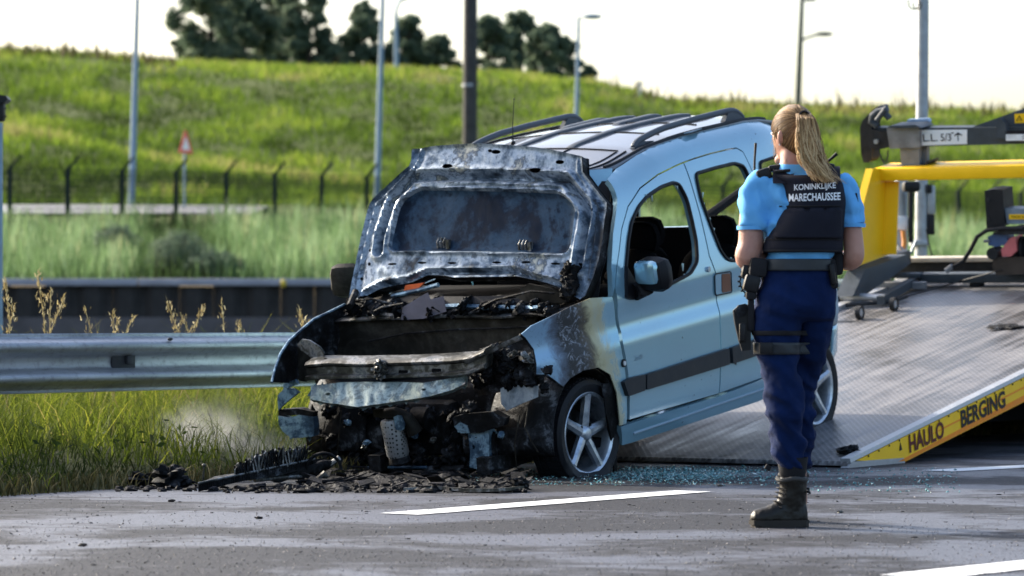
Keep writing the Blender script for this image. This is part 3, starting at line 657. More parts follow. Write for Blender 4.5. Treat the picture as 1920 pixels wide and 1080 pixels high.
def wg(u): return float(np.interp(u, [p[0] for p in _wg], [p[1] for p in _wg]))
def sstep(x, a, b): t = min(1, max(0, (x-a)/(b-a))); return t*t*(3-2*t)
def VV(u, w_):
    v = .86-.022*sstep(w_, .74, .84)+.014*sstep(w_, .86, 1.0)
    if w_ > .98: v -= .13*((w_-.98)/.72)**1.25
    v -= .10*math.exp(-max(0, wg(u)-w_)/.05)
    if w_ < .36: v -= .05*((.36-w_)/.2)**2
    if u < -.1: v -= .13*((-.1-u)/.65)**2
    if u > 2.3: v -= .16*((u-2.3)/.75)**2
    return v
def uw(px, py, side=1):
    v = .84*side
    for _ in range(25):
        x, y, z = CF.on(px, py, 1, v); v = .6*v+.4*side*VV(-x, z)
    return (-x, z)
def shrink(poly, d):
    n = len(poly); A = np.array(poly, float); ar = sum(A[i][0]*A[(i+1) % n][1]-A[(i+1) % n][0]*A[i][1] for i in range(n)); sg = 1 if ar > 0 else -1; out = []
    for i in range(n):
        e1 = A[i]-A[i-1]; e2 = A[(i+1) % n]-A[i]; e1 = e1/(np.linalg.norm(e1)+1e-9); e2 = e2/(np.linalg.norm(e2)+1e-9)
        n1 = np.array([-e1[1], e1[0]])*sg; n2 = np.array([-e2[1], e2[0]])*sg; m_ = n1+n2; k = max(.5, m_@m_/2)
        out.append(tuple(A[i]+m_/k*d))
    return out
def sidefn(off=0.0, sd=1): return lambda u, w_: (-u, sd*(VV(u, w_)+off), w_)
def U(L): return [uw(*p) if p[0] > 50 else p for p in L]

# ---- materials
def paintmat(name, scorch=False):
    a = N(name); v = a.coord(); f = a.noise(v, 500, 2); dirt = a.noise(v, 2.2, 7, .62)
    base = a.mix(a.ramp(dirt, [(.42, 0.), (.75, .35)]), (.29, .51, .62), (.28, .42, .50))
    fl = a.ramp(f, [(.3, .9), (.7, 1.1)]); mm = a.n('ShaderNodeMix', data_type='RGBA', blend_type='MULTIPLY'); mm.inputs[0].default_value = 1; a.l(base, mm.inputs[6]); a.l(fl, mm.inputs[7]); base = mm.outputs[2]
    sx = a.n('ShaderNodeSeparateXYZ'); a.l(v, sx.inputs[0]); u_ = a.math('MULTIPLY', sx.outputs[0], -1)
    # specks of soot that fell over roof and sides
    s1 = a.math('MULTIPLY', a.ramp(a.noise(v, 46, 3, .5), [(.70, 0.), (.74, 1.)]), a.ramp(a.noise(v, 4, 4), [(.48, 0.), (.6, .9)]))
    base = a.mix(s1, base, (.03, .035, .045))
    rough = .17; metal = .45
    if scorch:
        t = a.math('ADD', u_, a.math('MULTIPLY', a.math('SUBTRACT', a.noise(v, 5.0, 9, .74, .7), .5), .40))
        t = a.math('ADD', t, a.math('MULTIPLY', a.math('SUBTRACT', sx.outputs[2], .8), .22))
        tn = a.math('ADD', a.math('MULTIPLY', t, .8), .62)      # -0.775 .. 0.475 -> 0 .. 1
        burn = a.ramp(tn, [(.10, (.28, .44, .58)), (.30, (.22, .36, .50)), (.355, (.09, .12, .17)), (.41, (.012, .013, .016)), (.53, (.018, .018, .02)), (.60, (.08, .06, .035)), (.66, (.42, .38, .22)), (.745, (.40, .42, .32)), (.80, (.29, .51, .62))])
        sp2 = a.ramp(a.noise(v, 16, 9, .82, 1.2), [(.53, 0.), (.60, 1.)]); m1 = a.ramp(tn, [(.38, 0.), (.42, 1.), (.56, 1.), (.6, 0.)])
        burn = a.mix(a.math('MULTIPLY', sp2, a.math('MULTIPLY', m1, .75)), burn, (.35, .38, .44))
        sp3 = a.ramp(a.noise(v, 13, 9, .8, 1.5), [(.57, 0.), (.63, .9)]); m2 = a.ramp(tn, [(.33, 1.), (.38, 0.)]); burn = a.mix(a.math('MULTIPLY', sp3, m2), burn, (.05, .07, .10))
        k = a.ramp(tn, [(.74, 1.), (.80, 0.)]); base = a.mix(k, base, burn)
        rough = a.ramp(tn, [(.3, .35), (.4, .6), (.6, .6), (.8, .17)]); metal = a.ramp(tn, [(.3, .4), (.4, 0.), (.7, .1), (.8, .45)])
        a.bump(a.noise(v, 60, 5, .7), .12, .004)
    a.set(Base_Color=base, Roughness=rough, Metallic=metal); a.b.inputs['Coat Weight'].default_value = .0 if scorch else .8; a.b.inputs['Coat Roughness'].default_value = .08
    return a.m
M_paint_car = paintmat('car_paint'); M_scorch = paintmat('scorched_paint', True)
def burntmat(name, stops, sc=4, metal=.4, rough=(.4, .75), bump=.35, stretch=(1, 1, 1)):
    a = N(name); v = a.coord(scale=stretch); f = a.noise(v, sc, 9, .68, .5); g = a.noise(a.coord(), sc*6, 6, .7); h = a.math('ADD', a.math('MULTIPLY', f, .75), a.math('MULTIPLY', g, .25))
    a.b.inputs['Specular IOR Level'].default_value = .12 if metal < .35 else .3; a.set(Base_Color=a.ramp(h, stops), Metallic=metal, Roughness=a.ramp(g, [(.3, rough[0]), (.7, rough[1])])); a.bump(a.math('ADD', g, a.math('MULTIPLY', a.noise(a.coord(), sc*22, 4), .5)), bump, .006); return a.m
M_bframe = burntmat('burnt_bonnet_steel', [(.30, (.006, .007, .009)), (.40, (.022, .030, .042)), (.46, (.10, .14, .19)), (.53, (.40, .46, .53)), (.575, (.06, .085, .12)), (.63, (.48, .48, .42)), (.72, (.03, .036, .046))], 3.4, .45, (.35, .65), .3)
M_binner = burntmat('burnt_insulation_panel', [(.30, (.004, .006, .010)), (.46, (.010, .018, .034)), (.55, (.040, .075, .12)), (.60, (.014, .022, .038)), (.68, (.015, .028, .045)), (.74, (.22, .28, .30))], 2.6, .05, (.5, .8), .2)
M_bmetal = burntmat('ash_grey_steel', [(.30, (.012, .012, .012)), (.42, (.03, .029, .026)), (.50, (.085, .083, .072)), (.56, (.26, .26, .26)), (.60, (.07, .085, .10)), (.68, (.42, .42, .38))], 5, .65, (.28, .55), .25)
M_bblue = burntmat('blistered_blue_steel', [(.32, (.012, .014, .018)), (.48, (.06, .11, .17)), (.56, (.28, .42, .52)), (.62, (.10, .14, .18)), (.70, (.45, .52, .52))], 7, .5, (.3, .6), .3)
M_bdark = burntmat('soot_black_steel', [(.30, (.002, .002, .002)), (.48, (.006, .006, .0065)), (.56, (.022, .023, .026)), (.62, (.10, .11, .125)), (.67, (.015, .016, .018)), (.74, (.13, .12, .10))], 8, .1, (.45, .85), .6)
M_bwall = burntmat('sooty_bulkhead', [(.30, (.008, .007, .006)), (.48, (.020, .018, .015)), (.58, (.045, .041, .034)), (.70, (.10, .10, .09))], 4, .2, (.4, .7), .3)
M_rubber = plain('black_rubber', (.008, .008, .010), .5, bump=.1); M_trim = plain('grey_rub_strip', (.020, .022, .026), .5, var=.15, bump=.2)
M_tyre = plain('sooty_tyre', (.009, .010, .013), .55, var=.4, scale=9, bump=.4); M_inner = plain('dark_interior', (.006, .006, .007), .9, spec=.05)
a = N('alloy'); v = a.coord(); f = a.noise(v, 14, 6, .65); a.set(Base_Color=a.ramp(f, [(.3, (.16, .19, .23)), (.5, (.42, .47, .53)), (.7, (.55, .58, .62))]), Metallic=.75, Roughness=.32); M_alloy = a.m
M_bump_grey = plain('faded_bumper', (.22, .30, .37), .5, var=.12); M_rail_c = plain('roof_rail_grey', (.075, .085, .10), .5, var=.2, scale=20)
M_roofw = plain('pale_roof', (.13, .135, .15), .45, .05, var=.08, scale=3, bump=.02); M_roofw.node_tree.nodes['Principled BSDF'].inputs['Coat Weight'].default_value = .8; M_glass = N('broken_glass'); M_glass.set(Base_Color=(.55, .72, .72), Roughness=.1, Alpha=1.0); M_glass.b.inputs['Transmission Weight'].default_value = .3; M_glass = M_glass.m

# ---- outlines on the car's side
split = [(1281, 304), (1293, 335), (1312, 400), (1330, 480), (1345, 530), (1350, 600), (1352, 660), (1348, 739)]
fd_front = [(1163, 620), (1157, 583), (1153, 540), (1156, 500), (1161, 467), (1165, 430), (1177, 387), (1200, 352), (1233, 327), (1267, 310)]
fd_low = [(1179, 789), (1180, 740), (1177, 700), (1173, 673), (1167, 643)]
top_r = [(1300, 297), (1333, 287), (1367, 279), (1381, 277), (1393, 284)]
rd_back = [(2.09, 1.56), (2.14, 1.42), (2.22, 1.15), (2.25, 1.0), (2.24, .76), (2.14, .64), (2.06, .48), (2.02, .31)]
P_fd = U(fd_front)+U(split)+U(fd_low); P_rd = U(split[:1])+U(top_r)+rd_back+U(split[::-1][:-1])
W_f = rnd_poly(U([(1172, 517), (1173, 500), (1177, 453), (1183, 417), (1197, 387), (1213, 368), (1240, 350), (1263, 342), (1273, 346), (1287, 373), (1297, 413), (1305, 453), (1307, 490), (1294, 513), (1260, 531), (1200, 550), (1173, 557)]), .03, 3)
W_r = rnd_poly(U([(1303, 326), (1340, 315), (1377, 306)])+[(2.02, 1.545), (2.07, 1.40), (2.12, 1.18), (2.11, 1.07), (2.0, 1.03)]+U([(1377, 489), (1363, 487), (1350, 470), (1333, 427), (1313, 373)]), .035, 3)
W_q = rnd_poly([(2.20, 1.545), (2.52, 1.56), (2.78, 1.50), (2.86, 1.2), (2.80, 1.08), (2.33, 1.06), (2.26, 1.3)], .06, 4)
arc_c = (2.585, .27); arch_r = [(arc_c[0]+.375*math.cos(t), arc_c[1]+.375*math.sin(t)) for t in np.linspace(.1, math.pi-.1, 14)]
gut = [(u, wg(u)-.004) for u in (.74, .8, .9, 1.0, 1.15, 1.35, 1.6, 1.9, 2.2, 2.45, 2.65, 2.8, 2.92)]
P_side = U([(1149, 556), (1146, 500), (1149, 440), (1155, 397), (1157, 372), (1150, 352), (1138, 336)])+gut+[(3.0, 1.58), (3.06, 1.2), (3.06, .82), (3.02, .68), (2.97, .66)]+arch_r+[(2.16, .31)]+rd_back[::-1]+U(top_r[::-1])+U([(1281, 304)])+U(fd_front[::-1][:-2])
P_fen = U([(1148, 555), (1107, 558), (1070, 573), (1033, 592), (996, 610), (976, 627), (985, 634), (1000, 655), (1005, 681), (1005, 703), (1026, 703), (1041, 714), (1056, 726), (1070, 710), (1093, 696), (1122, 690), (1144, 703), (1156, 736), (1160, 770), (1162, 799), (1175, 795), (1176, 740), (1173, 700), (1169, 673), (1163, 643), (1159, 620), (1153, 583)])
P_sill = U([(1163, 800), (1250, 772), (1348, 743)])+[(1.9, .305), (2.18, .30), (2.20, .19)]+U([(1420, 753), (1300, 792), (1180, 831), (1165, 835)])
up = (0, 1, 0)
def side_set(sd):
    kw = dict(parent=CAR, flip=(0, sd, 0)); fn = sidefn(0, sd); nm = M_paint_car
    for nm_, pol, hol in (('front_door', shrink(P_fd, .006), [W_f]), ('rear_door', shrink(P_rd, .006), [W_r]), ('body_side', shrink(P_side, .002), [W_q])):
        o = panel(nm_, pol, hol, fn, .02 if sd > 0 else .04, nm, thick=.03, **kw); o.data.materials.append(M_inner); o.modifiers['s'].material_offset = 1
    panel('sill', P_sill, [], sidefn(.004, sd), .04, nm, thick=.03, **kw)
    for W in (W_f, W_r, W_q):
        mb = MB(); pts = [Vector(sidefn(.002, sd)(*p)) for p in resample(W, .03)]; pts.append(pts[0]); mb.tube(pts, .011, 6, False); mb.build('window_seal', M_rubber, CAR)
side_set(1); side_set(-1)
panel('front_wing', shrink(P_fen, .003), [], sidefn(0), .025, M_scorch, CAR, thick=.006, flip=up, label='scorched front wing with blistered paint')
# far wing, blackened inside
P_far = [uw(*p, side=-1) for p in [(646, 571), (620, 584), (588, 599), (563, 620), (541, 640), (525, 664), (515, 692), (509, 717), (540, 718), (557, 712), (600, 690), (640, 660), (660, 620), (660, 580)]]
panel('front_wing', P_far, [], sidefn(0, -1), .03, M_bdark, CAR, thick=.006, flip=(0, -1, 0), label='blackened wing on the far side')
mb = MB(); mb.tube([Vector(sidefn(.0, -1)(*p)) for p in P_far[:8]], .008, 6); mb.build('wing_edge', M_bblue, CAR)
# sill highlight ledge and rub strips
mb = MB(); mb.tube([Vector(sidefn(.006)(*uw(*p))) for p in ((1186, 813), (1260, 788), (1340, 760), (1432, 729))], .007, 8); mb.build('sill_moulding', M_bump_grey, CAR)
def strip(pts, nm='rub_strip'): panel(nm, rnd_poly(pts, .01, 2), [], sidefn(.026), .03, M_trim, CAR, thick=.03, flip=up)
strip(U([(1206, 702), (1360, 653), (1362, 683), (1206, 731)])); strip(U([(1177, 708), (1203, 702), (1203, 732), (1172, 743), (1163, 716)])); strip(U([(1366, 652)])+[(2.0, .555), (2.10, .54), (2.07, .46)]+U([(1368, 682)]))
# ---- roof
uu = np.linspace(0, 1, 46); vv_ = np.linspace(-1, 1, 33); V = []; F = []
def roofp(u, v): return (-u, v, wg(u)+.038*(1-(v/.62)**2))
for s_ in uu:
    for t in vv_:
        v = t*.622; uf = .735-.26*(1-abs(t)**2.2); u = uf+(3.0-uf)*s_; V.append(roofp(u, v))
k = len(vv_)
for i in range(len(uu)-1):
    for j in range(k-1): F.append((i*k+j, i*k+j+1, (i+1)*k+j+1, (i+1)*k+j))
me = npmesh('roof', V, np.array(F), M_roofw); smooth(me, 60); o = link('roof', me, CAR); md = o.modifiers.new('s', 'SOLIDIFY'); md.thickness = .02; md.offset = 1
if me.polygons[0].normal.z < 0: me.flip_normals()
md.offset = -1; me.materials.append(M_inner); md.material_offset = 1
# header above the windscreen
V = []; F = []
for t in vv_:
    v = t*.622; uf = .735-.26*(1-abs(t)**2.2); p = roofp(uf, v); V += [p, (p[0]+.05, v*1.04, p[2]-.055), (p[0]+.07, v*1.09, p[2]-.12)]
for j in range(k-1):
    for q_ in (0, 1): F.append((3*j+q_, 3*j+q_+1, 3*j+q_+4, 3*j+q_+3))
mb = MB(); mb.add(V, F); mb.build('header', M_paint_car, CAR)
def rline(pts, r=.006, m=M_rubber, nm='roof_seam'):
    P_ = catmull([(u, v) for u, v in pts], 5); mb = MB(); mb.tube([Vector(roofp(u, v))+Vector((0, 0, .003)) for u, v in P_], r, 6); mb.build(nm, m, CAR)
for sd in (1, -1): rline([(.72, sd*.58), (.86, sd*.6), (1.2, sd*.612), (1.8, sd*.615), (2.4, sd*.612), (2.6, sd*.605)], .012)
rline([(.52, -.3), (.50, 0), (.52, .3), (.60, .47), (.78, .54), (1.02, .55)]); rline([(.56, -.28), (.54, 0), (.56, .28), (.63, .42), (.8, .49), (1.0, .50)], .004)
rline([(1.02, -.5), (1.02, 0), (1.02, .5)], .004); rline([(1.02, .19), (.85, .17), (.62, .16)], .004); rline([(1.5, -.5), (1.5, .5)], .004); rline([(1.95, -.5), (1.95, .5)], .004)
for sd in (1, -1):
    e_ = MB(); pts = catmull([(1.10, sd*.555, .004), (1.16, sd*.555, .03), (1.35, sd*.555, .045), (1.7, sd*.555, .050), (2.1, sd*.555, .055), (2.27, sd*.555, .055), (2.36, sd*.555, .038), (2.42, sd*.555, .004)], 5)
    e_.tube([Vector(roofp(p[0], p[1]))+Vector((0, 0, p[2])) for p in pts], [.016]+[.019]*(len(pts)-2)+[.016], 10)
    e_.build('roof_rail', M_rail_c, CAR)
    e_ = MB(); e_.prism([Vector(roofp(u, sd*.54))+Vector((0, 0, h)) for u, h in ((2.17, .0), (2.42, .0), (2.37, .034), (2.28, .046), (2.22, .042))], (0, sd*.03, 0)); e_.build('rail_foot', M_rail_c, CAR); e_ = MB(); e_.prism([Vector(roofp(u, sd*.54))+Vector((0, 0, h)) for u, h in ((1.08, 0), (1.32, 0), (1.22, .015), (1.17, .032))], (0, sd*.03, 0)); e_.build('rail_foot', M_rail_c, CAR)
for v, u0, u1 in ((-.20, .98, 2.4), (.18, 1.02, 2.4), (-.36, 1.85, 2.4), (.0, 1.85, 2.4), (.36, 1.9, 2.4)):
    e_ = MB(); pts = catmull([(u0, v, 0), (u0+.04, v, .014), (u0+.3*(u1-u0), v, .018), (u1-.06, v, .02), (u1, v, 0)], 6)
    e_.loft([[Vector(roofp(p[0], p[1]))+Vector((0, .026*cx, -.004+p[2]*cz)) for cx, cz in ((-1, 0), (-.9, .9), (-.5, 1.15), (.5, 1.15), (.9, .9), (1, 0))] for p in pts]); e_.build('roof_bar', M_rail_c, CAR)
e_ = MB(); p0 = Vector(roofp(1.0, -.37)); p0 = Vector(CF.on(962, 268, 1, -.0)); e_.tube([p0, p0+Vector((-.01, 0, .10)), p0+Vector((-.045, .0, .242))], [.004, .0028, .0018], 6); e_.ell(p0+Vector((-.045, 0, .244)), (.005, .005, .005)); e_.ell(p0, (.02, .012, .012)); e_.build('aerial', M_black, CAR)
e_ = MB(); q = Vector(sidefn(.01)(1.36, wg(1.36)-.03)); q = Vector(roofp(1.66, .60)); e_.prism([q+Vector(d) for d in ((-.10, .02, .006), (.10, .03, .0), (.06, .06, .004), (-.07, .055, .012))], (0, 0, .006)); e_.build('peeled_trim', M_bump_grey, CAR)
# ---- windscreen opening, pillars, scuttle
WS = [(.12, -.76, 1.02), (.12, .76, 1.02), (.60, .665, 1.585), (.56, 0, 1.62), (.60, -.665, 1.585)]
def wsfn(v, t): 
    half = .775-.115*t; u = .16+.50*t-.10*(1-v*v)+.06*abs(v)**3*(1-t); return (-u, v*half, 1.0+.60*t+.03*(1-v*v)*t)
panel('windscreen_surround', [(-1, 0), (1, 0), (1, 1), (-1, 1)], [rnd_poly([(-.88, .06), (.88, .06), (.86, .93), (-.86, .93)], .08, 4)], wsfn, .08, M_rubber, CAR, thick=.02, flip=(1, 0, 0))
# interior
mb = MB(); mb.box((-1.55, 0, .22), (2.9, 1.50, .05)); mb.build('floor_pan', M_inner, CAR)
mb = MB(); mb.box((-.50, 0, .86), (.42, 1.46, .34), bev=.08); mb.box((-.34, 0, .6), (.1, 1.46, .8)); mb.build('dashboard', M_inner, CAR)
mb = MB(); mb.lathe([(.18, -.01), (.19, 0), (.18, .01), (.17, 0)], 28, 'x', (0, 0, 0), True); o = mb.build('steering_wheel', M_inner, CAR); o.location = (-.80, .36, .95); o.rotation_euler = (0, R(25), 0)
def seat(x, y, wdt=.46, hgt=.62, nm='seat'):
    mb = MB()
    mb.box((x+.26, y, .50), (.5, wdt, .16), bev=.05); mb.loft([[Vector((x-.02-.16*t+d*.06*math.sin(q), y+wdt/2*(1-.10*t**3)*math.sqrt(max(.02, 1-max(0, (t-.6)/.4)**2.6))*math.cos(q), .52+hgt*t)) for q in np.linspace(0, 2*math.pi, 16, endpoint=False) for d in (1,)] for t in (0, .2, .5, .72, .84, .92, .97, 1.0)])
    s_ = mb.build(nm, M_inner, CAR); h_ = MB(); h_.box((x-.2, y, .52+hgt+.055), (.10, .27, .19), bev=.075); h_.build('headrest', M_inner, s_)
seat(-1.22, .36); seat(-1.22, -.36); seat(-2.05, .42, .5, .56); seat(-2.05, -.08, .45, .56); seat(-2.05, -.48, .4, .56)
mb = MB(); mb.tube([(-1.62, -.74, 1.35), (-1.62, -.66, 1.0), (-1.5, -.6, .5)], .025, 6); mb.build('seat_belt', M_inner, CAR)
mb = MB(); A_ = Vector(CF.on(1318, 412, 1, -.1)); B_ = Vector(CF.on(1400, 352, 1, -.55)); mb.tube([A_+(A_-B_)*.2, A_, B_, B_+(B_-A_)*.4], .03, 8); mb.build('cross_brace', M_inner, CAR)
# shards left in the window frames
def shard(px, py, s_, W=0):
    p = Vector(sidefn(-.004)(*uw(px, py))); r_ = random.random; mb = MB(); mb.prism([p+Vector((s_*(r_()-.2)*.5, 0, s_*.5)), p+Vector((-s_*(.2+r_()*.3), 0, s_*.4)), p+Vector((s_*(r_()-.5)*.3, 0, -s_*(.4+r_()*.5)))], (0, .004, 0)); mb.build('glass_shard', M_glass, CAR)
for x, y, s_ in ((1212, 372, .05), (1222, 368, .045), (1266, 348, .03), (1270, 352, .025), (1318, 365, .03), (1321, 384, .03), (1331, 415, .05), (1338, 435, .05), (1345, 455, .05), (1352, 472, .04), (1371, 487, .03), (1277, 525, .035), (1284, 518, .03), (1280, 500, .04), (1195, 395, .02)): shard(x, y, s_)
# door furniture
def sp(px, py, off=0): return Vector(sidefn(off)(*uw(px, py)))
rr = rnd_poly(U([(1338, 514), (1369, 509), (1371, 548), (1340, 554)]), .02, 4)
hd = panel('door_handle', rr, [], sidefn(.006), .02, M_paint_car, CAR, thick=.012, flip=up)
panel('handle_cavity', rnd_poly(U([(1351, 514), (1367, 512), (1369, 546), (1352, 549)]), .012, 3), [], sidefn(.009), .02, plain('rusty_brown', (.16, .055, .025), .5), hd, thick=.003, flip=up)
mb = MB(); pts = [Vector(sidefn(.006)(*p)) for p in rr]; mb.tube(pts+[pts[0]], .004, 6, False); mb.build('handle_outline', M_rubber, hd)
mb = MB(); mb.cyl(sp(1327, 505, -.01), sp(1327, 505, .012), .016, 16); lk = mb.build('door_lock', M_alloy, CAR)
mb = MB(); mb.cyl(sp(1168, 681, -.005), sp(1168, 681, .010), .022, 18); ind = mb.build('side_repeater', M_rubber, CAR); mb = MB(); mb.cyl(sp(1168, 681, .008), sp(1168, 681, .014), .013, 16); mb.build('lens', M_lens, ind)
tm = fit_text('Zenith', .085, .026)
uu0, ww0 = uw(1190, 677)
for v in tm.vertices: u_, w_ = uu0+v.co.x, ww0+v.co.y+v.co.x*.03; v.co = Vector(sidefn(.003)(u_, w_))
tm.materials.append(plain('faded_badge', (.12, .2, .25), .5, bump=0)); link('badge_lettering', tm, CAR)
# mirrors
def rbox(nm, c, d, m, par, bev, rot=None): mb = MB(); mb.box((0, 0, 0), d, bev=bev); o = mb.build(nm, m, par); o.location = c; o.rotation_euler = rot or (0, 0, 0); return o
mc = Vector(CF.on(1228, 514, 1, .99)); mir = rbox('door_mirror', mc, (.13, .205, .195), M_rubber, CAR, .06, (0, R(6), R(-14)))
cap = MB(); cap.box((.045, -.010, .018), (.07, .165, .135), bev=.033); cap.build('mirror_cap', M_paint_car, mir)
mb = MB(); q = sp(1176, 545, .01); mb.prism([sp(1171, 500, -.01), sp(1200, 551, -.01), sp(1180, 562, -.01), sp(1171, 558, -.01)], (0, .03, 0)); mb.tube([sp(1186, 548, .01), sp(1195, 540, .05), mc+Vector((.0, -.06, -.07))], [.05, .045, .05], 10); mb.build('mirror_arm', M_rubber, CAR)
mc = Vector(CF.on(651, 526, 1, -1.0)); mir = rbox('door_mirror', mc, (.11, .20, .20), M_bwall, CAR, .055, (0, R(4), R(16))); mir['label'] = 'charred mirror on the far side'
mb = MB(); mb.tube([mc+Vector((0, .05, -.05)), mc+Vector((0, .16, -.08)), mc+Vector((0, .26, -.1))], .035, 8); mb.build('mirror_arm', M_bdark, CAR)
# ---- rear end
path = [(2.93, .765), (3.02, .75), (3.10, .70), (3.14, .58), (3.155, .3), (3.155, 0)]; path = [tuple(p) for p in catmull(path, 4)]; path = path+[(u, -v) for u, v in path[::-1][1:]]
def ring(prof, m, nm):
    mb = MB(); V = []; n = len(prof)
    for u, v in path:
        for k_, (off, z) in enumerate(prof): dn = Vector((-1, 0, 0)) if abs(v) < .5 else Vector((-.5, math.copysign(.86, v), 0)); V.append(Vector((-u, v, z))+dn*off)
    mb.add(V, [(i*n+j, i*n+j+1, (i+1)*n+j+1, (i+1)*n+j) for i in range(len(path)-1) for j in range(n-1)]); o = mb.build(nm, m, CAR); md = o.modifiers.new('s', 'SOLIDIFY'); md.thickness = .02; md.offset = 0
ring([(-.03, .70), (.02, .695), (.04, .67), (.042, .55), (.03, .47)], M_bump_grey, 'rear_bumper'); ring([(.025, .465), (.03, .44), (.018, .3), (-.02, .22), (-.06, .20)], M_paint_car, 'bumper_skirt')
panel('tailgate', [(-.70, .70), (.70, .70), (.66, 1.3), (.58, 1.62), (-.58, 1.62), (-.66, 1.3)], [rnd_poly([(-.56, 1.08), (.56, 1.08), (.52, 1.5), (-.52, 1.5)], .06)], lambda v, w_: (-(3.09-.10*max(0, w_-1.0)**1.5-.06*(v/.7)**2), v, w_), .06, M_paint_car, CAR, thick=.03, flip=(-1, 0, 0))
_tg = [o for o in CAR.children if o.name.startswith('tailgate')][0]; _tg.data.materials.append(M_inner); _tg.modifiers['s'].material_offset = 1
M_tail = plain('tail_light_red', (.45, .03, .03), .25, bump=0)
for sd in (1, -1):
    mb = MB(); mb.prism([(-3.0, sd*.735, .71), (-3.075, sd*.715, .71), (-3.06, sd*.705, 1.15), (-2.99, sd*.728, 1.15)], (0, sd*.03, 0)); tl = mb.build('tail_light', M_tail, CAR)
    mb = MB(); mb.prism([(-2.985, sd*.745, .712), (-3.035, sd*.735, .712), (-3.035, sd*.735, .84), (-2.985, sd*.745, .84)], (0, sd*.03, 0)); mb.build('clear_lens', M_lens, tl)
# ---- wheels
def wheel(c, sd, rt, m_rim, flat=None, yaw=0, rot=0, label=None):
    W = empty('wheel'); W.parent = CAR; W.location = c; W.rotation_euler = (0, 0, yaw); 
    if label: W['label'] = label
    tw = .20; s_ = sd; mb = MB(); rr = .222
    mb.lathe([(rr-.01, -tw*.42), (rr+.015, -tw*.5), (rt-.03, -tw*.52), (rt-.006, -tw*.45), (rt, -tw*.3), (rt, tw*.3), (rt-.006, tw*.45), (rt-.03, tw*.52), (rr+.015, tw*.5), (rr-.01, tw*.42)], 72, 'y', (0, -s_*tw/2, 0))
    for k in range(60):
        q = 2*math.pi*k/60
        for yy in (-.06, -.02, .02, .06):
            c_ = Vector((math.cos(q)*(rt+.001), yy-s_*tw/2, math.sin(q)*(rt+.001))); 
            mb.box(c_, (.006, .032, .021), rot=(0, -q, (.35 if yy > 0 else -.35)))
    if flat is not None:
        z0 = -flat; nv = []
        for x, y, z in mb.v:
            zz = z*math.cos(PT)-x*math.sin(PT); xx = x*math.cos(PT)+z*math.sin(PT)
            if zz < z0+.05:
                b_ = max(0, z0+.05-zz); zz = max(zz, z0)+(.0 if zz > z0 else 0); y = y+(y+s_*tw/2)*b_*3.5
            nv.append((xx*math.cos(PT)-zz*math.sin(PT), y, zz*math.cos(PT)+xx*math.sin(PT)))
        mb.v = nv
    mb.build('tyre', M_tyre, W)
    mb = MB(); f_ = -s_*.004
    mb.lathe([(rr-.018, f_-s_*.16), (rr-.022, f_-s_*.03), (rr-.014, f_-s_*.008), (rr, f_), (rr+.007, f_-s_*.006), (rr+.006, f_-s_*.02)], 64, 'y'); rim = mb.build('rim', m_rim, W)
    mb = MB(); mb.lathe([(.0, f_-s_*.12), (.13, f_-s_*.12), (.135, f_-s_*.11), (rr-.03, f_-s_*.15)], 40, 'y'); mb.build('brake_disc', M_bdark, W)
    for k in range(5):
        q = rot+2*math.pi*k/5; d = Vector((math.cos(q), 0, math.sin(q))); t_ = Vector((-math.sin(q), 0, math.cos(q))); sec = []
        for r_, hw, dep in ((.03, .030, .022), (.07, .030, .018), (.13, .026, .014), (.18, .024, .009), (rr-.012, .030, .006)):
            ctr = d*r_+Vector((0, -s_*dep, 0)); sec.append([ctr-t_*hw+Vector((0, -s_*.012, 0)), ctr-t_*hw*.35, ctr+t_*hw*.35, ctr+t_*hw+Vector((0, -s_*.012, 0)), ctr+t_*hw*.8+Vector((0, -s_*.04, 0)), ctr-t_*hw*.8+Vector((0, -s_*.04, 0))])
        m_ = MB(); m_.loft(sec); m_.build('spoke', m_rim, W, 25)
    mb = MB(); mb.lathe([(0, -s_*.010), (.024, -s_*.010), (.034, -s_*.014), (.048, -s_*.03), (.05, -s_*.06)], 28, 'y'); hb = mb.build('hub', m_rim, W)
    mb = MB()
    for k in range(4): q = rot+.6+math.pi/2*k; mb.cyl((math.cos(q)*.058, -s_*.04, math.sin(q)*.058), (math.cos(q)*.058, -s_*.022, math.sin(q)*.058), .009, 8)
    mb.build('wheel_bolts', M_bdark, W)
    return W
wheel((0.0, .80, .30), 1, .298, M_alloy, .236, R(-5), 1.72, 'front wheel with collapsed sooty tyre')
wc = CF.on(1532, 727, 1, .80); wheel(wc, 1, .305, M_alloy, None, 0, .35)
wheel((0.0, -.80, .30), -1, .298, M_bdark, .236, R(-5), .5, 'burnt front wheel on the far side'); wheel((wc[0], -.80, wc[2]), -1, .305, M_alloy, None, 0, .9)
for sd in (1, -1):
    for (cx, cz, rad) in ((.03, .30, .365), (-2.585, .27, .38)):
        V = []; F = []; m_ = MB()
        for i, q in enumerate(np.linspace(-.15, math.pi+.15, 20)): V += [(cx+rad*math.cos(q), sd*.40, cz+rad*math.sin(q)), (cx+rad*math.cos(q), sd*(.80 if cx > -1 else .78), cz+rad*math.sin(q))]
        for i in range(19): F.append((2*i, 2*i+1, 2*i+3, 2*i+2))
        m_.add(V, F); o = m_.build('arch_liner', M_inner if cx < -1 else M_bdark, CAR); md = o.modifiers.new('s', 'SOLIDIFY'); md.thickness = .008
mb = MB(); p = [sp(x, y, -.02) for x, y in ((1136, 720), (1160, 716), (1163, 800), (1163, 893), (1158, 893), (1152, 820), (1142, 770))]; mb.prism(p, (0, -.008, 0)); mb.build('hanging_liner', M_bdark, CAR)
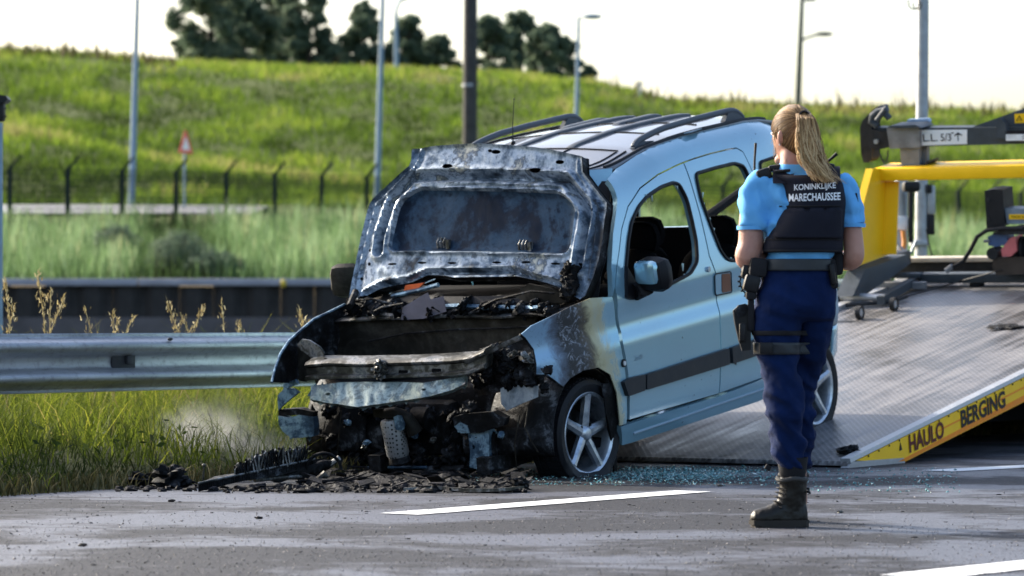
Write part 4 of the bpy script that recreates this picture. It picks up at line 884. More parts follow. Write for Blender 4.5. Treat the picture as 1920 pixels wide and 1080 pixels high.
# ---- burnt engine bay
def onu(px, py, u): return Vector(CF.on(px, py, 0, -u))
def plate(nm, pts, u, dep, m, par=CAR, step=.03, amp=.012, sc=6, holes=(), lab=None):
    dep = min(dep, .05); amp = amp*.4 if len(pts) < 12 else amp
    P2 = [tuple(onu(x, y, u)[1:]) for x, y in pts]; H2 = [[(onu(x, y, u).y+rx*math.cos(q), onu(x, y, u).z+rz_*math.sin(q)) for q in np.linspace(0, 2*math.pi, 10, endpoint=False)] for x, y, rx, rz_ in holes]
    tl = .55 if nm == 'lower_panel' else 0
    fn = lambda v, w_: (-u+tl*max(0, .72-w_)+amp*mnoise.noise(Vector((v*sc, w_*sc, u*3)))+amp*.4*mnoise.noise(Vector((v*sc*4, w_*sc*4, u*3))), v, w_)
    return panel(nm, P2, H2, fn, step*.7, m, par, thick=dep, flip=(1, 0, 0), label=lab, ang=28)
plate('bulkhead', [(628, 601), (800, 597), (1010, 592), (996, 622), (968, 642), (890, 690), (870, 760), (600, 760), (585, 690), (598, 640)], .05, .012, M_bwall, amp=.05, sc=2.6)
mb = MB(); pts = [onu(x, y, .03) for x, y in ((632, 603), (700, 598), (800, 595), (855, 592), (920, 595), (1012, 591))]; mb.loft([[p+Vector(d) for d in ((.02, 0, -.006), (.025, 0, .004), (.0, 0, .014), (-.06, 0, .016), (-.06, 0, -.006))] for p in pts]); mb.build('bulkhead_rail', M_bmetal, CAR)
mb = MB(); pts = [onu(x, y, .02) for x, y in ((690, 640), (760, 625), (850, 618), (940, 615), (1000, 612))]; mb.tube(pts, .006, 6); mb.build('pipe', M_bdark, CAR)
# scuttle: charred tray under the bonnet hinge
V = []; F = []
for i in range(15):
    for j in range(60):
        t = i/14; v = -.80+1.54*j/59; x = -.05-.20*t; z = .945+.07*t+.035*mnoise.noise(Vector((v*5, t*2, 1)))+.02*mnoise.noise(Vector((v*17, t*6, 4))); V.append((x, v, z))
for i in range(14):
    for j in range(59): k = i*60+j; F.append((k, k+1, k+61, k+60))
mb = MB(); mb.add(V, F); mb.build('scuttle_tray', M_bdark, CAR)
def chunk(px, py, u, rx, rz_, seed, m=None, dep=.06, nm='charred_lump', ji=.6): mb = MB(); mb.ell((0, 0, 0), (dep, rx, rz_), 18, 12, ji, seed); o = mb.build(nm, m or M_bdark, CAR, 25); o.location = onu(px, py, u); o.rotation_euler = (seed*.7, seed*1.3 % .6, 0); return o
for k in range(26): chunk(660+k*15, 578+8*math.sin(k*2.1), .06+.03*math.sin(k*1.7), .03+.02*math.sin(k*3.3)**2, .018+.012*math.sin(k*1.1)**2, k+1)
mb = MB(); P_ = [onu(x, y, .0) for x, y in ((752, 600), (760, 575), (785, 556), (800, 549), (812, 560), (828, 556), (834, 585), (800, 596))]; mb.prism([p+Vector((.03*math.sin(i*2), 0, 0)) for i, p in enumerate(P_)], (-.004, 0, 0)); mb.build('bent_sheet', plain('mauve_ash_sheet', (.13, .12, .15), .6, .3), CAR)
for x0, x1, y0, y1, m in ((834, 920, 570, 580, M_bblue), (905, 1000, 573, 582, M_bblue), (996, 1036, 574, 582, M_bblue), (860, 900, 581, 588, M_bmetal), (700, 752, 585, 598, M_bmetal)):
    mb = MB(); p, q = onu(x0, (y0+y1)/2, .04), onu(x1, (y0+y1)/2, .04); mb.loft([[c+Vector(d) for d in ((0, 0, -.012), (.012, 0, .0), (0, 0, .014), (-.04, 0, .012), (-.04, 0, -.012))] for c in (p, p.lerp(q, .3)+Vector((.01, 0, .004)), p.lerp(q, .7)-Vector((.006, 0, .003)), q)]); mb.build('scuttle_bracket', m, CAR)
mb = MB()
for pts in (((880, 588), (905, 575), (935, 560), (968, 556)), ((735, 570), (700, 560), (670, 562)), ((920, 566), (955, 556), (1000, 545), (1040, 550)), ((690, 590), (720, 575), (760, 568)), ((960, 590), (1000, 588), (1030, 592))): mb = MB(); mb.tube([onu(x, y, .0)+Vector((.02*math.sin(i), 0, 0)) for i, (x, y) in enumerate(pts)], .007, 6); mb.build('burnt_wire', M_bdark, CAR)
mb = MB(); mb.prism([onu(x, y, .14) for x, y in ((757, 545), (760, 535), (795, 530), (785, 540))], (-.02, 0, 0)); mb.build('orange_fragment', plain('orange_plastic', (.75, .13, .03), .5, bump=0), CAR)
mb = MB(); mb.tube([onu(x, y, .13) for x, y in ((735, 555), (755, 551), (790, 543), (822, 534))], .013, 8); mb.build('seal_strip', M_bblue, CAR)
plate('scuttle_end_cover', [(965, 560), (980, 540), (990, 532), (1030, 540), (1060, 556), (1062, 568), (1000, 570)], .10, .02, M_bwall, amp=.02)
# cross member across the nose
def beamsec(nm, pts, u, prof, m):
    mb = MB(); mb.loft([[onu(x, y, u)+Vector(d)*1.0+Vector((0, 0, .006*mnoise.noise(Vector((x*.03, i, 2))))) for i, d in enumerate(prof)] for x, y in pts]); return mb.build(nm, m, CAR, 30)
XM = [(576, 692), (590, 690), (620, 689), (680, 690), (740, 688), (800, 686), (850, 684), (885, 680), (912, 668)]
cm = beamsec('cross_member', XM, -.60, [(.012, 0, -.062), (.030, 0, -.054), (.030, 0, -.042), (.006, 0, -.032), (.004, 0, .004), (.024, 0, .014), (.026, 0, .026), (.006, 0, .040), (-.075, 0, .054), (-.09, 0, .05), (-.09, 0, .02), (-.05, 0, -.05)], M_bmetal)
for x, y in ((605, 676), (674, 678), (733, 676), (772, 675)): 
    mb = MB(); c = onu(x, y, -.60); mb.ell(c+Vector((-.03, 0, .004)), (.012, .014, .006), 10, 6); mb.build('bolt_hole', M_inner, cm)
for x, y in ((757, 693), (819, 690)): mb = MB(); c = onu(x, y, -.60); mb.box(c+Vector((.004, 0, -.014)), (.012, .06, .024), bev=.005); mb.build('slot', M_inner, cm)
for k in range(5): chunk(713+5*math.sin(k*2.3), 682+k*5, -.645, .022, .022, 60+k, M_bmetal, .03, 'melted_badge', .9)
LT = [(588, 722), (640, 716), (690, 714), (800, 716), (850, 708), (872, 704), (874, 718), (858, 728), (820, 739), (760, 748), (690, 757), (620, 750), (596, 744)]
plate('lower_panel', LT, -.585, .03, burntmat('pale_scorched_steel', [(.30, (.02, .025, .03)), (.40, (.08, .12, .14)), (.48, (.30, .37, .36)), (.54, (.09, .12, .13)), (.60, (.36, .40, .33)), (.68, (.05, .06, .06))], 5, .4, (.25, .5), .2), amp=.03, sc=5, step=.02, holes=((625, 736, .016, .007), (806, 727, .014, .006)))
mb = MB(); mb.tube([onu(x, y, -.60) for x, y in LT[6:]], .009, 6); mb.build('lower_lip', M_bmetal, CAR)
plate('lower_panel_flap', [(576, 742), (590, 720), (604, 742), (600, 748)], -.57, .008, M_bblue, amp=.01)
plate('wing_bracket', [(556, 646), (566, 636), (580, 638), (600, 650), (608, 662), (604, 672), (596, 676), (585, 672), (572, 662), (562, 656)], -.52, .012, M_bmetal, amp=.02)
plate('wing_inner_panel', [(556, 650), (572, 662), (586, 674), (580, 700), (574, 716), (560, 714)], -.48, .01, M_bwall, amp=.02)
# near headlamp cavity and inner wing rail
plate('headlamp_cavity', [(880, 690), (900, 655), (960, 635), (985, 634), (1002, 660), (1004, 712), (960, 730), (890, 745)], -.34, .01, M_bdark, amp=.05, sc=9)
mb = MB(); P_ = [onu(1004, 612, -.45), onu(975, 630, -.52), onu(940, 646, -.56), onu(905, 662, -.6), onu(872, 676, -.61)]; mb.loft([[p+Vector(d) for d in ((.01, .0, -.02), (.015, 0, .006), (-.03, 0, .01), (-.035, 0, -.02))] for p in P_]); mb.build('inner_wing_rail', M_bmetal, CAR)
mb = MB(); mb.tube([Vector(sidefn(-.004)(*uw(*p))) for p in ((976, 627), (985, 635), (1000, 656), (1005, 682), (1005, 703), (1026, 704), (1041, 715), (1056, 726))], .007, 6); mb.build('wing_edge', M_bdark, CAR)
rg = np.random.default_rng(3)
for k in range(26): chunk(895+rg.uniform(0, 100), 655+rg.uniform(0, 62), -.40-.14*rg.random(), rg.uniform(.02, .05), rg.uniform(.02, .045), 100+k, M_bdark, .04)
for k, (x, y) in enumerate(((985, 668), (990, 676), (960, 664))): chunk(x, y, -.56, .014, .03, 140+k, M_bmetal, .02)
plate('crash_can', [(938, 729), (950, 722), (988, 716), (1000, 726), (1000, 748), (975, 758), (950, 770), (940, 757)], -.50, .14, burntmat('ash_white_steel', [(.3, (.04, .05, .06)), (.45, (.22, .26, .30)), (.6, (.42, .46, .50)), (.72, (.10, .12, .14))], 10), amp=.012)
mb = MB()
for k in range(16): mb.ell(onu(945+rg.uniform(0, 85), 712+rg.uniform(-18, 16), -.46-.08*rg.random()), (.03, rg.uniform(.015, .04), rg.uniform(.01, .03)), 10, 8, .7, k)
mb.build('melted_bracket', M_bdark, CAR)
# lower front: brackets, catalyst shield, engine
plate('chassis_bracket', [(850, 782), (870, 776), (925, 772), (948, 784), (944, 798), (918, 806), (900, 812), (876, 812), (852, 800)], -.46, .12, M_bdark, amp=.02)
plate('chassis_leg', [(878, 812), (916, 806), (917, 850), (916, 878), (900, 881), (880, 876), (882, 850)], -.44, .05, M_bblue, amp=.012, holes=((888, 838, .010, .012),))
plate('chassis_leg_lip', [(852, 800), (862, 792), (876, 798), (880, 812), (864, 812)], -.47, .03, M_bblue, amp=.01)
plate('bumper_bracket', [(521, 780), (540, 784), (560, 778), (588, 782), (590, 800), (589, 818), (560, 821), (546, 822), (530, 808), (522, 795)], -.50, .05, M_bblue, amp=.015)
plate('bumper_bracket_top', [(521, 768), (560, 766), (588, 772), (588, 782), (560, 778), (521, 780)], -.49, .06, M_bdark, amp=.02)
plate('wing_stub', [(520, 742), (530, 730), (548, 728), (560, 736), (544, 748), (530, 760), (521, 770)], -.5, .02, M_bblue, amp=.012); plate('wing_stub', [(530, 720), (552, 712), (558, 720), (540, 728), (532, 734)], -.5, .02, M_bblue, amp=.012)
a = N('perforated_shield'); v = a.coord(); vo = a.n('ShaderNodeTexVoronoi', feature='F1'); vo.inputs['Scale'].default_value = 1; vo.inputs['Randomness'].default_value = 0
mp = a.n('ShaderNodeMapping'); a.l(v, mp.inputs[0]); mp.inputs['Scale'].default_value = (58, 58, 58); mp.inputs['Rotation'].default_value = (0, R(45), 0); a.l(mp.outputs[0], vo.inputs['Vector'])
dots = a.ramp(vo.outputs['Distance'], [(.30, 1.), (.36, 0.)]); a.set(Base_Color=a.mix(dots, (.30, .30, .30), (.012, .012, .012)), Metallic=.5, Roughness=.5); a.bump(dots, -.4, .004); M_perf = a.m
hs_ = empty('catalytic_converter'); hs_.parent = CAR; p0, p1 = onu(733, 786, -.52), onu(748, 858, -.50); hs_.location = p0
mb = MB(); mb.tube([(0, 0, 0), (p1-p0)*.1, (p1-p0)*.9, p1-p0], [.055, .062, .062, .05], 28); mb.build('heat_shield', M_perf, hs_, 60)
mb = MB(); mb.tube([(p1-p0)*.97, (p1-p0)*1.12, (p1-p0)*1.2], [.055, .06, .03], 18); mb.build('flange', M_bdark, hs_)
mb = MB(); mb.tube([Vector((0, -.03, .03)), Vector((.0, .03, .035)), Vector((-.02, .09, .0)), Vector((-.05, .12, -.08))], [.03, .035, .04, .045], 14); mb.build('exhaust_elbow', M_bwall, hs_)
plate('shield_clamp', [(698, 768), (740, 764), (760, 770), (758, 780), (730, 778), (716, 784), (700, 782)], -.50, .02, M_bwall, amp=.01); plate('shield_strap', [(738, 782), (752, 780), (758, 796), (756, 806), (742, 806)], -.57, .01, M_bblue, amp=.01)
mb = MB(); mb.box((-.05, -.05, .42), (.5, 1.0, .34), bev=.05); mb.box((.18, -.15, .36), (.25, .5, .3), bev=.04); mb.cyl((.3, .25, .3), (.3, .45, .3), .12, 20); mb.cyl((.28, -.45, .32), (.28, -.3, .32), .1, 20); mb.cyl((.34, -.1, .42), (.34, .0, .42), .07, 18); mb.build('engine_block', M_bdark, CAR)
for k in range(70): chunk(610+rg.uniform(0, 290), 762+rg.uniform(0, 115), -.25-.15*rg.random(), rg.uniform(.02, .06), rg.uniform(.02, .06), 200+k, M_bdark, .05)
for k, (x, y, m) in enumerate(((652, 792, M_bblue), (688, 830, M_bblue), (684, 838, M_bmetal), (778, 816, M_bblue), (770, 812, M_bmetal), (845, 840, M_bdark), (812, 825, M_bmetal), (940, 815, M_bblue))): chunk(x, y, -.44, .02, .014, 300+k, m, .02)
mb = MB(); mb.tube([onu(x, y, -.40) for x, y in ((560, 880), (640, 882), (760, 881), (872, 879))], .022, 8); mb.build('subframe', M_bdark, CAR)
mb = MB(); mb.tube([onu(x, y, -.43) for x, y in ((690, 877), (740, 876), (800, 876))], .008, 6); mb.build('subframe_edge', M_bblue, CAR)
mb = MB(); mb.box((.1, -.28, .20), (.8, .08, .09)); mb.box((.1, .42, .20), (.8, .08, .09)); mb.build('chassis_rail', M_bdark, CAR)
mb = MB()
for pts in (((990, 765), (988, 800), (995, 830), (1008, 848)), ((975, 778), (968, 830), (966, 880)), ((640, 770), (638, 830), (628, 875)), ((610, 790), (606, 830), (596, 875))): mb = MB(); mb.tube([onu(x, y, -.42)+Vector((.02*math.sin(i*2), 0, 0)) for i, (x, y) in enumerate(pts)], .004, 6); mb.build('hanging_wire', M_bwall, CAR)
plate('far_strut', [(575, 850), (588, 842), (596, 860), (590, 890), (574, 892)], -.35, .04, M_bwall, amp=.02)
# ---- raised bonnet
def hpt(px, py): x, y, z = CF.plane(px, py, (-1, 0, -.42), .10-.42*1.03); return (y, (z-1.03)*1.0846)
HN = Vector((1, 0, .42))/1.0846
HO = [hpt(*p) for p in [(650, 559), (655, 530), (661, 499), (673, 445), (686, 392), (692, 377), (698, 369), (712, 357), (740, 334), (769, 311), (773, 300), (774, 281), (812, 276), (854, 273), (900, 271), (960, 274), (1000, 277), (1031, 281), (1091, 293), (1092, 322), (1112, 350), (1134, 378), (1133, 392), (1130, 410), (1126, 445), (1120, 481), (1108, 520), (1095, 552), (1085, 560), (1063, 548), (1045, 537), (1024, 529), (998, 523), (971, 520), (910, 521), (854, 522), (826, 517), (805, 516), (778, 523), (748, 534), (715, 543), (684, 552), (668, 560)]]
HI = rnd_poly([hpt(*p) for p in [(730, 468), (733, 440), (750, 378), (783, 355), (1049, 361), (1076, 386), (1063, 473)]], .05, 4)
G1 = [hpt(*p) for p in [(708, 470), (712, 440), (735, 372), (776, 333), (900, 331), (1060, 336), (1095, 380), (1098, 400), (1085, 470), (1080, 500)]]
G2 = [hpt(*p) for p in [(682, 550), (720, 533), (768, 526), (802, 512), (860, 511), (968, 509), (998, 520), (1040, 530), (1062, 540)]]
G3 = [hpt(*p) for p in [(664, 545), (672, 490), (690, 420), (702, 380), (776, 318), (786, 300), (790, 284)]]; G4 = [hpt(*p) for p in [(1084, 300), (1082, 322), (1120, 385), (1112, 450), (1100, 520)]]
def hood_h(y, s_):
    dO = sdist(y, s_, HO); dI = sdist(y, s_, HI); g1 = sdist(y, s_, G1, False); g2 = sdist(y, s_, G2, False); g3 = sdist(y, s_, G3, False); g4 = sdist(y, s_, G4, False)
    h = .012*np.exp(-(dO/.010)**2)-.045*np.exp(-(g1/.017)**2)+.020*np.exp(-((g1-.040)/.014)**2)-.030*np.exp(-(g2/.012)**2)+.018*np.exp(-((g2-.026)/.010)**2)+.012*np.exp(-(g3/.008)**2)-.01*np.exp(-((g3-.02)/.01)**2)+.012*np.exp(-(g4/.008)**2)
    h += .016*np.exp(-((dI-.012)/.009)**2)-.03*np.clip((.012-dI)/.03, 0, 1)
    h += .012*np.clip((s_-.66)/.1, 0, 1)-.05*(y+.0)**2
    return h
def hood3(y, s_, extra=0.0):
    h = float(hood_h(np.array([y]), np.array([s_]))[0])+.004*mnoise.noise(Vector((y*9, s_*9, 0)))+.002*mnoise.noise(Vector((y*30, s_*30, 0)))+extra
    z = 1.03+s_/1.0846; x = -(.10+.42*(z-1.03)); return Vector((x, y, z))+HN*h
def ellp(px, py, rx, ry, n=12): return [hpt(px+rx*math.cos(q), py+ry*math.sin(q)) for q in np.linspace(0, 2*math.pi, n, endpoint=False)]
HH = [ellp(841, 313, 10, 5), ellp(1006, 320, 11, 5), ellp(932, 286, 9, 4), ellp(921, 284, 4, 3), ellp(1050, 304, 8, 4)]+[ellp(x, y, 9, 2.2, 8) for x, y in ((733, 494), (790, 492), (847, 493), (931, 492), (985, 491), (1039, 493))]+[ellp(x, y, 3, 3.4, 8) for x, y in ((712, 383), (698, 436), (689, 467), (688, 493), (673, 520), (1107, 392), (1097, 440), (1080, 491), (805, 519), (966, 516))]
def hood_all(X):
    h = hood_h(X[:, 0], X[:, 1]); out = []
    for (y, s_), hh_ in zip(X, h):
        z = 1.03+s_/1.0846; p = Vector((-(.10+.42*(z-1.03)), y, z))+HN*(float(hh_)+.004*mnoise.noise(Vector((y*9, s_*9, 0)))+.0025*mnoise.noise(Vector((y*26, s_*26, 0)))); out.append(p[:])
    return np.array(out)
hood3.vec = hood_all
BON = panel('bonnet', HO, [HI]+HH, hood3, .009, M_bframe, CAR, thick=0, flip=tuple(HN), ang=50, label='burnt underside of the raised bonnet')
panel('inner_panel', HI, [], hood3, .02, M_binner, BON, thick=0, flip=tuple(HN), ang=50)
HB = [p for p in shrink(HO, -.006)]
def skin3(y, s_): z = 1.03+s_/1.0846; return Vector((-(.10+.42*(z-1.03)), y, z))+HN*(-.05-.05*y*y)
panel('outer_skin', HB, [], skin3, .06, M_bdark, BON, thick=.006, flip=tuple(-HN))
mb = MB(); n = len(HO); V = []; F = []
for i, p in enumerate(resample(HO, .03)): V += [hood3(*p), skin3(*p)]
m_ = len(V)//2
for i in range(m_): F.append((2*i, 2*i+1, 2*((i+1) % m_)+1, 2*((i+1) % m_)))
mb.add(V, F); mb.build('edge_fold', M_bdark, BON)
for cx, cy in ((825, 452), (978, 456)):
    mb = MB()
    for k in (-1, 0, 1):
        A_, B_ = hood3(*hpt(cx+k*6-3, cy+10)), hood3(*hpt(cx+k*6+2, cy-7)); mb.tube([A_+HN*.004, A_.lerp(B_, .5)+HN*.026, B_+HN*.02], .0065, 6)
    mb.box(hood3(*hpt(cx+12, cy+4))+HN*.008, (.03, .02, .05)); mb.build('insulation_clip', M_bmetal, BON)
mb = MB()
for k in range(14): q = hood3(*hpt(1068+8*math.sin(k*1.9), 502+k*4))+HN*.02; mb.ell(q, (.03, .028+.01*math.sin(k), .028), 10, 8, .8, k)
mb.build('melted_hinge', M_bdark, BON)
mb = MB(); mb.tube([hood3(*hpt(662, 545))+HN*.0, Vector(onu(655, 575, -.05))], .02, 8); mb.build('hinge', M_bdark, BON)
# ================================================================== TOW TRUCK  (bed axes: x up the ramp, y across to its far side, z off the deck)
PS, AL = R(30), math.atan(.17)
ba = np.array([math.sin(PS)*math.cos(AL), math.cos(PS)*math.cos(AL), math.sin(AL)]); bl = np.array([-math.cos(PS), math.sin(PS), 0]); bn = np.cross(ba, bl)
BF = Frame((1.92, 19.8, .035), [ba, bl, bn])
TRK = empty('tow_truck', label='yellow recovery truck with tilted grey loading ramp under the car', cat='tow truck', mat=BF.matrix())
def bq(px, py, q): return Vector(BF.on(px, py, 1, q))
def bt(px, py, t): return Vector(BF.on(px, py, 0, t))
def br(px, py, r=0): return Vector(BF.on(px, py, 2, r))
a = N('chequer_plate'); v = a.coord(); br_ = a.noise(a.coord(scale=(.12, 3.2, 1)), 3.5, 8, .68); cloud = a.noise(v, 1.5, 6, .6); 
vo = a.n('ShaderNodeTexVoronoi'); vo.inputs['Randomness'].default_value = 0; vo.inputs['Scale'].default_value = 1; mp = a.n('ShaderNodeMapping'); a.l(v, mp.inputs[0]); mp.inputs['Scale'].default_value = (24, 36, 1); mp.inputs['Rotation'].default_value = (0, 0, R(45)); a.l(mp.outputs[0], vo.inputs['Vector'])
dots = a.ramp(vo.outputs['Distance'], [(.16, 1.), (.34, 0.)]); mxx = a.math('ADD', a.math('MULTIPLY', br_, .6), a.math('MULTIPLY', cloud, .4))
cc_ = a.ramp(mxx, [(.36, (.03, .03, .032)), (.45, (.09, .085, .085)), (.52, (.18, .17, .172)), (.60, (.22, .21, .21)), (.70, (.35, .33, .31))])
sxy = a.n('ShaderNodeSeparateXYZ'); a.l(v, sxy.inputs[0]); toe = a.math('MULTIPLY', a.ramp(sxy.outputs[0], [(.04, 1.), (.5, 0.)]), a.ramp(a.noise(v, 7, 5), [(.5, 0.), (.62, 1.)])); cc_ = a.mix(a.math('MULTIPLY', toe, .8), cc_, (.02, .018, .015))
a.set(Base_Color=a.mix(a.math('MULTIPLY', dots, .28), cc_, (.5, .5, .5)), Metallic=.35, Roughness=a.ramp(mxx, [(.38, .30), (.62, .60)])); a.bump(dots, .22, .004); M_deck = a.m
M_yel = plain('yellow_paint', (.95, .54, .008), .45, spec=.3, var=.08, scale=5, bump=.05); M_ora = plain('orange_stripe', (.85, .24, .006), .45, spec=.3, var=.08, bump=0); M_alu = plain('aluminium_edge', (.40, .41, .43), .45, .5, var=.15, scale=25); M_dkgrey = plain('dark_grey_paint', (.055, .065, .075), .5, var=.25, scale=10); M_grey = plain('grey_steel', (.22, .22, .23), .5, .4, var=.35, scale=9); M_frame = plain('greasy_black_steel', (.03, .03, .032), .55, .3, var=.5)
M_let = plain('dark_red_lettering', (.10, .012, .012), .5, bump=0); M_letb = plain('black_lettering', (.012, .010, .014), .5, bump=0)
# deck, toe and side band
mb = MB(); mb.prism([(-.02, 0, -.02), (0, 0, 0), (7.05, 0, 0), (7.05, 0, -.07), (.4, 0, -.07)], (0, 2.5, 0)); mb.build('deck', M_deck, TRK)
def bandpoly(L, q, dep, nm, m, par=TRK): mb = MB(); mb.prism([bq(x, y, q) for x, y in L], (0, dep, 0)); return mb.build(nm, m, par)
top0, top1 = bq(1603, 866, 0), bq(1920, 704, 0); bot0, bot1 = bq(1693, 866, 0), bq(1920, 754, 0)
def ext(p, q, t): d = (q-p)/(q.x-p.x); return p+d*(t-p.x)
mb = MB(); mb.prism([(top0.x, -.012, -.012), (7.05, -.012, -.012), (7.05, -.012, bot1.z-.01), (bot0.x, -.012, bot0.z)], (0, .05, 0)); band = mb.build('side_band', M_yel, TRK)
mb = MB(); mb.prism([(bot0.x-.1, -.014, bot0.z*.86), (7.04, -.014, bot1.z*.55), (7.04, -.014, bot1.z-.006), (bot0.x+.01, -.014, bot0.z+.003)], (0, .002, 0)); mb.build('orange_stripe', M_ora, band)
mb = MB(); mb.prism([(bot0.x+.35, -.0145, bot0.z*.50), (bot0.x+.62, -.0145, bot0.z*.44), (7.0, -.0145, bot1.z*.38), (7.0, -.0145, bot1.z*.46)], (0, .002, 0)); mb.build('orange_stripe', M_ora, band)
mb = MB(); mb.prism([(-.03, -.014, -.03), (.02, -.014, -.004), (bot0.x*.98, -.014, bot0.z+.028), (bot0.x, -.014, bot0.z-.006), (.05, -.014, -.055)], (0, .05, 0)); mb.build('toe_lip', M_alu, TRK)
mb = MB(); mb.prism([(.0, -.016, -.006), (.0, .052, -.006), (.0, .048, .018), (.0, -.012, .018)], (7.05, 0, 0)); mb.build('edge_trim', M_alu, TRK)
mb = MB()
for k in range(46): mb.cyl((.25+k*.15, -.013, -.018), (.25+k*.15, -.018, -.018), .006, 6)
tag(mb.build('rivets', M_frame, TRK), kind='stuff')
mb = MB(); mb.prism([(0, 2.42, 0), (0, 2.5, 0), (0, 2.5, .03), (0, 2.42, .03)], (7.0, 0, 0)); mb.build('edge_trim', M_alu, TRK)
def side_text(txt, x0, y0, x1, y1, hpx, m):
    p, q = bq(x0, y0, -.016), bq(x1, y1, -.016); h_ = abs(bq(x0, y0-hpx, -.016).z-p.z); me = fit_text(txt, q.x-p.x, h_, .03); sl = (q.z-p.z)/(q.x-p.x)
    for v in me.vertices: v.co = Vector((p.x+v.co.x, -.0165, p.z+v.co.y+v.co.x*sl))
    me.materials.append(m); o = link('lettering', me, band); return o
side_text('HAULO', 1706, 850, 1771, 820, 34, M_let); side_text('BERGING', 1803, 803, 1886, 763, 34, M_letb)
mb = MB(); c = bq(1689, 838, -.016); mb.prism([c+Vector((-.02, 0, -.02)), c+Vector((.02, 0, -.02)), c+Vector((.0, 0, .028))], (0, .002, 0)); mb.build('warning_sticker', M_letb, band)
# headboard
T0 = 6.2
def yplate(L, q, dep, m=M_yel, nm='gusset'): return bandpoly(L, q, dep, nm, m)
yplate([(1637, 316), (1614, 401), (1589, 506), (1668, 477), (1674, 341), (1690, 330), (1690, 316)], 2.45, .06)
P_ = bt(1637, 316, T0); Q_ = bt(1643, 340, T0)
mb = MB(); mb.box((T0+.17, 1.15, (P_.z+Q_.z)/2), (.34, 2.72, P_.z-Q_.z), bev=.012); hbm = mb.build('headboard_beam', M_yel, TRK)
mb = MB(); f0, f1 = bq(1674, 341, 2.39), bq(1669, 477, 2.39); mb.loft([[p+Vector(d) for d in ((0, -.045, 0), (0, .06, 0), (.02, .06, 0), (.02, -.045, 0))] for p in (f0, f1)]); mb.build('gusset_flange', M_yel, TRK)
mb = MB(); mb.box((T0+.2, .02, (Q_.z+.05)/2), (.30, .10, Q_.z-.05), bev=.01); mb.build('headboard_post', M_yel, TRK)
mb = MB(); p = [bq(x, y, 2.49) for x, y in ((1566, 556), (1589, 506), (1668, 477), (1676, 494), (1640, 520), (1592, 552))]; mb.prism(p, (0, -.14, 0)); mb.build('side_sill', M_dkgrey, TRK)
def fbox(x0, y0, x1, y1, t, dep, nm, m, bev=.008, par=TRK):
    p, q = bt(x0, y0, t), bt(x1, y1, t); mb = MB(); mb.box((t+dep/2, (p.y+q.y)/2, (p.z+q.z)/2), (dep, abs(p.y-q.y), abs(p.z-q.z)), bev=min(bev, dep*.3)); return mb.build(nm, m, par)
M_beige = plain('pale_beige_steel', (.45, .40, .33), .6)
fbox(1668, 484, 1990, 490, 6.75, .1, 'top_rail', M_beige); fbox(1650, 490, 1990, 514, 6.8, .1, 'cross_channel', M_frame); fbox(1722, 514, 1990, 530, 6.3, .12, 'cross_beam', M_dkgrey); fbox(1600, 514, 1724, 522, 6.25, .08, 'cross_beam', M_dkgrey)
fbox(1660, 476, 1690, 500, 6.5, .2, 'corner_block', M_frame)
# lifting arm on the headboard
ARM = empty('lifting_arm'); ARM.parent = TRK; TA = T0+.16
def fp(L, t, dep, nm, m, par=ARM): mb = MB(); mb.prism([bt(x, y, t)-Vector((0, 0, 0)) for x, y in L], (dep, 0, 0)); return mb.build(nm, m, par)
fp([(1632, 240), (1990, 238), (1990, 268), (1632, 277)], TA, .14, 'boom', M_dkgrey)
fp([(1662, 239), (1672, 235), (1716, 235), (1724, 243), (1724, 277), (1668, 279)], TA-.05, .05, 'clamp_plate', M_grey)
fp([(1694, 240), (1702, 224), (1740, 222), (1743, 227), (1738, 241)], TA+.14, .04, 'back_plate', plain('pale_blue_paint', (.30, .42, .60), .5))
fp([(1664, 240), (1668, 236), (1716, 234), (1728, 240)], TA-.10, .24, 'clamp_cover', M_dkgrey)
fp([(1687, 277), (1723, 277), (1724, 312), (1690, 312)], TA-.02, .16, 'bracket', M_grey); fp([(1723, 277), (1738, 274), (1738, 303), (1724, 312)], TA+.05, .05, 'bracket_side', M_grey); fp([(1681, 311), (1728, 310), (1741, 301), (1741, 305), (1728, 315), (1681, 315)], TA-.04, .2, 'base_plate', M_frame)
fp([(1612, 240), (1617, 226), (1634, 208), (1646, 199), (1651, 202), (1642, 216), (1635, 230), (1634, 299), (1628, 305), (1619, 305), (1614, 288)], TA-.03, .16, 'hook_jaw', M_frame)
mb = MB(); mb.tube([bt(x, y, TA-.05) for x, y in ((1645, 236), (1634, 228), (1636, 217), (1646, 209), (1657, 207), (1664, 203))], .026, 10); mb.build('hook_claw', M_dkgrey, ARM)
mb = MB(); mb.tube([bt(1644, 226, TA-.08), bt(1660, 205, TA-.08)], .02, 10); mb.build('claw_pin', M_dkgrey, ARM); mb = MB(); mb.tube([bt(1655, 208, TA-.06), bt(1668, 222, TA-.06)], .024, 10); mb.build('claw_stub', M_dkgrey, ARM)
fp([(1634, 243), (1664, 247), (1668, 276), (1640, 282), (1634, 276)], TA-.04, .18, 'boom_end', M_frame)
mb = MB(); c = bt(1644, 265, TA-.045); mb.cyl(c, c+Vector((-.02, 0, 0)), .018, 12); mb.build('pin', M_alu, ARM)
for k, (x, y) in enumerate([(1649, 284), (1650, 289), (1652, 295), (1655, 301), (1658, 305), (1662, 302), (1664, 296), (1665, 290), (1665, 284)]):
    mb = MB(); c = bt(x, y, TA-.03); d = Vector((0, .004, .012)) if k % 2 else Vector((.004, 0, .012)); mb.tube([c-d, c+d], .006, 6); mb.build('chain_link', M_frame, ARM)
lp = fp([(1724, 244), (1813, 243), (1813, 270), (1724, 273)], TA-.006, .005, 'load_plate', plain('white_plate', (.78, .80, .82), .4, var=.06, bump=0))
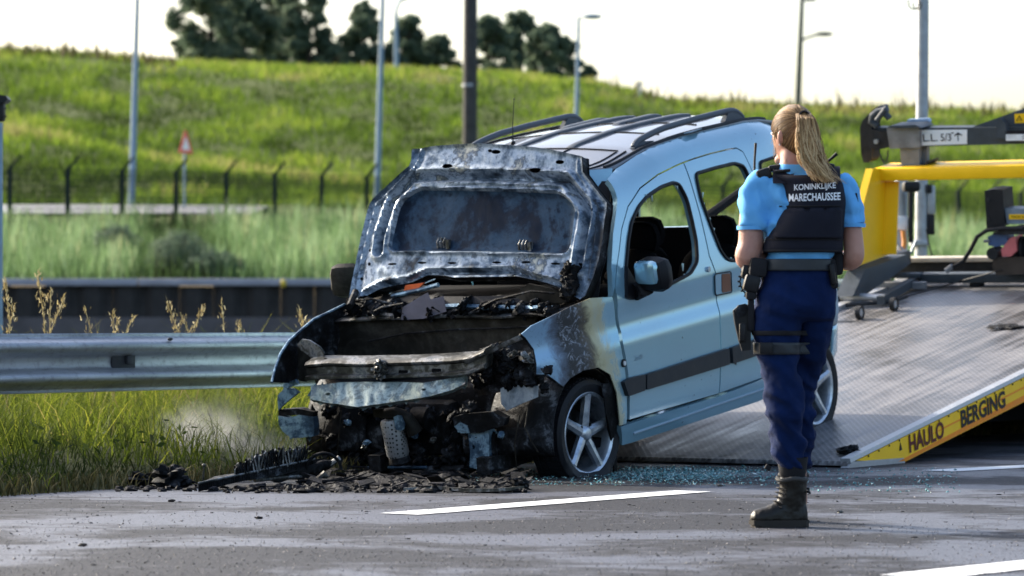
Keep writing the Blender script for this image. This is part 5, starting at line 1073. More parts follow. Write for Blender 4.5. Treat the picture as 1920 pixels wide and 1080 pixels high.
def front_text(txt, x0, y0, x1, y1, hpx, t, m, par, bold=.01):
    p, q = bt(x0, y0, t), bt(x1, y1, t); h_ = abs(bt(x0, y0-hpx, t).z-p.z); me = fit_text(txt, abs(q.y-p.y), h_, bold); sl = (q.z-p.z)/abs(q.y-p.y)
    for v in me.vertices: v.co = Vector((t, p.y-v.co.x, p.z+v.co.y+v.co.x*sl))
    me.materials.append(m); return link('lettering', me, par)
front_text('.L.L.', 1726, 266, 1758, 265, 14, TA-.008, M_letb, lp); front_text('5/3', 1764, 265, 1784, 264, 14, TA-.008, M_letb, lp); front_text('T', 1792, 264, 1801, 264, 13, TA-.008, M_letb, lp)
for L in ([(1789, 254), (1796, 248), (1797, 250), (1790, 256)], [(1796, 248), (1804, 253), (1803, 255), (1796, 250)], [(1783, 249), (1788, 248), (1788, 250), (1783, 251)]): fp(L, TA-.008, .001, 'arrow_mark', M_letb, lp)
fp([(1820, 239), (1990, 178), (1990, 240)], TA+.03, .08, 'brace', M_dkgrey); fp([(1866, 258), (1868, 232), (1876, 222), (1885, 232), (1890, 262)], TA-.05, .06, 'pivot_plate', M_bluesteel if False else M_dkgrey)
lb = fp([(1886, 252), (1990, 251), (1990, 263), (1886, 264)], TA-.052, .004, 'info_plate', M_white); fp([(1884, 245), (1990, 244), (1990, 250), (1884, 251)], TA-.05, .004, 'info_plate', M_letb); front_text('C', 1917, 261, 1921, 261, 7, TA-.054, M_letb, lb)
st = fp([(1902, 214), (1940, 211), (1940, 229), (1903, 231)], TA+.026, .004, 'hazard_sticker', M_yel); fp([(1905, 227), (1917, 226), (1911, 216)], TA+.024, .002, 'hazard_triangle', M_letb, st); fp([(1907.5, 226), (1914.6, 225.3), (1911, 219)], TA+.022, .002, 'hazard_field', M_yel, st); fp([(1910.4, 221), (1911.6, 221), (1911.4, 225), (1910.6, 225)], TA+.02, .002, 'exclamation_mark', M_letb, st)
# winch group
TW = 6.15; M_wblue = plain('blue_pump_paint', (.05, .10, .22), .45); M_wred = plain('red_clamp_paint', (.50, .12, .12), .45)
WIN = empty('winch'); WIN.parent = TRK
fp([(1846, 358), (1862, 355), (1880, 356), (1884, 424), (1850, 430)], TW, .2, 'control_box', M_black, WIN)
for y in (374, 412): 
    mb = MB(); c = bt(1853, y, TW); mb.cyl(c+Vector((.01, 0, 0)), c-Vector((.006, 0, 0)), .014, 10); mb.build('box_bolt', M_frame, WIN)
fp([(1884, 391), (1990, 392), (1990, 420), (1888, 420)], TW+.02, .14, 'winch_beam', plain('grey_blue_paint', (.16, .20, .24), .5), WIN); s2 = fp([(1892, 402), (1990, 402), (1990, 412), (1892, 411)], TW+.015, .004, 'yellow_sticker', M_yel, WIN); front_text('MADE IN', 1896, 409, 1922, 409, 5, TW+.012, M_letb, s2, 0)
fp([(1852, 444), (1866, 437), (1888, 440), (1890, 458), (1868, 463), (1853, 460)], TW, .14, 'pump', M_wblue, WIN); mb = MB(); c = bt(1862, 475, TW); mb.cyl(c+Vector((.1, 0, 0)), c-Vector((.02, 0, 0)), .045, 18); mb.build('motor', M_frame, WIN)
mb = MB(); mb.cyl(bt(1845, 452, TW), bt(1856, 452, TW), .012, 8); mb.build('fitting', M_grey, WIN)
fp([(1877, 468), (1893, 447), (1903, 443), (1907, 470), (1895, 481), (1879, 481)], TW-.03, .16, 'red_clamp', M_wred, WIN)
mb = MB(); p, q = bt(1900, 466, TW+.08), bt(1990, 466, TW+.08); mb.cyl(p, q, .085, 24); mb.build('drum', M_frame, WIN)
mb = MB()
for k in range(7): c = p.lerp(q, .05+.12*k); mb.cyl(c-Vector((0, .012, 0)), c+Vector((0, .012, 0)), .093, 24)
tag(mb.build('rope_turns', M_inner, WIN), kind='stuff')
fp([(1862, 482), (1990, 481), (1990, 512), (1868, 516), (1860, 500)], TW, .3, 'pedestal', plain('brown_grease_steel', (.06, .045, .035), .5), WIN)
mb = MB(); mb.tube([bt(x, y, TW-.06) for x, y in ((1920, 428), (1880, 428), (1850, 432), (1832, 444), (1820, 468), (1806, 490), (1788, 500), (1774, 508))], .016, 10); mb.build('hydraulic_hose', M_black, WIN)
mb = MB(); mb.tube([bt(1786, 499, TW-.06), bt(1774, 508, TW-.06)], .022, 10); mb.build('hose_fitting', M_grey, WIN)
mb = MB(); mb.tube([bt(1878, 506, TW-.02), br(1790, 530, .03), br(1697, 557, .01)], .006, 6); mb.build('winch_rope', M_frame, WIN)
fp([(1905, 425), (1990, 424), (1990, 440), (1862, 440), (1862, 436)], TW-.05, .1, 'valve_bank', M_frame, WIN)
# loose gear lying at the far edge of the deck: things of their own
def thing_bed(nm, label, cat, px, py, r=0): p = br(px, py, r); w_ = CFtoW(p); return empty(nm, w_, label, cat), p
BM = BF.matrix()
def CFtoW(p): return BM @ Vector(p)
def bedthing(nm, label, cat, px, py, group=None):
    p = br(px, py, 0); m = BM.copy(); m.translation = BM @ p; e = empty(nm, label=label, cat=cat, group=group, mat=m); return e, p
e, p0 = bedthing('tow_dolly_frame', 'grey steel tow dolly frame with tube lying at the far edge of the ramp', 'tow dolly', 1630, 560)
def rel(x, y, r): return br(x, y, r)-p0
mb = MB(); mb.tube([rel(1578, 556, .06), rel(1660, 558, .06)], .028, 12); mb.build('tube', M_alu, e); mb = MB(); mb.loft([[rel(x, y, .05)+Vector(d) for d in ((-.04, -.03, -.03), (-.04, .03, -.03), (-.04, .03, .03), (-.04, -.03, .03))] for x, y in ((1655, 562), (1724, 522))]); mb.build('diagonal_bar', M_dkgrey, e)
mb = MB(); mb.tube([rel(1585, 572, .03), rel(1670, 566, .03), rel(1700, 556, .03)], .014, 8); mb.build('pull_bar', M_frame, e)
for x, y in ((1612, 586), (1676, 570)): mb = MB(); mb.lathe([(.03, -.015), (.05, -.018), (.05, .018), (.03, .015)], 20, 'y', rel(x, y, .05), True); mb.build('wheel', M_frame, e); mb = MB(); mb.lathe([(.0, -.010), (.032, -.012), (.032, .012), (.0, .01)], 16, 'y', rel(x, y, .05)); mb.build('wheel_hub', M_alu, e)
mb = MB(); mb.box(rel(1650, 528, .04), (.3, .05, .05)); mb.build('cross_bar', M_dkgrey, e); mb = MB(); mb.box(rel(1690, 535, .04), (.05, .4, .05)); mb.build('cross_bar', M_grey, e)
M_cloth = plain('pale_teal_cloth', (.22, .45, .50), .8)
e, p0 = bedthing('rolled_strap', 'blue grey rolled tarpaulin at the far edge of the ramp beside the officer', 'tarpaulin', 1592, 548)
mb = MB(); mb.tube([Vector((0, .12, .05)), Vector((0, -.12, .05))], [.05, .055], 18); mb.lathe([(.055, -.13), (.056, -.12), (.03, -.125)], 18, 'y', (0, 0, .05)); mb.build('roll', plain('blue_grey_fabric', (.10, .16, .21), .8), e)
e, p0 = bedthing('teal_cloth', 'crumpled pale teal cloth lying on the tow dolly', 'cloth', 1622, 540)
V = [(x*.16+.02*mnoise.noise(Vector((x*3, y*3, 0))), y*.12, .07+.04*mnoise.noise(Vector((x*4, y*4, 7)))) for x in np.linspace(-1, 1, 12) for y in np.linspace(-1, 1, 12)]
mb = MB(); mb.add(V, [(i*12+j, i*12+j+1, (i+1)*12+j+1, (i+1)*12+j) for i in range(11) for j in range(11)]); mb.build('cloth_sheet', M_cloth, e)
e, p0 = bedthing('black_hook', 'black lashing hook lying on the deck below the winch', 'hook', 1832, 536)
mb = MB(); mb.lathe([(.02, .0), (.055, .0), (.06, .015), (.04, .03), (.02, .03)], 20, 'z'); mb.build('puck', M_black, e); mb = MB(); mb.cyl((0, 0, .02), (0, 0, .05), .022, 12); mb.build('knob', M_black, e)
e, p0 = bedthing('charred_scrap', 'black charred scrap lying on the ramp toe near the yellow band', 'debris', 1588, 850)
mb = MB(); mb.ell((0, 0, .018), (.05, .06, .02), 16, 10, .6, 3); mb.ell((.02, -.03, .025), (.04, .03, .022), 12, 8, .6, 5); mb.build('scrap', M_bdark, e)
e, p0 = bedthing('oil_rag', 'dark greasy scrap on the deck at the right edge', 'debris', 1885, 615)
mb = MB(); mb.ell((0, 0, .006), (.10, .12, .012), 20, 10, .9, 9); mb.build('rag', M_bdark, e)
# chassis and rear wheels under the ramp
mb = MB(); Wd = lambda t, q, z: BM.inverted() @ Vector((1.92+math.sin(PS)*t-math.cos(PS)*q, 19.8+math.cos(PS)*t+math.sin(PS)*q, z))
for q in (.75, 1.65):
    mb = MB(); mb.loft([[Wd(t, q-.06, z0), Wd(t, q+.06, z0), Wd(t, q+.06, z0+hh_), Wd(t, q-.06, z0+hh_)] for t, z0, hh_ in ((3.2, .40, .10), (5, .5, .22), (12, .55, .25))]); mb.build('chassis_rail', M_frame, TRK)
for t in (4.75, 6.0):
    for q in (.28, 2.15):
        c = Wd(t, q, .42); W = empty('wheel'); W.parent = TRK; W.location = c; W.rotation_euler = (0, AL, 0)
        mb = MB(); mb.lathe([(.24, -.12), (.36, -.14), (.41, -.12), (.42, -.06), (.42, .06), (.41, .12), (.36, .14), (.24, .12)], 48, 'y'); mb.build('tyre', M_tyre, W)
        mb = MB(); mb.lathe([(.0, -.05), (.12, -.05), (.14, -.10), (.24, -.11)], 32, 'y'); mb.build('rim', M_frame, W)
mb = MB(); mb.loft([[Wd(t, q, z) for q, z in ((.05, .5), (.05, .30), (2.4, .30), (2.4, .5))] for t in (3.9, 4.15)]); mb.build('underrun_bar', M_frame, TRK)
mb = MB(); mb.loft([[Wd(t, q, z) for q, z in ((.62, z1), (.62, .16), (2.3, .16), (2.3, z1))] for t, z1 in ((2.2, .26), (3.2, .42), (5, .72), (9.5, .72))]); mb.build('underbody_shade', M_inner, TRK)  # dark box added in place of the shade below the deck

# ================================================================== DEBRIS ON THE ROAD
def G(px, py): p = gp(px, py); return p
e = empty('fallen_radiator', G(480, 905), 'burnt radiator with fins lying tilted in front of the car', 'radiator'); o0 = Vector(e.location)
A_, B_ = G(372, 922), at(590, 868, G(560, 905).y); A_.z = .02
def pl_(nm, pts, dep, m, par): mb = MB(); mb.prism([Vector(p)-o0 for p in pts], dep); return mb.build(nm, m, par)
A2, B2 = A_+Vector((.05, .35, .02)), B_+Vector((.05, .35, -.01))
mb = MB(); mb.loft([[Vector(p)-o0+Vector(d) for d in ((0, -.01, -.02), (0, .01, -.02), (0, .01, .02), (0, -.01, .02))] for p in (A_, A_.lerp(B_, .33)+Vector((0, 0, .006)), A_.lerp(B_, .66)-Vector((0, 0, .004)), B_)]); mb.build('front_bar', M_bdark, e)
mb = MB(); mb.tube([A_-o0+Vector((0, -.012, .022)), B_-o0+Vector((0, -.012, .022))], .006, 6); mb.build('bar_edge', M_bmetal, e)
for k in range(64):
    t = .02+.96*k/63; p = A_.lerp(B_, t)-o0; mb = MB(); mb.box(p+Vector((0, -.013, -.0)), (.005, .008, .03)); fm = mb.build('bar_tooth', M_bdark, e)
mb = MB(); mb.prism([A_-o0, B_-o0, B2-o0, A2-o0], (0, 0, .02)); mb.build('core', M_bdark, e)
# finned block: rows of thin fins
for k in range(72):
    t = .30+.62*k/71; p = A_.lerp(B_, t)+Vector((0, .06+.03*math.sin(k*2.3), .015))-o0; hgt = (.03+.045*min(1, k/25)+.022*abs(math.sin(k*.37+.4))+.008*math.sin(k*2.9))*(1 if k < 50 else .85); mb = MB(); mb.box(p+Vector((0, 0, hgt/2)), (.006, .10, hgt), rot=(.1*math.sin(k), .25*math.sin(k*1.7), 0)); mb.build('fin', M_bdark if k % 3 else M_bmetal, e)
for k, (x, y, r_) in enumerate(((500, 862, .035), (487, 872, .03), (512, 870, .04), (460, 884, .03), (450, 878, .025))): mb = MB(); mb.ell(at(x, y, G(500, 905).y+.12)-o0, (r_*1.3, r_, r_), 14, 10, .7, k); mb.build('melted_lump', M_bmetal if k < 3 else M_bdark, e)
e = empty('charred_sheet', G(560, 912), 'bent blackened sheet with a pale bar lying beside the radiator', 'debris'); o0 = Vector(e.location); dG = G(560, 912).y
c_1, c_2, c_3, c_4 = G(478, 912), G(592, 905), at(636, 864, dG+.35), at(560, 868, dG+.4); c_1.z = .02; c_2.z = .03
V = []; 
for i in range(14):
    for j in range(14):
        s_, t = i/13, j/13; p = c_1.lerp(c_2, s_).lerp(c_4.lerp(c_3, s_), t)-o0; V.append(p+Vector((0, 0, .025*mnoise.noise(Vector((s_*4, t*4, 0))))))
mb = MB(); mb.add(V, [(i*14+j, i*14+j+1, (i+1)*14+j+1, (i+1)*14+j) for i in range(13) for j in range(13)]); o = mb.build('sheet', M_bdark, e); o.modifiers.new('s', 'SOLIDIFY').thickness = .006
mb = MB(); mb.tube([c_1-o0+Vector((0, -.01, .012)), c_2-o0+Vector((0, -.01, .012))], .011, 8); mb.build('edge_bar', M_bmetal, e); mb = MB(); mb.tube([c_2-o0+Vector((.01, -.01, .02)), c_3-o0+Vector((0, 0, .015))], .014, 8); mb.build('pale_bar', burntmat('pale_ash_bar', [(.3, (.15, .15, .15)), (.55, (.42, .41, .40)), (.7, (.3, .3, .3))], 8), e)
mb = MB(); mb.tube([G(597, 912)-o0+Vector((0, 0, .03)), at(612, 888, dG)-o0], .022, 10); mb.build('end_knob', M_bmetal, e)
mb = MB(); mb.tube([at(607+32*math.cos(q), 880-30*math.sin(q), dG+.3)-o0 for q in np.linspace(.0, 3.14, 16)], .009, 8); mb.build('hoop', M_bdark, e)
for (x, y, rx, rz_, sd_, lb) in ((259, 902, .055, .035, 4, 'smaller charred lump at the left end of the debris'), (318, 897, .085, .06, 8, 'larger charred lump left of the radiator')):
    p = G(x, y+rz_*300); e = empty('charred_lump', p, lb, 'debris', 'charred lumps by the verge'); mb = MB(); mb.ell((0, 0, rz_*.8), (rx, rx, rz_), 22, 14, .9, sd_); mb.ell((rx*.7, .01, rz_*.45), (rx*.5, rx*.5, rz_*.5), 14, 10, .8, sd_+1); mb.build('lump', M_bdark, e)
p = G(381, 905); e = empty('bolt', p, 'thin upright bolt with pale head standing left of the radiator', 'bolt'); mb = MB(); mb.tube([(0, 0, 0), (.004, 0, .085)], .006, 8); mb.build('shank', M_bmetal, e); mb = MB(); mb.ell((.004, 0, .09), (.012, .012, .01), 12, 8); mb.build('head', M_bmetal, e)
e = empty('burnt_trim', G(880, 924), 'long flat strip of burnt trim lying along the edge of the rubble', 'debris'); o0 = Vector(e.location)
mb = MB(); pts = [G(x, y)+Vector((0, 0, h_))-o0 for x, y, h_ in ((757, 922, .012), (820, 921, .018), (880, 924, .012), (940, 925, .018), (983, 922, .022))]; mb.loft([[p+Vector(d) for d in ((0, -.02, -.008), (0, .05, -.008), (0, .05, .006), (0, -.02, .008))] for p in pts]); mb.build('strip', M_bmetal, e); mb = MB(); mb.ell(pts[-1]+Vector((-.02, .02, .02)), (.04, .03, .025), 14, 10, .8, 3); mb.build('curled_end', M_bdark, e)
e = empty('torn_sheet', G(872, 915), 'small pale torn metal sheet standing in the rubble', 'debris'); o0 = Vector(e.location); mb = MB(); mb.prism([at(x, y, o0.y)-o0 for x, y in ((862, 915), (874, 902), (888, 904), (892, 912), (884, 916))], (.01, .02, 0)); mb.build('sheet', M_bmetal, e)
# rubble and soot: uncountable
mb = MB(); r2 = np.random.default_rng(11)
for k in range(520):
    x = r2.uniform(560, 985) if k > 120 else r2.uniform(215, 600); yc = 922-(24 if x > 560 else 12)*r2.beta(1.2, 1.5) if x > 400 else 919-10*r2.random(); p = G(x, min(926, yc+3)); s_ = r2.uniform(.005, .026)*(1 if 430 < x < 960 else .8)
    mb.ell(p+Vector((0, 0, s_*.35)), (s_*r2.uniform(.8, 1.6), s_*r2.uniform(.8, 1.6), s_*r2.uniform(.4, .9)), 7, 5, .9, k)
V = []; F = []; nx_, ny_ = 190, 34
for i in range(nx_):
    for j in range(ny_):
        x = 545+430*i/(nx_-1); y = 924-40*j/(ny_-1)+2*math.sin(i*.35); p = G(x, y); ed = min(i, nx_-1-i)/24; ed = min(1, ed)*min(1, j/5)*(1 if j < 26 else (33-j)/7); p.z = ed*(.010+.036*max(0, mnoise.noise(Vector((x*.015, y*.05, 0)))+.25)+.014*mnoise.noise(Vector((x*.07, y*.2, 5)))+.008*mnoise.noise(Vector((x*.2, y*.5, 9))))-.004; V.append(p)
for i in range(nx_-1):
    for j in range(ny_-1): k = i*ny_+j; F.append((k, k+1, k+ny_+1, k+ny_))
mb.add(V, F); M_rub = burntmat('charred_rubble', [(.3, (.003, .003, .004)), (.5, (.009, .009, .010)), (.58, (.018, .017, .020)), (.66, (.06, .055, .065)), (.74, (.02, .05, .08))], 14, .05, (.5, .9), .8)
for k in range(90):
    x = r2.uniform(560, 985); p = G(x, 923-30*r2.random()); L_ = r2.uniform(.04, .16); wd_ = L_*r2.uniform(.2, .6); q = r2.uniform(0, 6.28); d = Vector((math.cos(q), math.sin(q)*.8, r2.uniform(-.1, .35))); s_ = Vector((-math.sin(q), math.cos(q), r2.uniform(-.3, .3))); c = p+Vector((0, 0, .02+.03*r2.random()))
    mb.prism([c-d*L_/2-s_*wd_/2, c+d*L_*.3-s_*wd_*.6, c+d*L_/2+s_*wd_*.2, c-d*L_*.2+s_*wd_/2], (0, 0, .006))
tag(mb.build('charred_rubble', M_rub), 'heap of charred rubble melted onto the asphalt before the car', 'debris', kind='stuff')
# glass crumbs
a = N('glass_crumbs'); at_ = a.n('ShaderNodeAttribute', attribute_name='tint'); a.set(Base_Color=a.ramp(at_.outputs['Fac'], [(0, (.04, .16, .17)), (.6, (.12, .34, .36)), (.9, (.35, .6, .6)), (1, (.8, .9, .9))]), Roughness=.08); a.b.inputs['Specular IOR Level'].default_value = .9; M_crumb = a.m
n = 5200; pxs = np.concatenate([r2.normal(1265, 75, n*6//10), r2.uniform(860, 1500, n*3//10), r2.uniform(1500, 1800, n-n*6//10-n*3//10)]); pys = np.concatenate([r2.normal(890, 7, n*6//10), r2.uniform(878, 912, n*3//10), r2.uniform(880, 925, n-n*6//10-n*3//10)])
P_ = np.array([G(x, max(876, y))[:] for x, y in zip(pxs, pys)]); s_ = r2.uniform(.002, .007, n); q = r2.normal(0, 1, (n, 4, 3))*s_[:, None, None]; V = P_[:, None, :]+q; V[:, :, 2] = np.abs(V[:, :, 2])+.002
F = (np.arange(n)*4)[:, None, None]+np.array([[0, 1, 2], [0, 2, 3], [0, 3, 1], [1, 3, 2]])[None]; tag(link('glass_crumbs', npmesh('glass_crumbs', V.reshape(-1, 3), F.reshape(-1, 3), M_crumb, {'tint': np.repeat(r2.random(n), 4)})), 'crumbs of blue green safety glass strewn on the asphalt', 'broken glass', kind='stuff')
mb = MB()
for k in range(110): 
    p = G(r2.uniform(0, 1900), 925+140*r2.random()**1.6); s_ = r2.uniform(.0015, .006); mb.ell(p+Vector((0, 0, s_*.3)), (s_*r2.uniform(1, 2.5), s_*1.2, s_*.5), 6, 4, .5, k)
tag(mb.build('grit', M_bdark), 'scattered black grit on the asphalt', 'grit', kind='stuff')
n = 9000; P_ = np.array([G(x, y)[:] for x, y in zip(r2.uniform(-40, 1960, n), 925+165*r2.random(n)**.8)]); s_ = r2.uniform(.0012, .0036, n); q = r2.normal(0, 1, (n, 4, 3))*s_[:, None, None]; V = P_[:, None, :]+q; V[:, :, 2] = np.abs(V[:, :, 2])
a = N('chippings'); at_ = a.n('ShaderNodeAttribute', attribute_name='tint'); a.set(Base_Color=a.ramp(at_.outputs['Fac'], [(0, (.02, .02, .022)), (.5, (.09, .088, .095)), (1, (.30, .29, .30))]), Roughness=.7)
F = (np.arange(n)*4)[:, None, None]+np.array([[0, 1, 2], [0, 2, 3], [0, 3, 1], [1, 3, 2]])[None]; tag(link('chippings', npmesh('chippings', V.reshape(-1, 3), F.reshape(-1, 3), a.m, {'tint': np.repeat(r2.random(n), 4)})), 'fine stone chippings in the asphalt surface', 'gravel', kind='stuff')
for k, (x, y, lb) in enumerate(((1575, 962, 'small brown chip on the asphalt right of the boot'), (484, 973, 'small black chip on the asphalt below the radiator'), (155, 1024, 'small black chip on the asphalt at the lower left'), (322, 941, 'thin dark sliver on the asphalt left of the rubble'), (1351, 912, 'thin sliver on the asphalt beyond the white dash'))):
    p = G(x, y); e = empty('chip', p, lb, 'debris', 'loose chips on the asphalt'); mb = MB(); mb.ell((0, 0, .005), (.016, .010, .006), 10, 6, .8, k); mb.build('flake', M_bmetal if k in (0, 4) else M_bdark, e)
# ---- thin smoke drifting off the debris
a = N('smoke'); a.t.nodes.remove(a.b); pv = a.n('ShaderNodeVolumePrincipled'); tc = a.n('ShaderNodeTexCoord'); v = tc.outputs['Object']
r_ = a.sphere(v, (0, 0, 0), (1, 1, 1)); d1 = a.noise(a.coord(scale=(1.1, 1.1, .9)), 1.7, 6, .6, 1.0); fall = a.ramp(r_, [(.05, 1.), (.95, 0.)], 'EASE'); den = a.math('MULTIPLY', a.math('MULTIPLY', fall, fall), a.ramp(d1, [(.40, 0.), (.75, 1.)]))
pv.inputs['Color'].default_value = (.92, .93, .95, 1); pv.inputs['Anisotropy'].default_value = .4; a.l(a.math('MULTIPLY', den, 7.5), pv.inputs['Density']); a.l(pv.outputs[0], a.out.inputs['Volume'])
for nm, (x, y, D, sc_, lb) in enumerate(((435, 870, 19.5, (.85, .5, .36), 'thin pale smoke rising behind the fallen radiator'), (400, 822, 19.7, (.52, .4, .46), 'fainter wisp of smoke drifting above the verge grass'))):
    mb = MB(); mb.ell((0, 0, 0), (1, 1, 1), 20, 14); o = mb.build('smoke', a.m); o.location = at(x, y, D); o.scale = sc_; tag(o, lb, 'smoke', kind='stuff')
# ================================================================== OFFICER
PD = FPX*CAMH/390.0; PX0 = at(1480, 988, PD)
def Q(px, py, dy=0.0): return at(px, py, PD+dy)-Vector(PX0)
PER = empty('person', PX0, 'female officer in dark vest, blue shirt and navy trousers seen from behind', 'person')
PXM = FPX/PD                                             # photo pixels per metre at the officer
def ringp(px, py, hw, hd, dy=0, n=28, tilt=(0, 0), sq=2.3, rot=0.0):
    c = Q(px, py, dy); hw = hw/PXM; out = []
    for k in range(n):
        t = 2*math.pi*k/n; cx, sy = math.cos(t), math.sin(t); x = hw*math.copysign(abs(cx)**(2/sq), cx); y = hd*math.copysign(abs(sy)**(2/sq), sy)
        xr, yr = x*math.cos(rot)-y*math.sin(rot), x*math.sin(rot)+y*math.cos(rot)
        out.append(c+Vector((xr, yr, x*tilt[0]+y*tilt[1])))
    return out
def lofts(rows, k=4, **kw):                              # rows: px, py, half width px, half depth m, dy
    R_ = catmull([np.array(r_, float) for r_ in rows], k); mb = MB(); mb.loft([ringp(*r_[:4], dy=r_[4], **kw) for r_ in R_]); return mb
def limb(pts, rad, k=5, n=16): P_ = catmull([np.array([*p, r_]) for p, r_ in zip(pts, rad)], k); mb = MB(); mb.tube([Vector(p[:3]) for p in P_], [p[3] for p in P_], n); return mb
def merge(*ms):
    mb = MB()
    for m in ms: mb.add(m.v, m.f)
    return mb
def weld(mb, name, m, vox, smooth_it=2, disp=None):
    o = mb.build('tmp', m, None, 180); md = o.modifiers.new('r', 'REMESH'); md.mode = 'VOXEL'; md.voxel_size = vox; md2 = o.modifiers.new('sm', 'SMOOTH'); md2.factor = .5; md2.iterations = smooth_it
    me = baked(o); bpy.data.objects.remove(o); me.name = name
    if disp:
        nr_ = [v.normal.copy() for v in me.vertices]
        for v, nn in zip(me.vertices, nr_): v.co += nn*disp(v.co)
        me.update()
    me.materials.clear(); me.materials.append(m); me.polygons.foreach_set('use_smooth', [True]*len(me.polygons)); return me
a = N('skin'); v = a.coord(); f = a.noise(v, 9, 5, .6); a.set(Base_Color=a.ramp(f, [(.3, (.36, .17, .12)), (.7, (.50, .27, .20))]), Roughness=.5); a.b.inputs['Subsurface Weight'].default_value = .08; a.b.inputs['Subsurface Radius'].default_value = (.01, .004, .002); a.bump(a.noise(v, 300, 3), .08, .001); M_skin = a.m
def clothm(name, c, weave=900, var=.25, rough=.8, sheen=.0):
    a = N(name); v = a.coord(); f = a.noise(v, 7, 6, .6); w_ = a.noise(v, weave, 2, .5)
    a.set(Base_Color=a.ramp(a.math('ADD', a.math('MULTIPLY', f, .7), a.math('MULTIPLY', w_, .3)), [(.3, tuple(x*(1-var) for x in c)), (.7, tuple(x*(1+var) for x in c))]), Roughness=rough); a.b.inputs['Sheen Weight'].default_value = sheen; a.b.inputs['Specular IOR Level'].default_value = .2; a.bump(w_, .25, .002); return a.m
M_shirt = clothm('light_blue_shirt', (.13, .42, .78), var=.10); M_trous = clothm('navy_trousers', (.0020, .011, .052), var=.45, rough=.95); M_vest = clothm('black_vest', (.010, .011, .019), var=.3); M_web = clothm('black_webbing', (.014, .014, .016), 500); M_leather = plain('worn_boot_leather', (.010, .008, .005), .45, spec=.3, var=.5, scale=14, bump=.4); M_sole = plain('boot_sole', (.03, .026, .022), .7); M_polymer = plain('black_polymer', (.012, .012, .013), .4, bump=.05)
M_beltm = plain('belt_leather', (.035, .04, .045), .4, var=.2)
# ---- body: head, neck, trunk, arms with hands, legs, one continuous mesh
hc = Q(1488, 255, .02); HR = (.078, .095, .118); fd_ = Vector((-.62, .78, 0)).normalized(); fs_ = Vector((fd_.y, -fd_.x, 0))
def headp(f_, s_, z): return hc+fd_*f_+fs_*s_+Vector((0, 0, z))
hm = MB(); V = []; n_, m_ = 32, 22
for i in range(m_+1):
    a_ = math.pi*i/m_
    for k in range(n_):
        q = 2*math.pi*k/n_; d = Vector((math.sin(a_)*math.cos(q), math.sin(a_)*math.sin(q), math.cos(a_))); f_, s_, z = d.x*.098, d.y*.076, d.z*.118
        if z < 0: j_ = -z/.118; s_ *= 1-.28*j_; f_ = f_*(1-.10*j_)+.018*j_
        V.append(headp(f_, s_, z))
hm.add(V, [(i*n_+k, i*n_+(k+1) % n_, (i+1)*n_+(k+1) % n_, (i+1)*n_+k) for i in range(m_) for k in range(n_)])
nose = MB(); nose.tube([headp(.088, 0, .02), headp(.108, 0, -.018), headp(.098, 0, -.03)], [.009, .015, .010], 10)
lips = MB(); lips.ell(headp(.094, 0, -.062), (.014, .018, .008), 12, 8)
chin = MB(); chin.ell(headp(.085, 0, -.095), (.022, .022, .02), 12, 8)
ears = MB()
for sg in (1, -1): ears.lathe([(.0, -.006), (.016, -.008), (.026, .0), (.028, .006), (.02, .009), (.0, .002)], 16, 'y', (0, 0, 0))
def ear(sg):
    mb = MB(); c = headp(-.004, sg*.072, -.01); mb.ell(c, (.018, .018, .032), 14, 10)
    mb.ell(headp(-.014, sg*.084, -.008), (.016, .013, .031), 14, 10); return mb
neck = limb([Q(1486, 338, .0), Q(1487, 312, .0), Q(1489, 285, .01)], [.066, .056, .056])
trunk = lofts([(1502, 335, 45, .06, .01), (1505, 360, 52, .075, .0), (1508, 410, 48, .085, 0), (1500, 470, 46, .09, 0), (1496, 520, 55, .095, 0), (1493, 556, 58, .085, 0), (1493, 575, 50, .06, 0)])
def hand(wr, d, palm_n, curl):
    d = Vector(d).normalized(); pn = Vector(palm_n).normalized(); sd = d.cross(pn).normalized(); ms = []
    mb = MB(); mb.loft([[wr+d*t+sd*w_*cx+pn*th_*sy for cx, sy in ((-1, -.6), (-.6, -1), (.6, -1), (1, -.6), (1, .6), (.6, 1), (-.6, 1), (-1, .6))] for t, w_, th_ in ((-.01, .026, .02), (.03, .036, .017), (.07, .042, .015), (.088, .040, .013))]); ms.append(mb)
    for k, ln in enumerate((.066, .076, .070, .054)):
        b_ = wr+d*.085+sd*(-.030+.020*k); p1 = b_+d*ln*.45+pn*curl*.006; p2 = p1+(d*.75+pn*curl*.7)*ln*.33; p3 = p2+(d*.2+pn*curl)*ln*.25; ms.append(limb([b_-d*.02, b_, p1, p2, p3], [.0095, .0095, .0088, .008, .007], 3, 8))
    b_ = wr+d*.025-sd*.030; ms.append(limb([b_, b_-sd*.022+d*.025, b_-sd*.028+d*.055+pn*.01, b_-sd*.02+d*.078+pn*.015], [.013, .0125, .011, .009], 3, 8)); return ms
armL = limb([Q(1424, 350, 0), Q(1408, 400, -.005), Q(1408, 455, -.01), Q(1401, 484, -.01), Q(1424, 488, .08), Q(1452, 478, .19), Q(1464, 472, .24)], [.045, .046, .053, .050, .046, .034, .028]); hL = hand(Q(1466, 471, .25), (.55, .8, .15), (.7, -.5, -.3), 1)
armR = limb([Q(1578, 352, 0), Q(1594, 400, .0), Q(1600, 455, .0), Q(1600, 484, .01), Q(1582, 488, .10), Q(1558, 478, .20), Q(1546, 472, .25)], [.036, .036, .042, .042, .040, .033, .028]); hR = hand(Q(1544, 471, .26), (-.55, .8, .15), (-.7, -.5, -.3), 1)
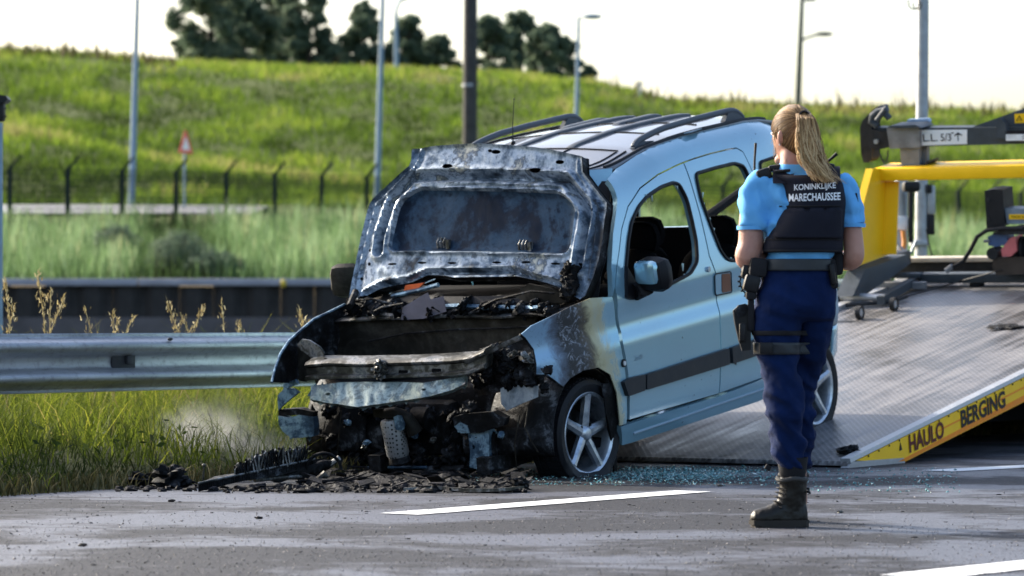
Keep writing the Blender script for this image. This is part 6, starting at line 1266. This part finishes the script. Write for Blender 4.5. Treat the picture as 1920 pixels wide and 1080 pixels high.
legL = limb([Q(1464, 575, 0), Q(1463, 680, 0), Q(1473, 750, 0), Q(1478, 800, 0), Q(1484, 870, 0), Q(1486, 955, .0)], [.068, .06, .053, .048, .036, .034]); legR = limb([Q(1524, 575, .0), Q(1527, 600, .05), Q(1513, 675, .115), Q(1494, 740, .17), Q(1495, 800, .215), Q(1497, 870, .285), Q(1500, 945, .35)], [.06, .058, .052, .045, .042, .034, .032])
footL = limb([Q(1488, 962, 0), Q(1462, 968, .0), Q(1425, 974, .01)], [.042, .038, .025]); footR = limb([Q(1501, 960, .36), Q(1499, 963, .42), Q(1497, 965, .48)], [.032, .030, .022])
me = weld(merge(hm, nose, lips, chin, ear(1), ear(-1), neck, trunk, armL, armR, *hL, *hR, legL, legR, footL, footR), 'body', M_skin, .007, 2); body = link('body', me, PER)
# eyes, brows (hidden from this side but part of the face)
M_eye = plain('eye_white', (.75, .73, .70), .2, bump=0)
for sg in (1, -1):
    mb = MB(); mb.ell(headp(.085, sg*.032, .012), (.012, .012, .009), 12, 8); ey = mb.build('eye', M_eye, PER); mb = MB(); mb.ell(headp(.095, sg*.033, .012), (.004, .004, .005), 10, 6); mb.build('iris', M_polymer, ey)
    mb = MB(); mb.tube([headp(.090, sg*.018, .030), headp(.090, sg*.034, .034), headp(.080, sg*.050, .030)], .004, 6); mb.build('eyebrow', plain('brow', (.15, .09, .04), .8) if sg == 1 else bpy.data.materials['brow'], PER)
mb = MB(); c = headp(-.003, -.080, -.038); mb.ell(c, (.004, .004, .004), 10, 8); mb.build('earring', plain('pearl', (.8, .78, .75), .2, bump=0), PER)
# ---- trousers
def folds(c):
    z = c.z; kn = math.exp(-((z-.52)/.12)**2)+.9*math.exp(-((z-.30)/.10)**2)+.4
    rg_ = .30-abs(mnoise.noise(Vector((c.x*7+1, c.y*7, z*13+c.x*9))))
    return .036*min(1.2, kn)*min(rg_, .24)-.006+.009*kn*mnoise.noise(Vector((c.x*9, c.y*9, z*18)))+.007*kn*math.sin(z*70+8*c.x*6+5*mnoise.noise(Vector((c.x*6, c.y*6, z*6))))*mnoise.noise(Vector((c.x*5+3, c.y*5, z*5)))+.0025*mnoise.noise(c*45)
pel = lofts([(1497, 496, 64, .108, .0), (1496, 520, 70, .118, 0), (1493, 550, 77, .128, -.008), (1490, 580, 79, .132, -.014), (1490, 598, 76, .112, -.006), (1488, 604, 70, .07, 0)])
tl_ = lofts([(1459, 575, 46, .11, -.01), (1457, 620, 47, .115, -.005), (1458, 661, 41, .10, 0), (1464, 702, 39, .092, .0), (1472, 751, 36.5, .085, -.005), (1474, 784, 36, .085, .0), (1477, 825, 34, .078, .0), (1482, 856, 32, .07, 0), (1485, 878, 26, .06, 0)])
tr_ = lofts([(1531, 575, 36, .095, .02), (1525, 620, 37, .095, .06), (1517, 661, 38, .090, .10), (1503, 702, 35, .085, .14), (1493, 740, 33, .080, .17), (1494, 775, 33, .080, .19), (1496, 825, 31, .075, .24), (1496, 856, 28, .068, .27), (1497, 878, 24, .058, .29)])
me = weld(merge(pel, tl_), 'trousers', M_trous, .008, 2, folds); m2_ = weld(tr_, 'trouser_leg', M_trous, .008, 2, folds)
_bm = bmesh.new(); _bm.from_mesh(me); _bm.from_mesh(m2_); _bm.to_mesh(me); _bm.free(); me.polygons.foreach_set('use_smooth', [True]*len(me.polygons)); link('trousers', me, PER)
# ---- shirt with short sleeves
def sfold(c):
    r1 = .28-abs(mnoise.noise(Vector((c.x*8+c.z*4, c.y*8, c.z*9+4)))); r2_ = .22-abs(mnoise.noise(Vector((c.x*15, c.y*15, c.z*11+c.x*9))))
    return .045*max(-.1, min(r1, .2))+.016*max(-.1, min(r2_, .2))-.006+.012*mnoise.noise(Vector((c.x*9, c.y*9, c.z*12)))+.005*mnoise.noise(c*24)+.005*math.sin((c.x*60+c.z*50))*max(0, mnoise.noise(c*6))
sh = lofts([(1490, 314, 22, .06, .0), (1492, 326, 40, .07, .0), (1500, 340, 70, .09, 0), (1504, 365, 76, .11, 0), (1506, 400, 70, .115, 0), (1502, 450, 64, .112, 0), (1500, 475, 64, .112, 0), (1498, 500, 64, .108, 0)])
sl_ = limb([Q(1440, 338, 0), Q(1428, 352, 0), Q(1416, 385, -.005), Q(1411, 428, -.01)], [.060, .072, .070, .062], 6, 24); sr_ = limb([Q(1565, 340, 0), Q(1578, 355, 0), Q(1592, 385, .0), Q(1598, 423, .0)], [.055, .064, .060, .052], 6, 24)
me = weld(merge(sh, sl_, sr_), 'shirt', M_shirt, .008, 3, sfold); shirt = link('shirt', me, PER)
mb = MB(); c0, c1 = Q(1411, 424, -.01), Q(1411, 431, -.01); mb.tube([c0, c1], [.0655, .0645], 28, False); mb.build('sleeve_hem', M_shirt, shirt); mb = MB(); c0, c1 = Q(1598, 419, 0), Q(1598, 426, 0); mb.tube([c0, c1], [.0555, .0545], 28, False); mb.build('sleeve_hem', M_shirt, shirt)
mb = MB(); mb.loft([ringp(1489, y, hw, .066, .002, 28, (0, .12)) for y, hw in ((322, 33), (312, 29), (306, 27))], False); mb.build('collar', M_shirt, shirt)
# ---- vest
vr = [(1503, 330, 66, .100, .0), (1513, 338, 64, .125, .0), (1521, 350, 60, .138, 0), (1525, 375, 60, .144, -.004), (1524, 395, 60, .146, -.004), (1516, 420, 66, .146, -.004), (1507, 450, 73, .145, -.002), (1505, 466, 75.5, .144, 0), (1505, 474, 74, .135, 0)]
vm = lofts(vr, 5, n=48, sq=2.6); vme = vm.mesh('vest', M_vest, 60)
for v in vme.vertices: v.co += v.co.normalized()*0+Vector((0, 1, 0))*(.004*mnoise.noise(v.co*14))
vest = link('vest', vme, PER); bpy.context.view_layer.update(); vb = BVHTree.FromPolygons([v.co[:] for v in vme.vertices], [p.vertices[:] for p in vme.polygons])
def onvest(px, py, off=.003):
    o = Vector(CAM)-Vector(PX0); d = (Q(px, py)-o).normalized(); h_ = vb.ray_cast(o, d); return (h_[0] if h_[0] else Q(px, py, -.14))-d*off
def vtext(txt, x0, y0, x1, y1, hpx):
    me = fit_text(txt, 1.0, 1.0, .02)
    for v in me.vertices: v.co = onvest(x0+(x1-x0)*v.co.x, y0+(y1-y0)*v.co.x-hpx*v.co.y)
    me.materials.append(M_vwhite); link('lettering', me, vest)
M_vwhite = plain('white_lettering', (.78, .80, .85), .5, bump=0)
vtext('KONINKLIJKE', 1489, 360.5, 1567, 356, 14.5); vtext('MARECHAUSSEE', 1479, 378, 1576, 375, 14.5)
def vline(L, r=.0035, m=M_web, nm='seam'): mb = MB(); mb.tube([onvest(x, y, .001) for x, y in L], r, 6); mb.build(nm, m, vest)
vline([(1462+k*4.9, 387-.05*k) for k in range(24)]); vline([(1438+k*5.9, 449) for k in range(25)]); vline([(1432+k*6, 470) for k in range(25)], .005)
def vpatch(L, nm, m, off=.004): V, F = panel_mesh(L, [], lambda x, y: onvest(x, y, off), 5); o = link(nm, npmesh(nm, V, F, m), vest); o.modifiers.new('s', 'SOLIDIFY').thickness = .006; return o
vpatch(rnd_poly([(1474, 392), (1578, 390), (1578, 446), (1450, 446), (1460, 415)], 6), 'back_pouch', M_vest, .008)
for (x0, x1, y0, nm_) in ((1452, 1488, 326, 0), (1542, 1572, 326, 1)):
    mb = MB(); pts = [Q((x0+x1)/2+(x0-1500)*.0, 344, -.10), Q((x0+x1)/2, 326, -.06), Q((x0+x1)/2, 318, .0), Q((x0+x1)/2, 326, .07)]; mb.loft([[p+Vector(d) for d in ((-.045, -.004, 0), (.04, -.004, 0), (.04, .012, .014), (-.045, .012, .014))] for p in pts]); mb.build('shoulder_strap', M_vest, vest)
# ---- radio gear on the shoulders
def pb(nm, x0, y0, x1, y1, dy, dep, m, par, bev=.008, rot=None): p, q = Q(x0, y0, dy), Q(x1, y1, dy); mb = MB(); mb.box((0, 0, 0), (abs(q.x-p.x), dep, abs(q.z-p.z)), bev=bev); o = mb.build(nm, m, par); o.location = (p+q)/2; o.rotation_euler = rot or (0, 0, 0); return o
RG = empty('radio_set'); RG.parent = PER
pb('speaker_mic', 1418, 316, 1446, 338, -.03, .06, M_polymer, RG, .012, (0, R(-18), 0)); pb('mic_clip', 1440, 309, 1466, 322, .0, .05, M_polymer, RG, .01, (0, R(-8), 0)); pb('radio_body', 1404, 336, 1420, 378, .04, .05, M_polymer, RG, .008, (0, R(14), 0)); pb('button_block', 1452, 318, 1482, 324, -.05, .03, M_polymer, RG, .005, (0, R(-6), 0)); pb('arm_pouch', 1392, 356, 1410, 396, .03, .04, M_web, RG, .01, (0, R(18), 0))
mb = MB(); mb.tube([Q(1414, 350, .03), Q(1415, 300, .03), Q(1417, 268, .03)], [.0055, .0045, .0055], 8); mb.build('aerial', M_polymer, RG)
mb = MB(); mb.tube([Q(1545, 308, .02), Q(1558, 298, .02), Q(1569, 288, .02)], [.006, .006, .0075], 8); mb.build('aerial', M_polymer, RG); pb('radio_body', 1540, 306, 1564, 322, .02, .05, M_polymer, RG, .006, (0, R(10), 0)); pb('sleeve_badge', 1603, 362, 1608, 380, -.02, .03, M_web, RG, .003, (0, R(-10), 0))
# ---- belt and its gear
mb = MB(); mb.loft([ringp(1498, y, hw, .120, .0, 48, sq=2.2) for y, hw in ((486, 66.5), (489, 68), (505, 70), (508, 69))], False); o = mb.build('belt', M_beltm, PER); o.modifiers.new('s', 'SOLIDIFY').thickness = .008
BG = empty('belt_pouches'); BG.parent = PER
pb('pouch', 1404, 484, 1438, 520, -.04, .09, M_web, BG, .016, (0, R(6), 0)); pb('pouch', 1394, 515, 1424, 548, -.05, .07, M_polymer, BG, .014, (0, R(14), 0)); pb('pouch', 1390, 494, 1410, 524, -.02, .06, M_polymer, BG, .014, (0, R(10), 0)); pb('key_pouch', 1398, 545, 1418, 562, -.05, .05, M_web, BG, .01); pb('baton_holder', 1549, 487, 1569, 542, -.05, .05, M_web, BG, .012, (0, R(-7), 0)); pb('torch', 1556, 494, 1566, 534, -.085, .03, M_polymer, BG, .008, (0, R(-8), 0)); pb('side_pouch', 1560, 470, 1580, 516, .02, .08, M_web, BG, .014)
mb = MB(); pts = [Q(1395-9*math.sin(t*.9)+2.2*math.cos(t*9), 505+t*13+2.2*math.sin(t*9), -.03) for t in np.linspace(0, 3.8, 110)]; mb.tube(pts, .0035, 6); mb.build('coiled_cord', M_polymer, BG)
HL = empty('thigh_holster'); HL.parent = PER
mb = MB(); mb.prism([Q(x, y, -.05) for x, y in ((1375, 582), (1384, 574), (1400, 570), (1408, 578), (1410, 600), (1408, 630), (1408, 656), (1392, 658), (1386, 640), (1378, 606))], (0, .055, 0)); mb.build('holster', M_polymer, HL)
mb = MB(); mb.prism([Q(x, y, -.06) for x, y in ((1379, 580), (1385, 572), (1398, 569), (1402, 580), (1398, 592), (1384, 596))], (0, .05, 0)); mb.build('pistol_grip', M_bdark, HL); pb('holster_clip', 1386, 606, 1398, 640, -.065, .02, M_polymer, HL, .005); pb('hanger_strap', 1402, 552, 1414, 620, -.05, .02, M_web, HL, .004)
tb = BVHTree.FromPolygons([v.co[:] for v in bpy.data.meshes['trousers'].vertices], [p.vertices[:] for p in bpy.data.meshes['trousers'].polygons])
def strapring(y0, y1, off, nm, m):
    mb = MB(); rows = []
    for y in np.linspace(y0, y1, 5):
        c = Q(1457.5+.02*(y-620), y, 0); rw = []
        for k in range(40):
            t = 2*math.pi*k/40; d = Vector((math.cos(t), math.sin(t), 0)); h_ = tb.ray_cast(c+d*.4, -d)
            rr_ = (h_[0]-c).length if h_[0] else .09
            rw.append(c+d*(min(rr_, .125)+off))
        rows.append(rw)
    mb.loft(rows, False); o = mb.build(nm, m, HL); o.modifiers.new('s', 'SOLIDIFY').thickness = .005; return o
strapring(620, 629, .004, 'thigh_strap', M_web); strapring(642, 664, .005, 'thigh_strap', M_beltm); pb('strap_buckle', 1424, 642, 1448, 664, -.115, .016, M_polymer, HL, .004)
# ---- boots
def boot(dx, dyv, rot, nm):
    B = empty(nm); B.parent = PER; c = Q(1488+dx, 988, 0); B.location = (c.x, dyv, 0); B.rotation_euler = (0, 0, rot); Bz = 0.0
    rows = []                                            # local: -x is the toe
    def rg_(x, z, hl, hw, tl=0): return [Vector((x+hl*math.cos(t), hw*math.sin(t), z+hl*math.cos(t)*tl)) for t in np.linspace(0, 2*math.pi, 24, endpoint=False)]
    mb = MB(); mb.loft([rg_(.0, .025, .060, .042, 0), rg_(-.004, .08, .060, .042, .05), rg_(-.006, .11, .064, .046, .2), rg_(.0, .14, .058, .05, .1), rg_(.003, .17, .056, .052, 0), rg_(.002, .195, .060, .056, 0), rg_(.002, .205, .054, .050, 0)]); sh_ = mb
    ft = MB(); ft.loft([[Vector((x, hw*math.cos(t), .026+zz*max(0, math.sin(t))**.7 if math.sin(t) > 0 else .026)) for t in np.linspace(0, 2*math.pi, 24, endpoint=False)] for x, hw, zz in ((.062, .018, .03), (.055, .034, .07), (.02, .042, .10), (-.03, .044, .098), (-.07, .047, .080), (-.105, .049, .060), (-.14, .046, .050), (-.162, .036, .042), (-.176, .018, .026))])
    me_ = weld(merge(sh_, ft), 'upper', M_leather, .006, 2, lambda c: .002*mnoise.noise(c*30)+.0015*mnoise.noise(c*80)); upper = link('upper', me_, B)
    sm = MB(); out = [(x, hw) for x, hw in ((.066, .0), (.064, .022), (.05, .038), (.0, .044), (-.05, .046), (-.10, .051), (-.14, .049), (-.168, .036), (-.182, .0))]; lp_ = out+[(x, -h_) for x, h_ in out[::-1][1:-1]]
    sm.loft([[Vector((x, y, z+(.012*max(0, (-x-.12)/.06) if z < .02 else 0))) for x, y in lp_] for z in (.0, .012, .030)]); sm.build('sole', M_sole, B, 30)
    for k in range(9): m2 = MB(); x = .05-.026*k; m2.box((x, 0, .003), (.014, .09, .008)); m2.build('tread', M_sole, B)
    for k in range(6):
        z = .085+.018*k; x = -.075+.0045*k+(.0 if k > 1 else .0); m2 = MB(); m2.tube([(x+.02, -.046, z-.004), (x-.004, -.02, z+.004), (x-.006, .015, z+.004), (x+.02, .045, z-.004)], .0032, 6); m2.build('lace', M_web, B)
    m2 = MB(); m2.tube([(.06*math.cos(t)-.002, .057*math.sin(t), .196+.004*math.sin(3*t)) for t in np.linspace(0, 2*math.pi, 26)], .009, 8, False); m2.build('padded_collar', plain('boot_collar', (.06, .058, .055), .8), B)
    m2 = MB(); m2.tube([(.062, -.04, .14), (.068, 0, .145), (.062, .04, .14)], .006, 6); m2.build('heel_strap', M_web, B)
    m2 = MB(); m2.loft([[Vector((.0+hl*math.cos(t), hw*math.sin(t), z)) for t in np.linspace(0, 2*math.pi, 22, endpoint=False)] for z, hl, hw in ((.19, .050, .046), (.22, .055, .052), (.27, .062, .060), (.285, .064, .062))], False); me_ = m2.build('gaiter', M_web, B); return B
boot(-2, 0, R(8), 'boot'); boot(14, .36, R(-68), 'boot')
pb('trouser_tie', 1434, 872, 1446, 882, .0, .02, M_web, PER, .004, (0, R(30), 0))
# ---- hair
a = N('hair'); at_ = a.n('ShaderNodeAttribute', attribute_name='tint'); a.set(Base_Color=a.ramp(at_.outputs['Fac'], [(0, (.045, .019, .006)), (.35, (.14, .068, .022)), (.7, (.36, .215, .085)), (1, (.70, .52, .29))]), Roughness=.5); a.b.inputs['Specular IOR Level'].default_value = .3; M_hair = a.m
def strands(paths, rads, tints, nm, par, n=5):
    V, F, T = [], [], []
    for P_, r_, tn in zip(paths, rads, tints):
        mb = MB(); k = len(P_); mb.tube(P_, [r_*(.55+.45*math.sin(math.pi*min(1, .15+.85*i/(k-1)*1.0))) if i < k-1 else r_*.15 for i in range(k)], n, False); b0 = len(V); V += [tuple(v) for v in mb.v]; F += [tuple(i+b0 for i in f) for f in mb.f]; T += [min(1, max(0, tn[0]+(tn[1]-tn[0])*(i//n)/(k-1))) for i in range(len(mb.v))]
    me = npmesh(nm, V, np.array(F), M_hair, {'tint': T}); me.polygons.foreach_set('use_smooth', [True]*len(me.polygons)); return tag(link(nm, me, par), kind='stuff')
rh = np.random.default_rng(21); tie = Q(1506, 217, -.085)
def hd_dir(f_, s_, z): return fd_*f_*.104+fs_*s_*.084+Vector((0, 0, z*.124))
def proj_head(p, k=1.0):
    d = p-hc; f_, s_, z = d.dot(fd_)/.104, d.dot(fs_)/.084, d.z/.124; L = math.sqrt(f_*f_+s_*s_+z*z); return hc+hd_dir(f_/L, s_/L, z/L)*k
cap = MB(); V = []; n_, m_ = 32, 18
HAIR = empty('hair'); HAIR.parent = PER
for i in range(m_+1):
    for k in range(n_):
        a_ = math.pi*i/m_*.575; q = 2*math.pi*k/n_; axis = (-fd_*.62+Vector((0, 0, .78))).normalized(); e1 = axis.cross(fs_).normalized(); e2 = fs_
        d = axis*math.cos(a_)+(e1*math.cos(q)+e2*math.sin(q))*math.sin(a_); V.append(proj_head(hc+d*.1, 1.0+.012*mnoise.noise(d*7)))
cap.add(V, [(i*n_+k, i*n_+(k+1) % n_, (i+1)*n_+(k+1) % n_, (i+1)*n_+k) for i in range(m_) for k in range(n_)]); me = cap.mesh('hair_cap', M_hair); me.attributes.new('tint', 'FLOAT', 'POINT'); me.attributes['tint'].data.foreach_set('value', [.28]*len(me.vertices)); link('hair_cap', me, HAIR)
paths, rads, tints = [], [], []
axis = (-fd_*.62+Vector((0, 0, .78))).normalized(); e1 = axis.cross(fs_).normalized()
for i in range(620):
    q = rh.uniform(0, 2*math.pi); a_ = math.pi*.575*rh.uniform(.84, 1.03)*(1-.06*abs(math.sin(q*3))); d = axis*math.cos(a_)+(e1*math.cos(q)+fs_*math.sin(q))*math.sin(a_); s0 = proj_head(hc+d*.1); P_ = []
    for t in np.linspace(0, 1, 11): p = s0.lerp(tie, t); P_.append(proj_head(p, 1.015+.02*math.sin(math.pi*t)+.006*rh.normal()) if t < .93 else p+Vector(rh.normal(0, .008, 3)))
    paths.append(P_); rads.append(rh.uniform(.0014, .0034)); b_ = rh.uniform(.12, .65); tints.append((b_*.8, b_+.2))
strands(paths, rads, tints, 'pulled_back_strands', HAIR)
paths, rads, tints = [], [], []
core = [(1506, 217, -.085), (1511, 224, -.125), (1513, 245, -.140), (1516, 275, -.145), (1524, 303, -.150), (1538, 326, -.160), (1556, 345, -.165)]
for i in range(950):
    s_ = rh.normal(0, .55); s_ = max(-1.15, min(1.3, s_)); dpt = rh.uniform(-1, 1); ln = rh.uniform(.5, .82) if rh.random() < .75 else rh.uniform(.8, 1.0); ph = rh.uniform(0, 6.28); am = rh.uniform(.4, 2.4); P_ = []
    K = 16
    for j in range(K):
        t = j/(K-1)*ln; u_ = t*(len(core)-1); i0 = min(int(u_), len(core)-2); fr = u_-i0; c = [core[i0][k]*(1-fr)+core[i0+1][k]*fr for k in range(3)]
        wd = 14+10*min(1, t*1.6)*(1-.2*max(0, t-.6)); x = c[0]+s_*wd*.82+(am*2.6*math.sin(ph+t*13))*min(1, t*2)+ (10*s_ if t > .8 else 0)*(t-.8)*2; y = c[1]+2*math.sin(ph*2+t*5)-max(0, 1-t*6)*2
        P_.append(Q(x, y, c[2]+dpt*.03*min(1, .3+t)))
    paths.append(P_); rads.append(rh.uniform(.0010, .0030)); b_ = rh.uniform(.25, 1.0)**.6; tints.append((b_*.6, min(1, b_*1.1)))
strands(paths, rads, tints, 'ponytail', HAIR)
mb = MB(); mb.lathe([(.016, -.008), (.022, -.005), (.022, .005), (.016, .008)], 18, 'y', (0, 0, 0), True); o = mb.build('hair_tie', M_polymer, HAIR); o.location = tie+Vector((.003, -.012, 0)); o.rotation_euler = (R(-25), 0, R(10))
paths, rads, tints = [], [], []
for i in range(26):
    b_ = proj_head(hc+Vector((-.07+rh.normal(0, .02), -.03, rh.uniform(-.08, .05)))); paths.append([b_, b_+Vector((-.006, -.01, -.02)), b_+Vector((rh.normal(0, .008), -.012, -.05))]); rads.append(.001); tints.append((.4, .7))
strands(paths, rads, tints, 'loose_wisps', HAIR, 4)
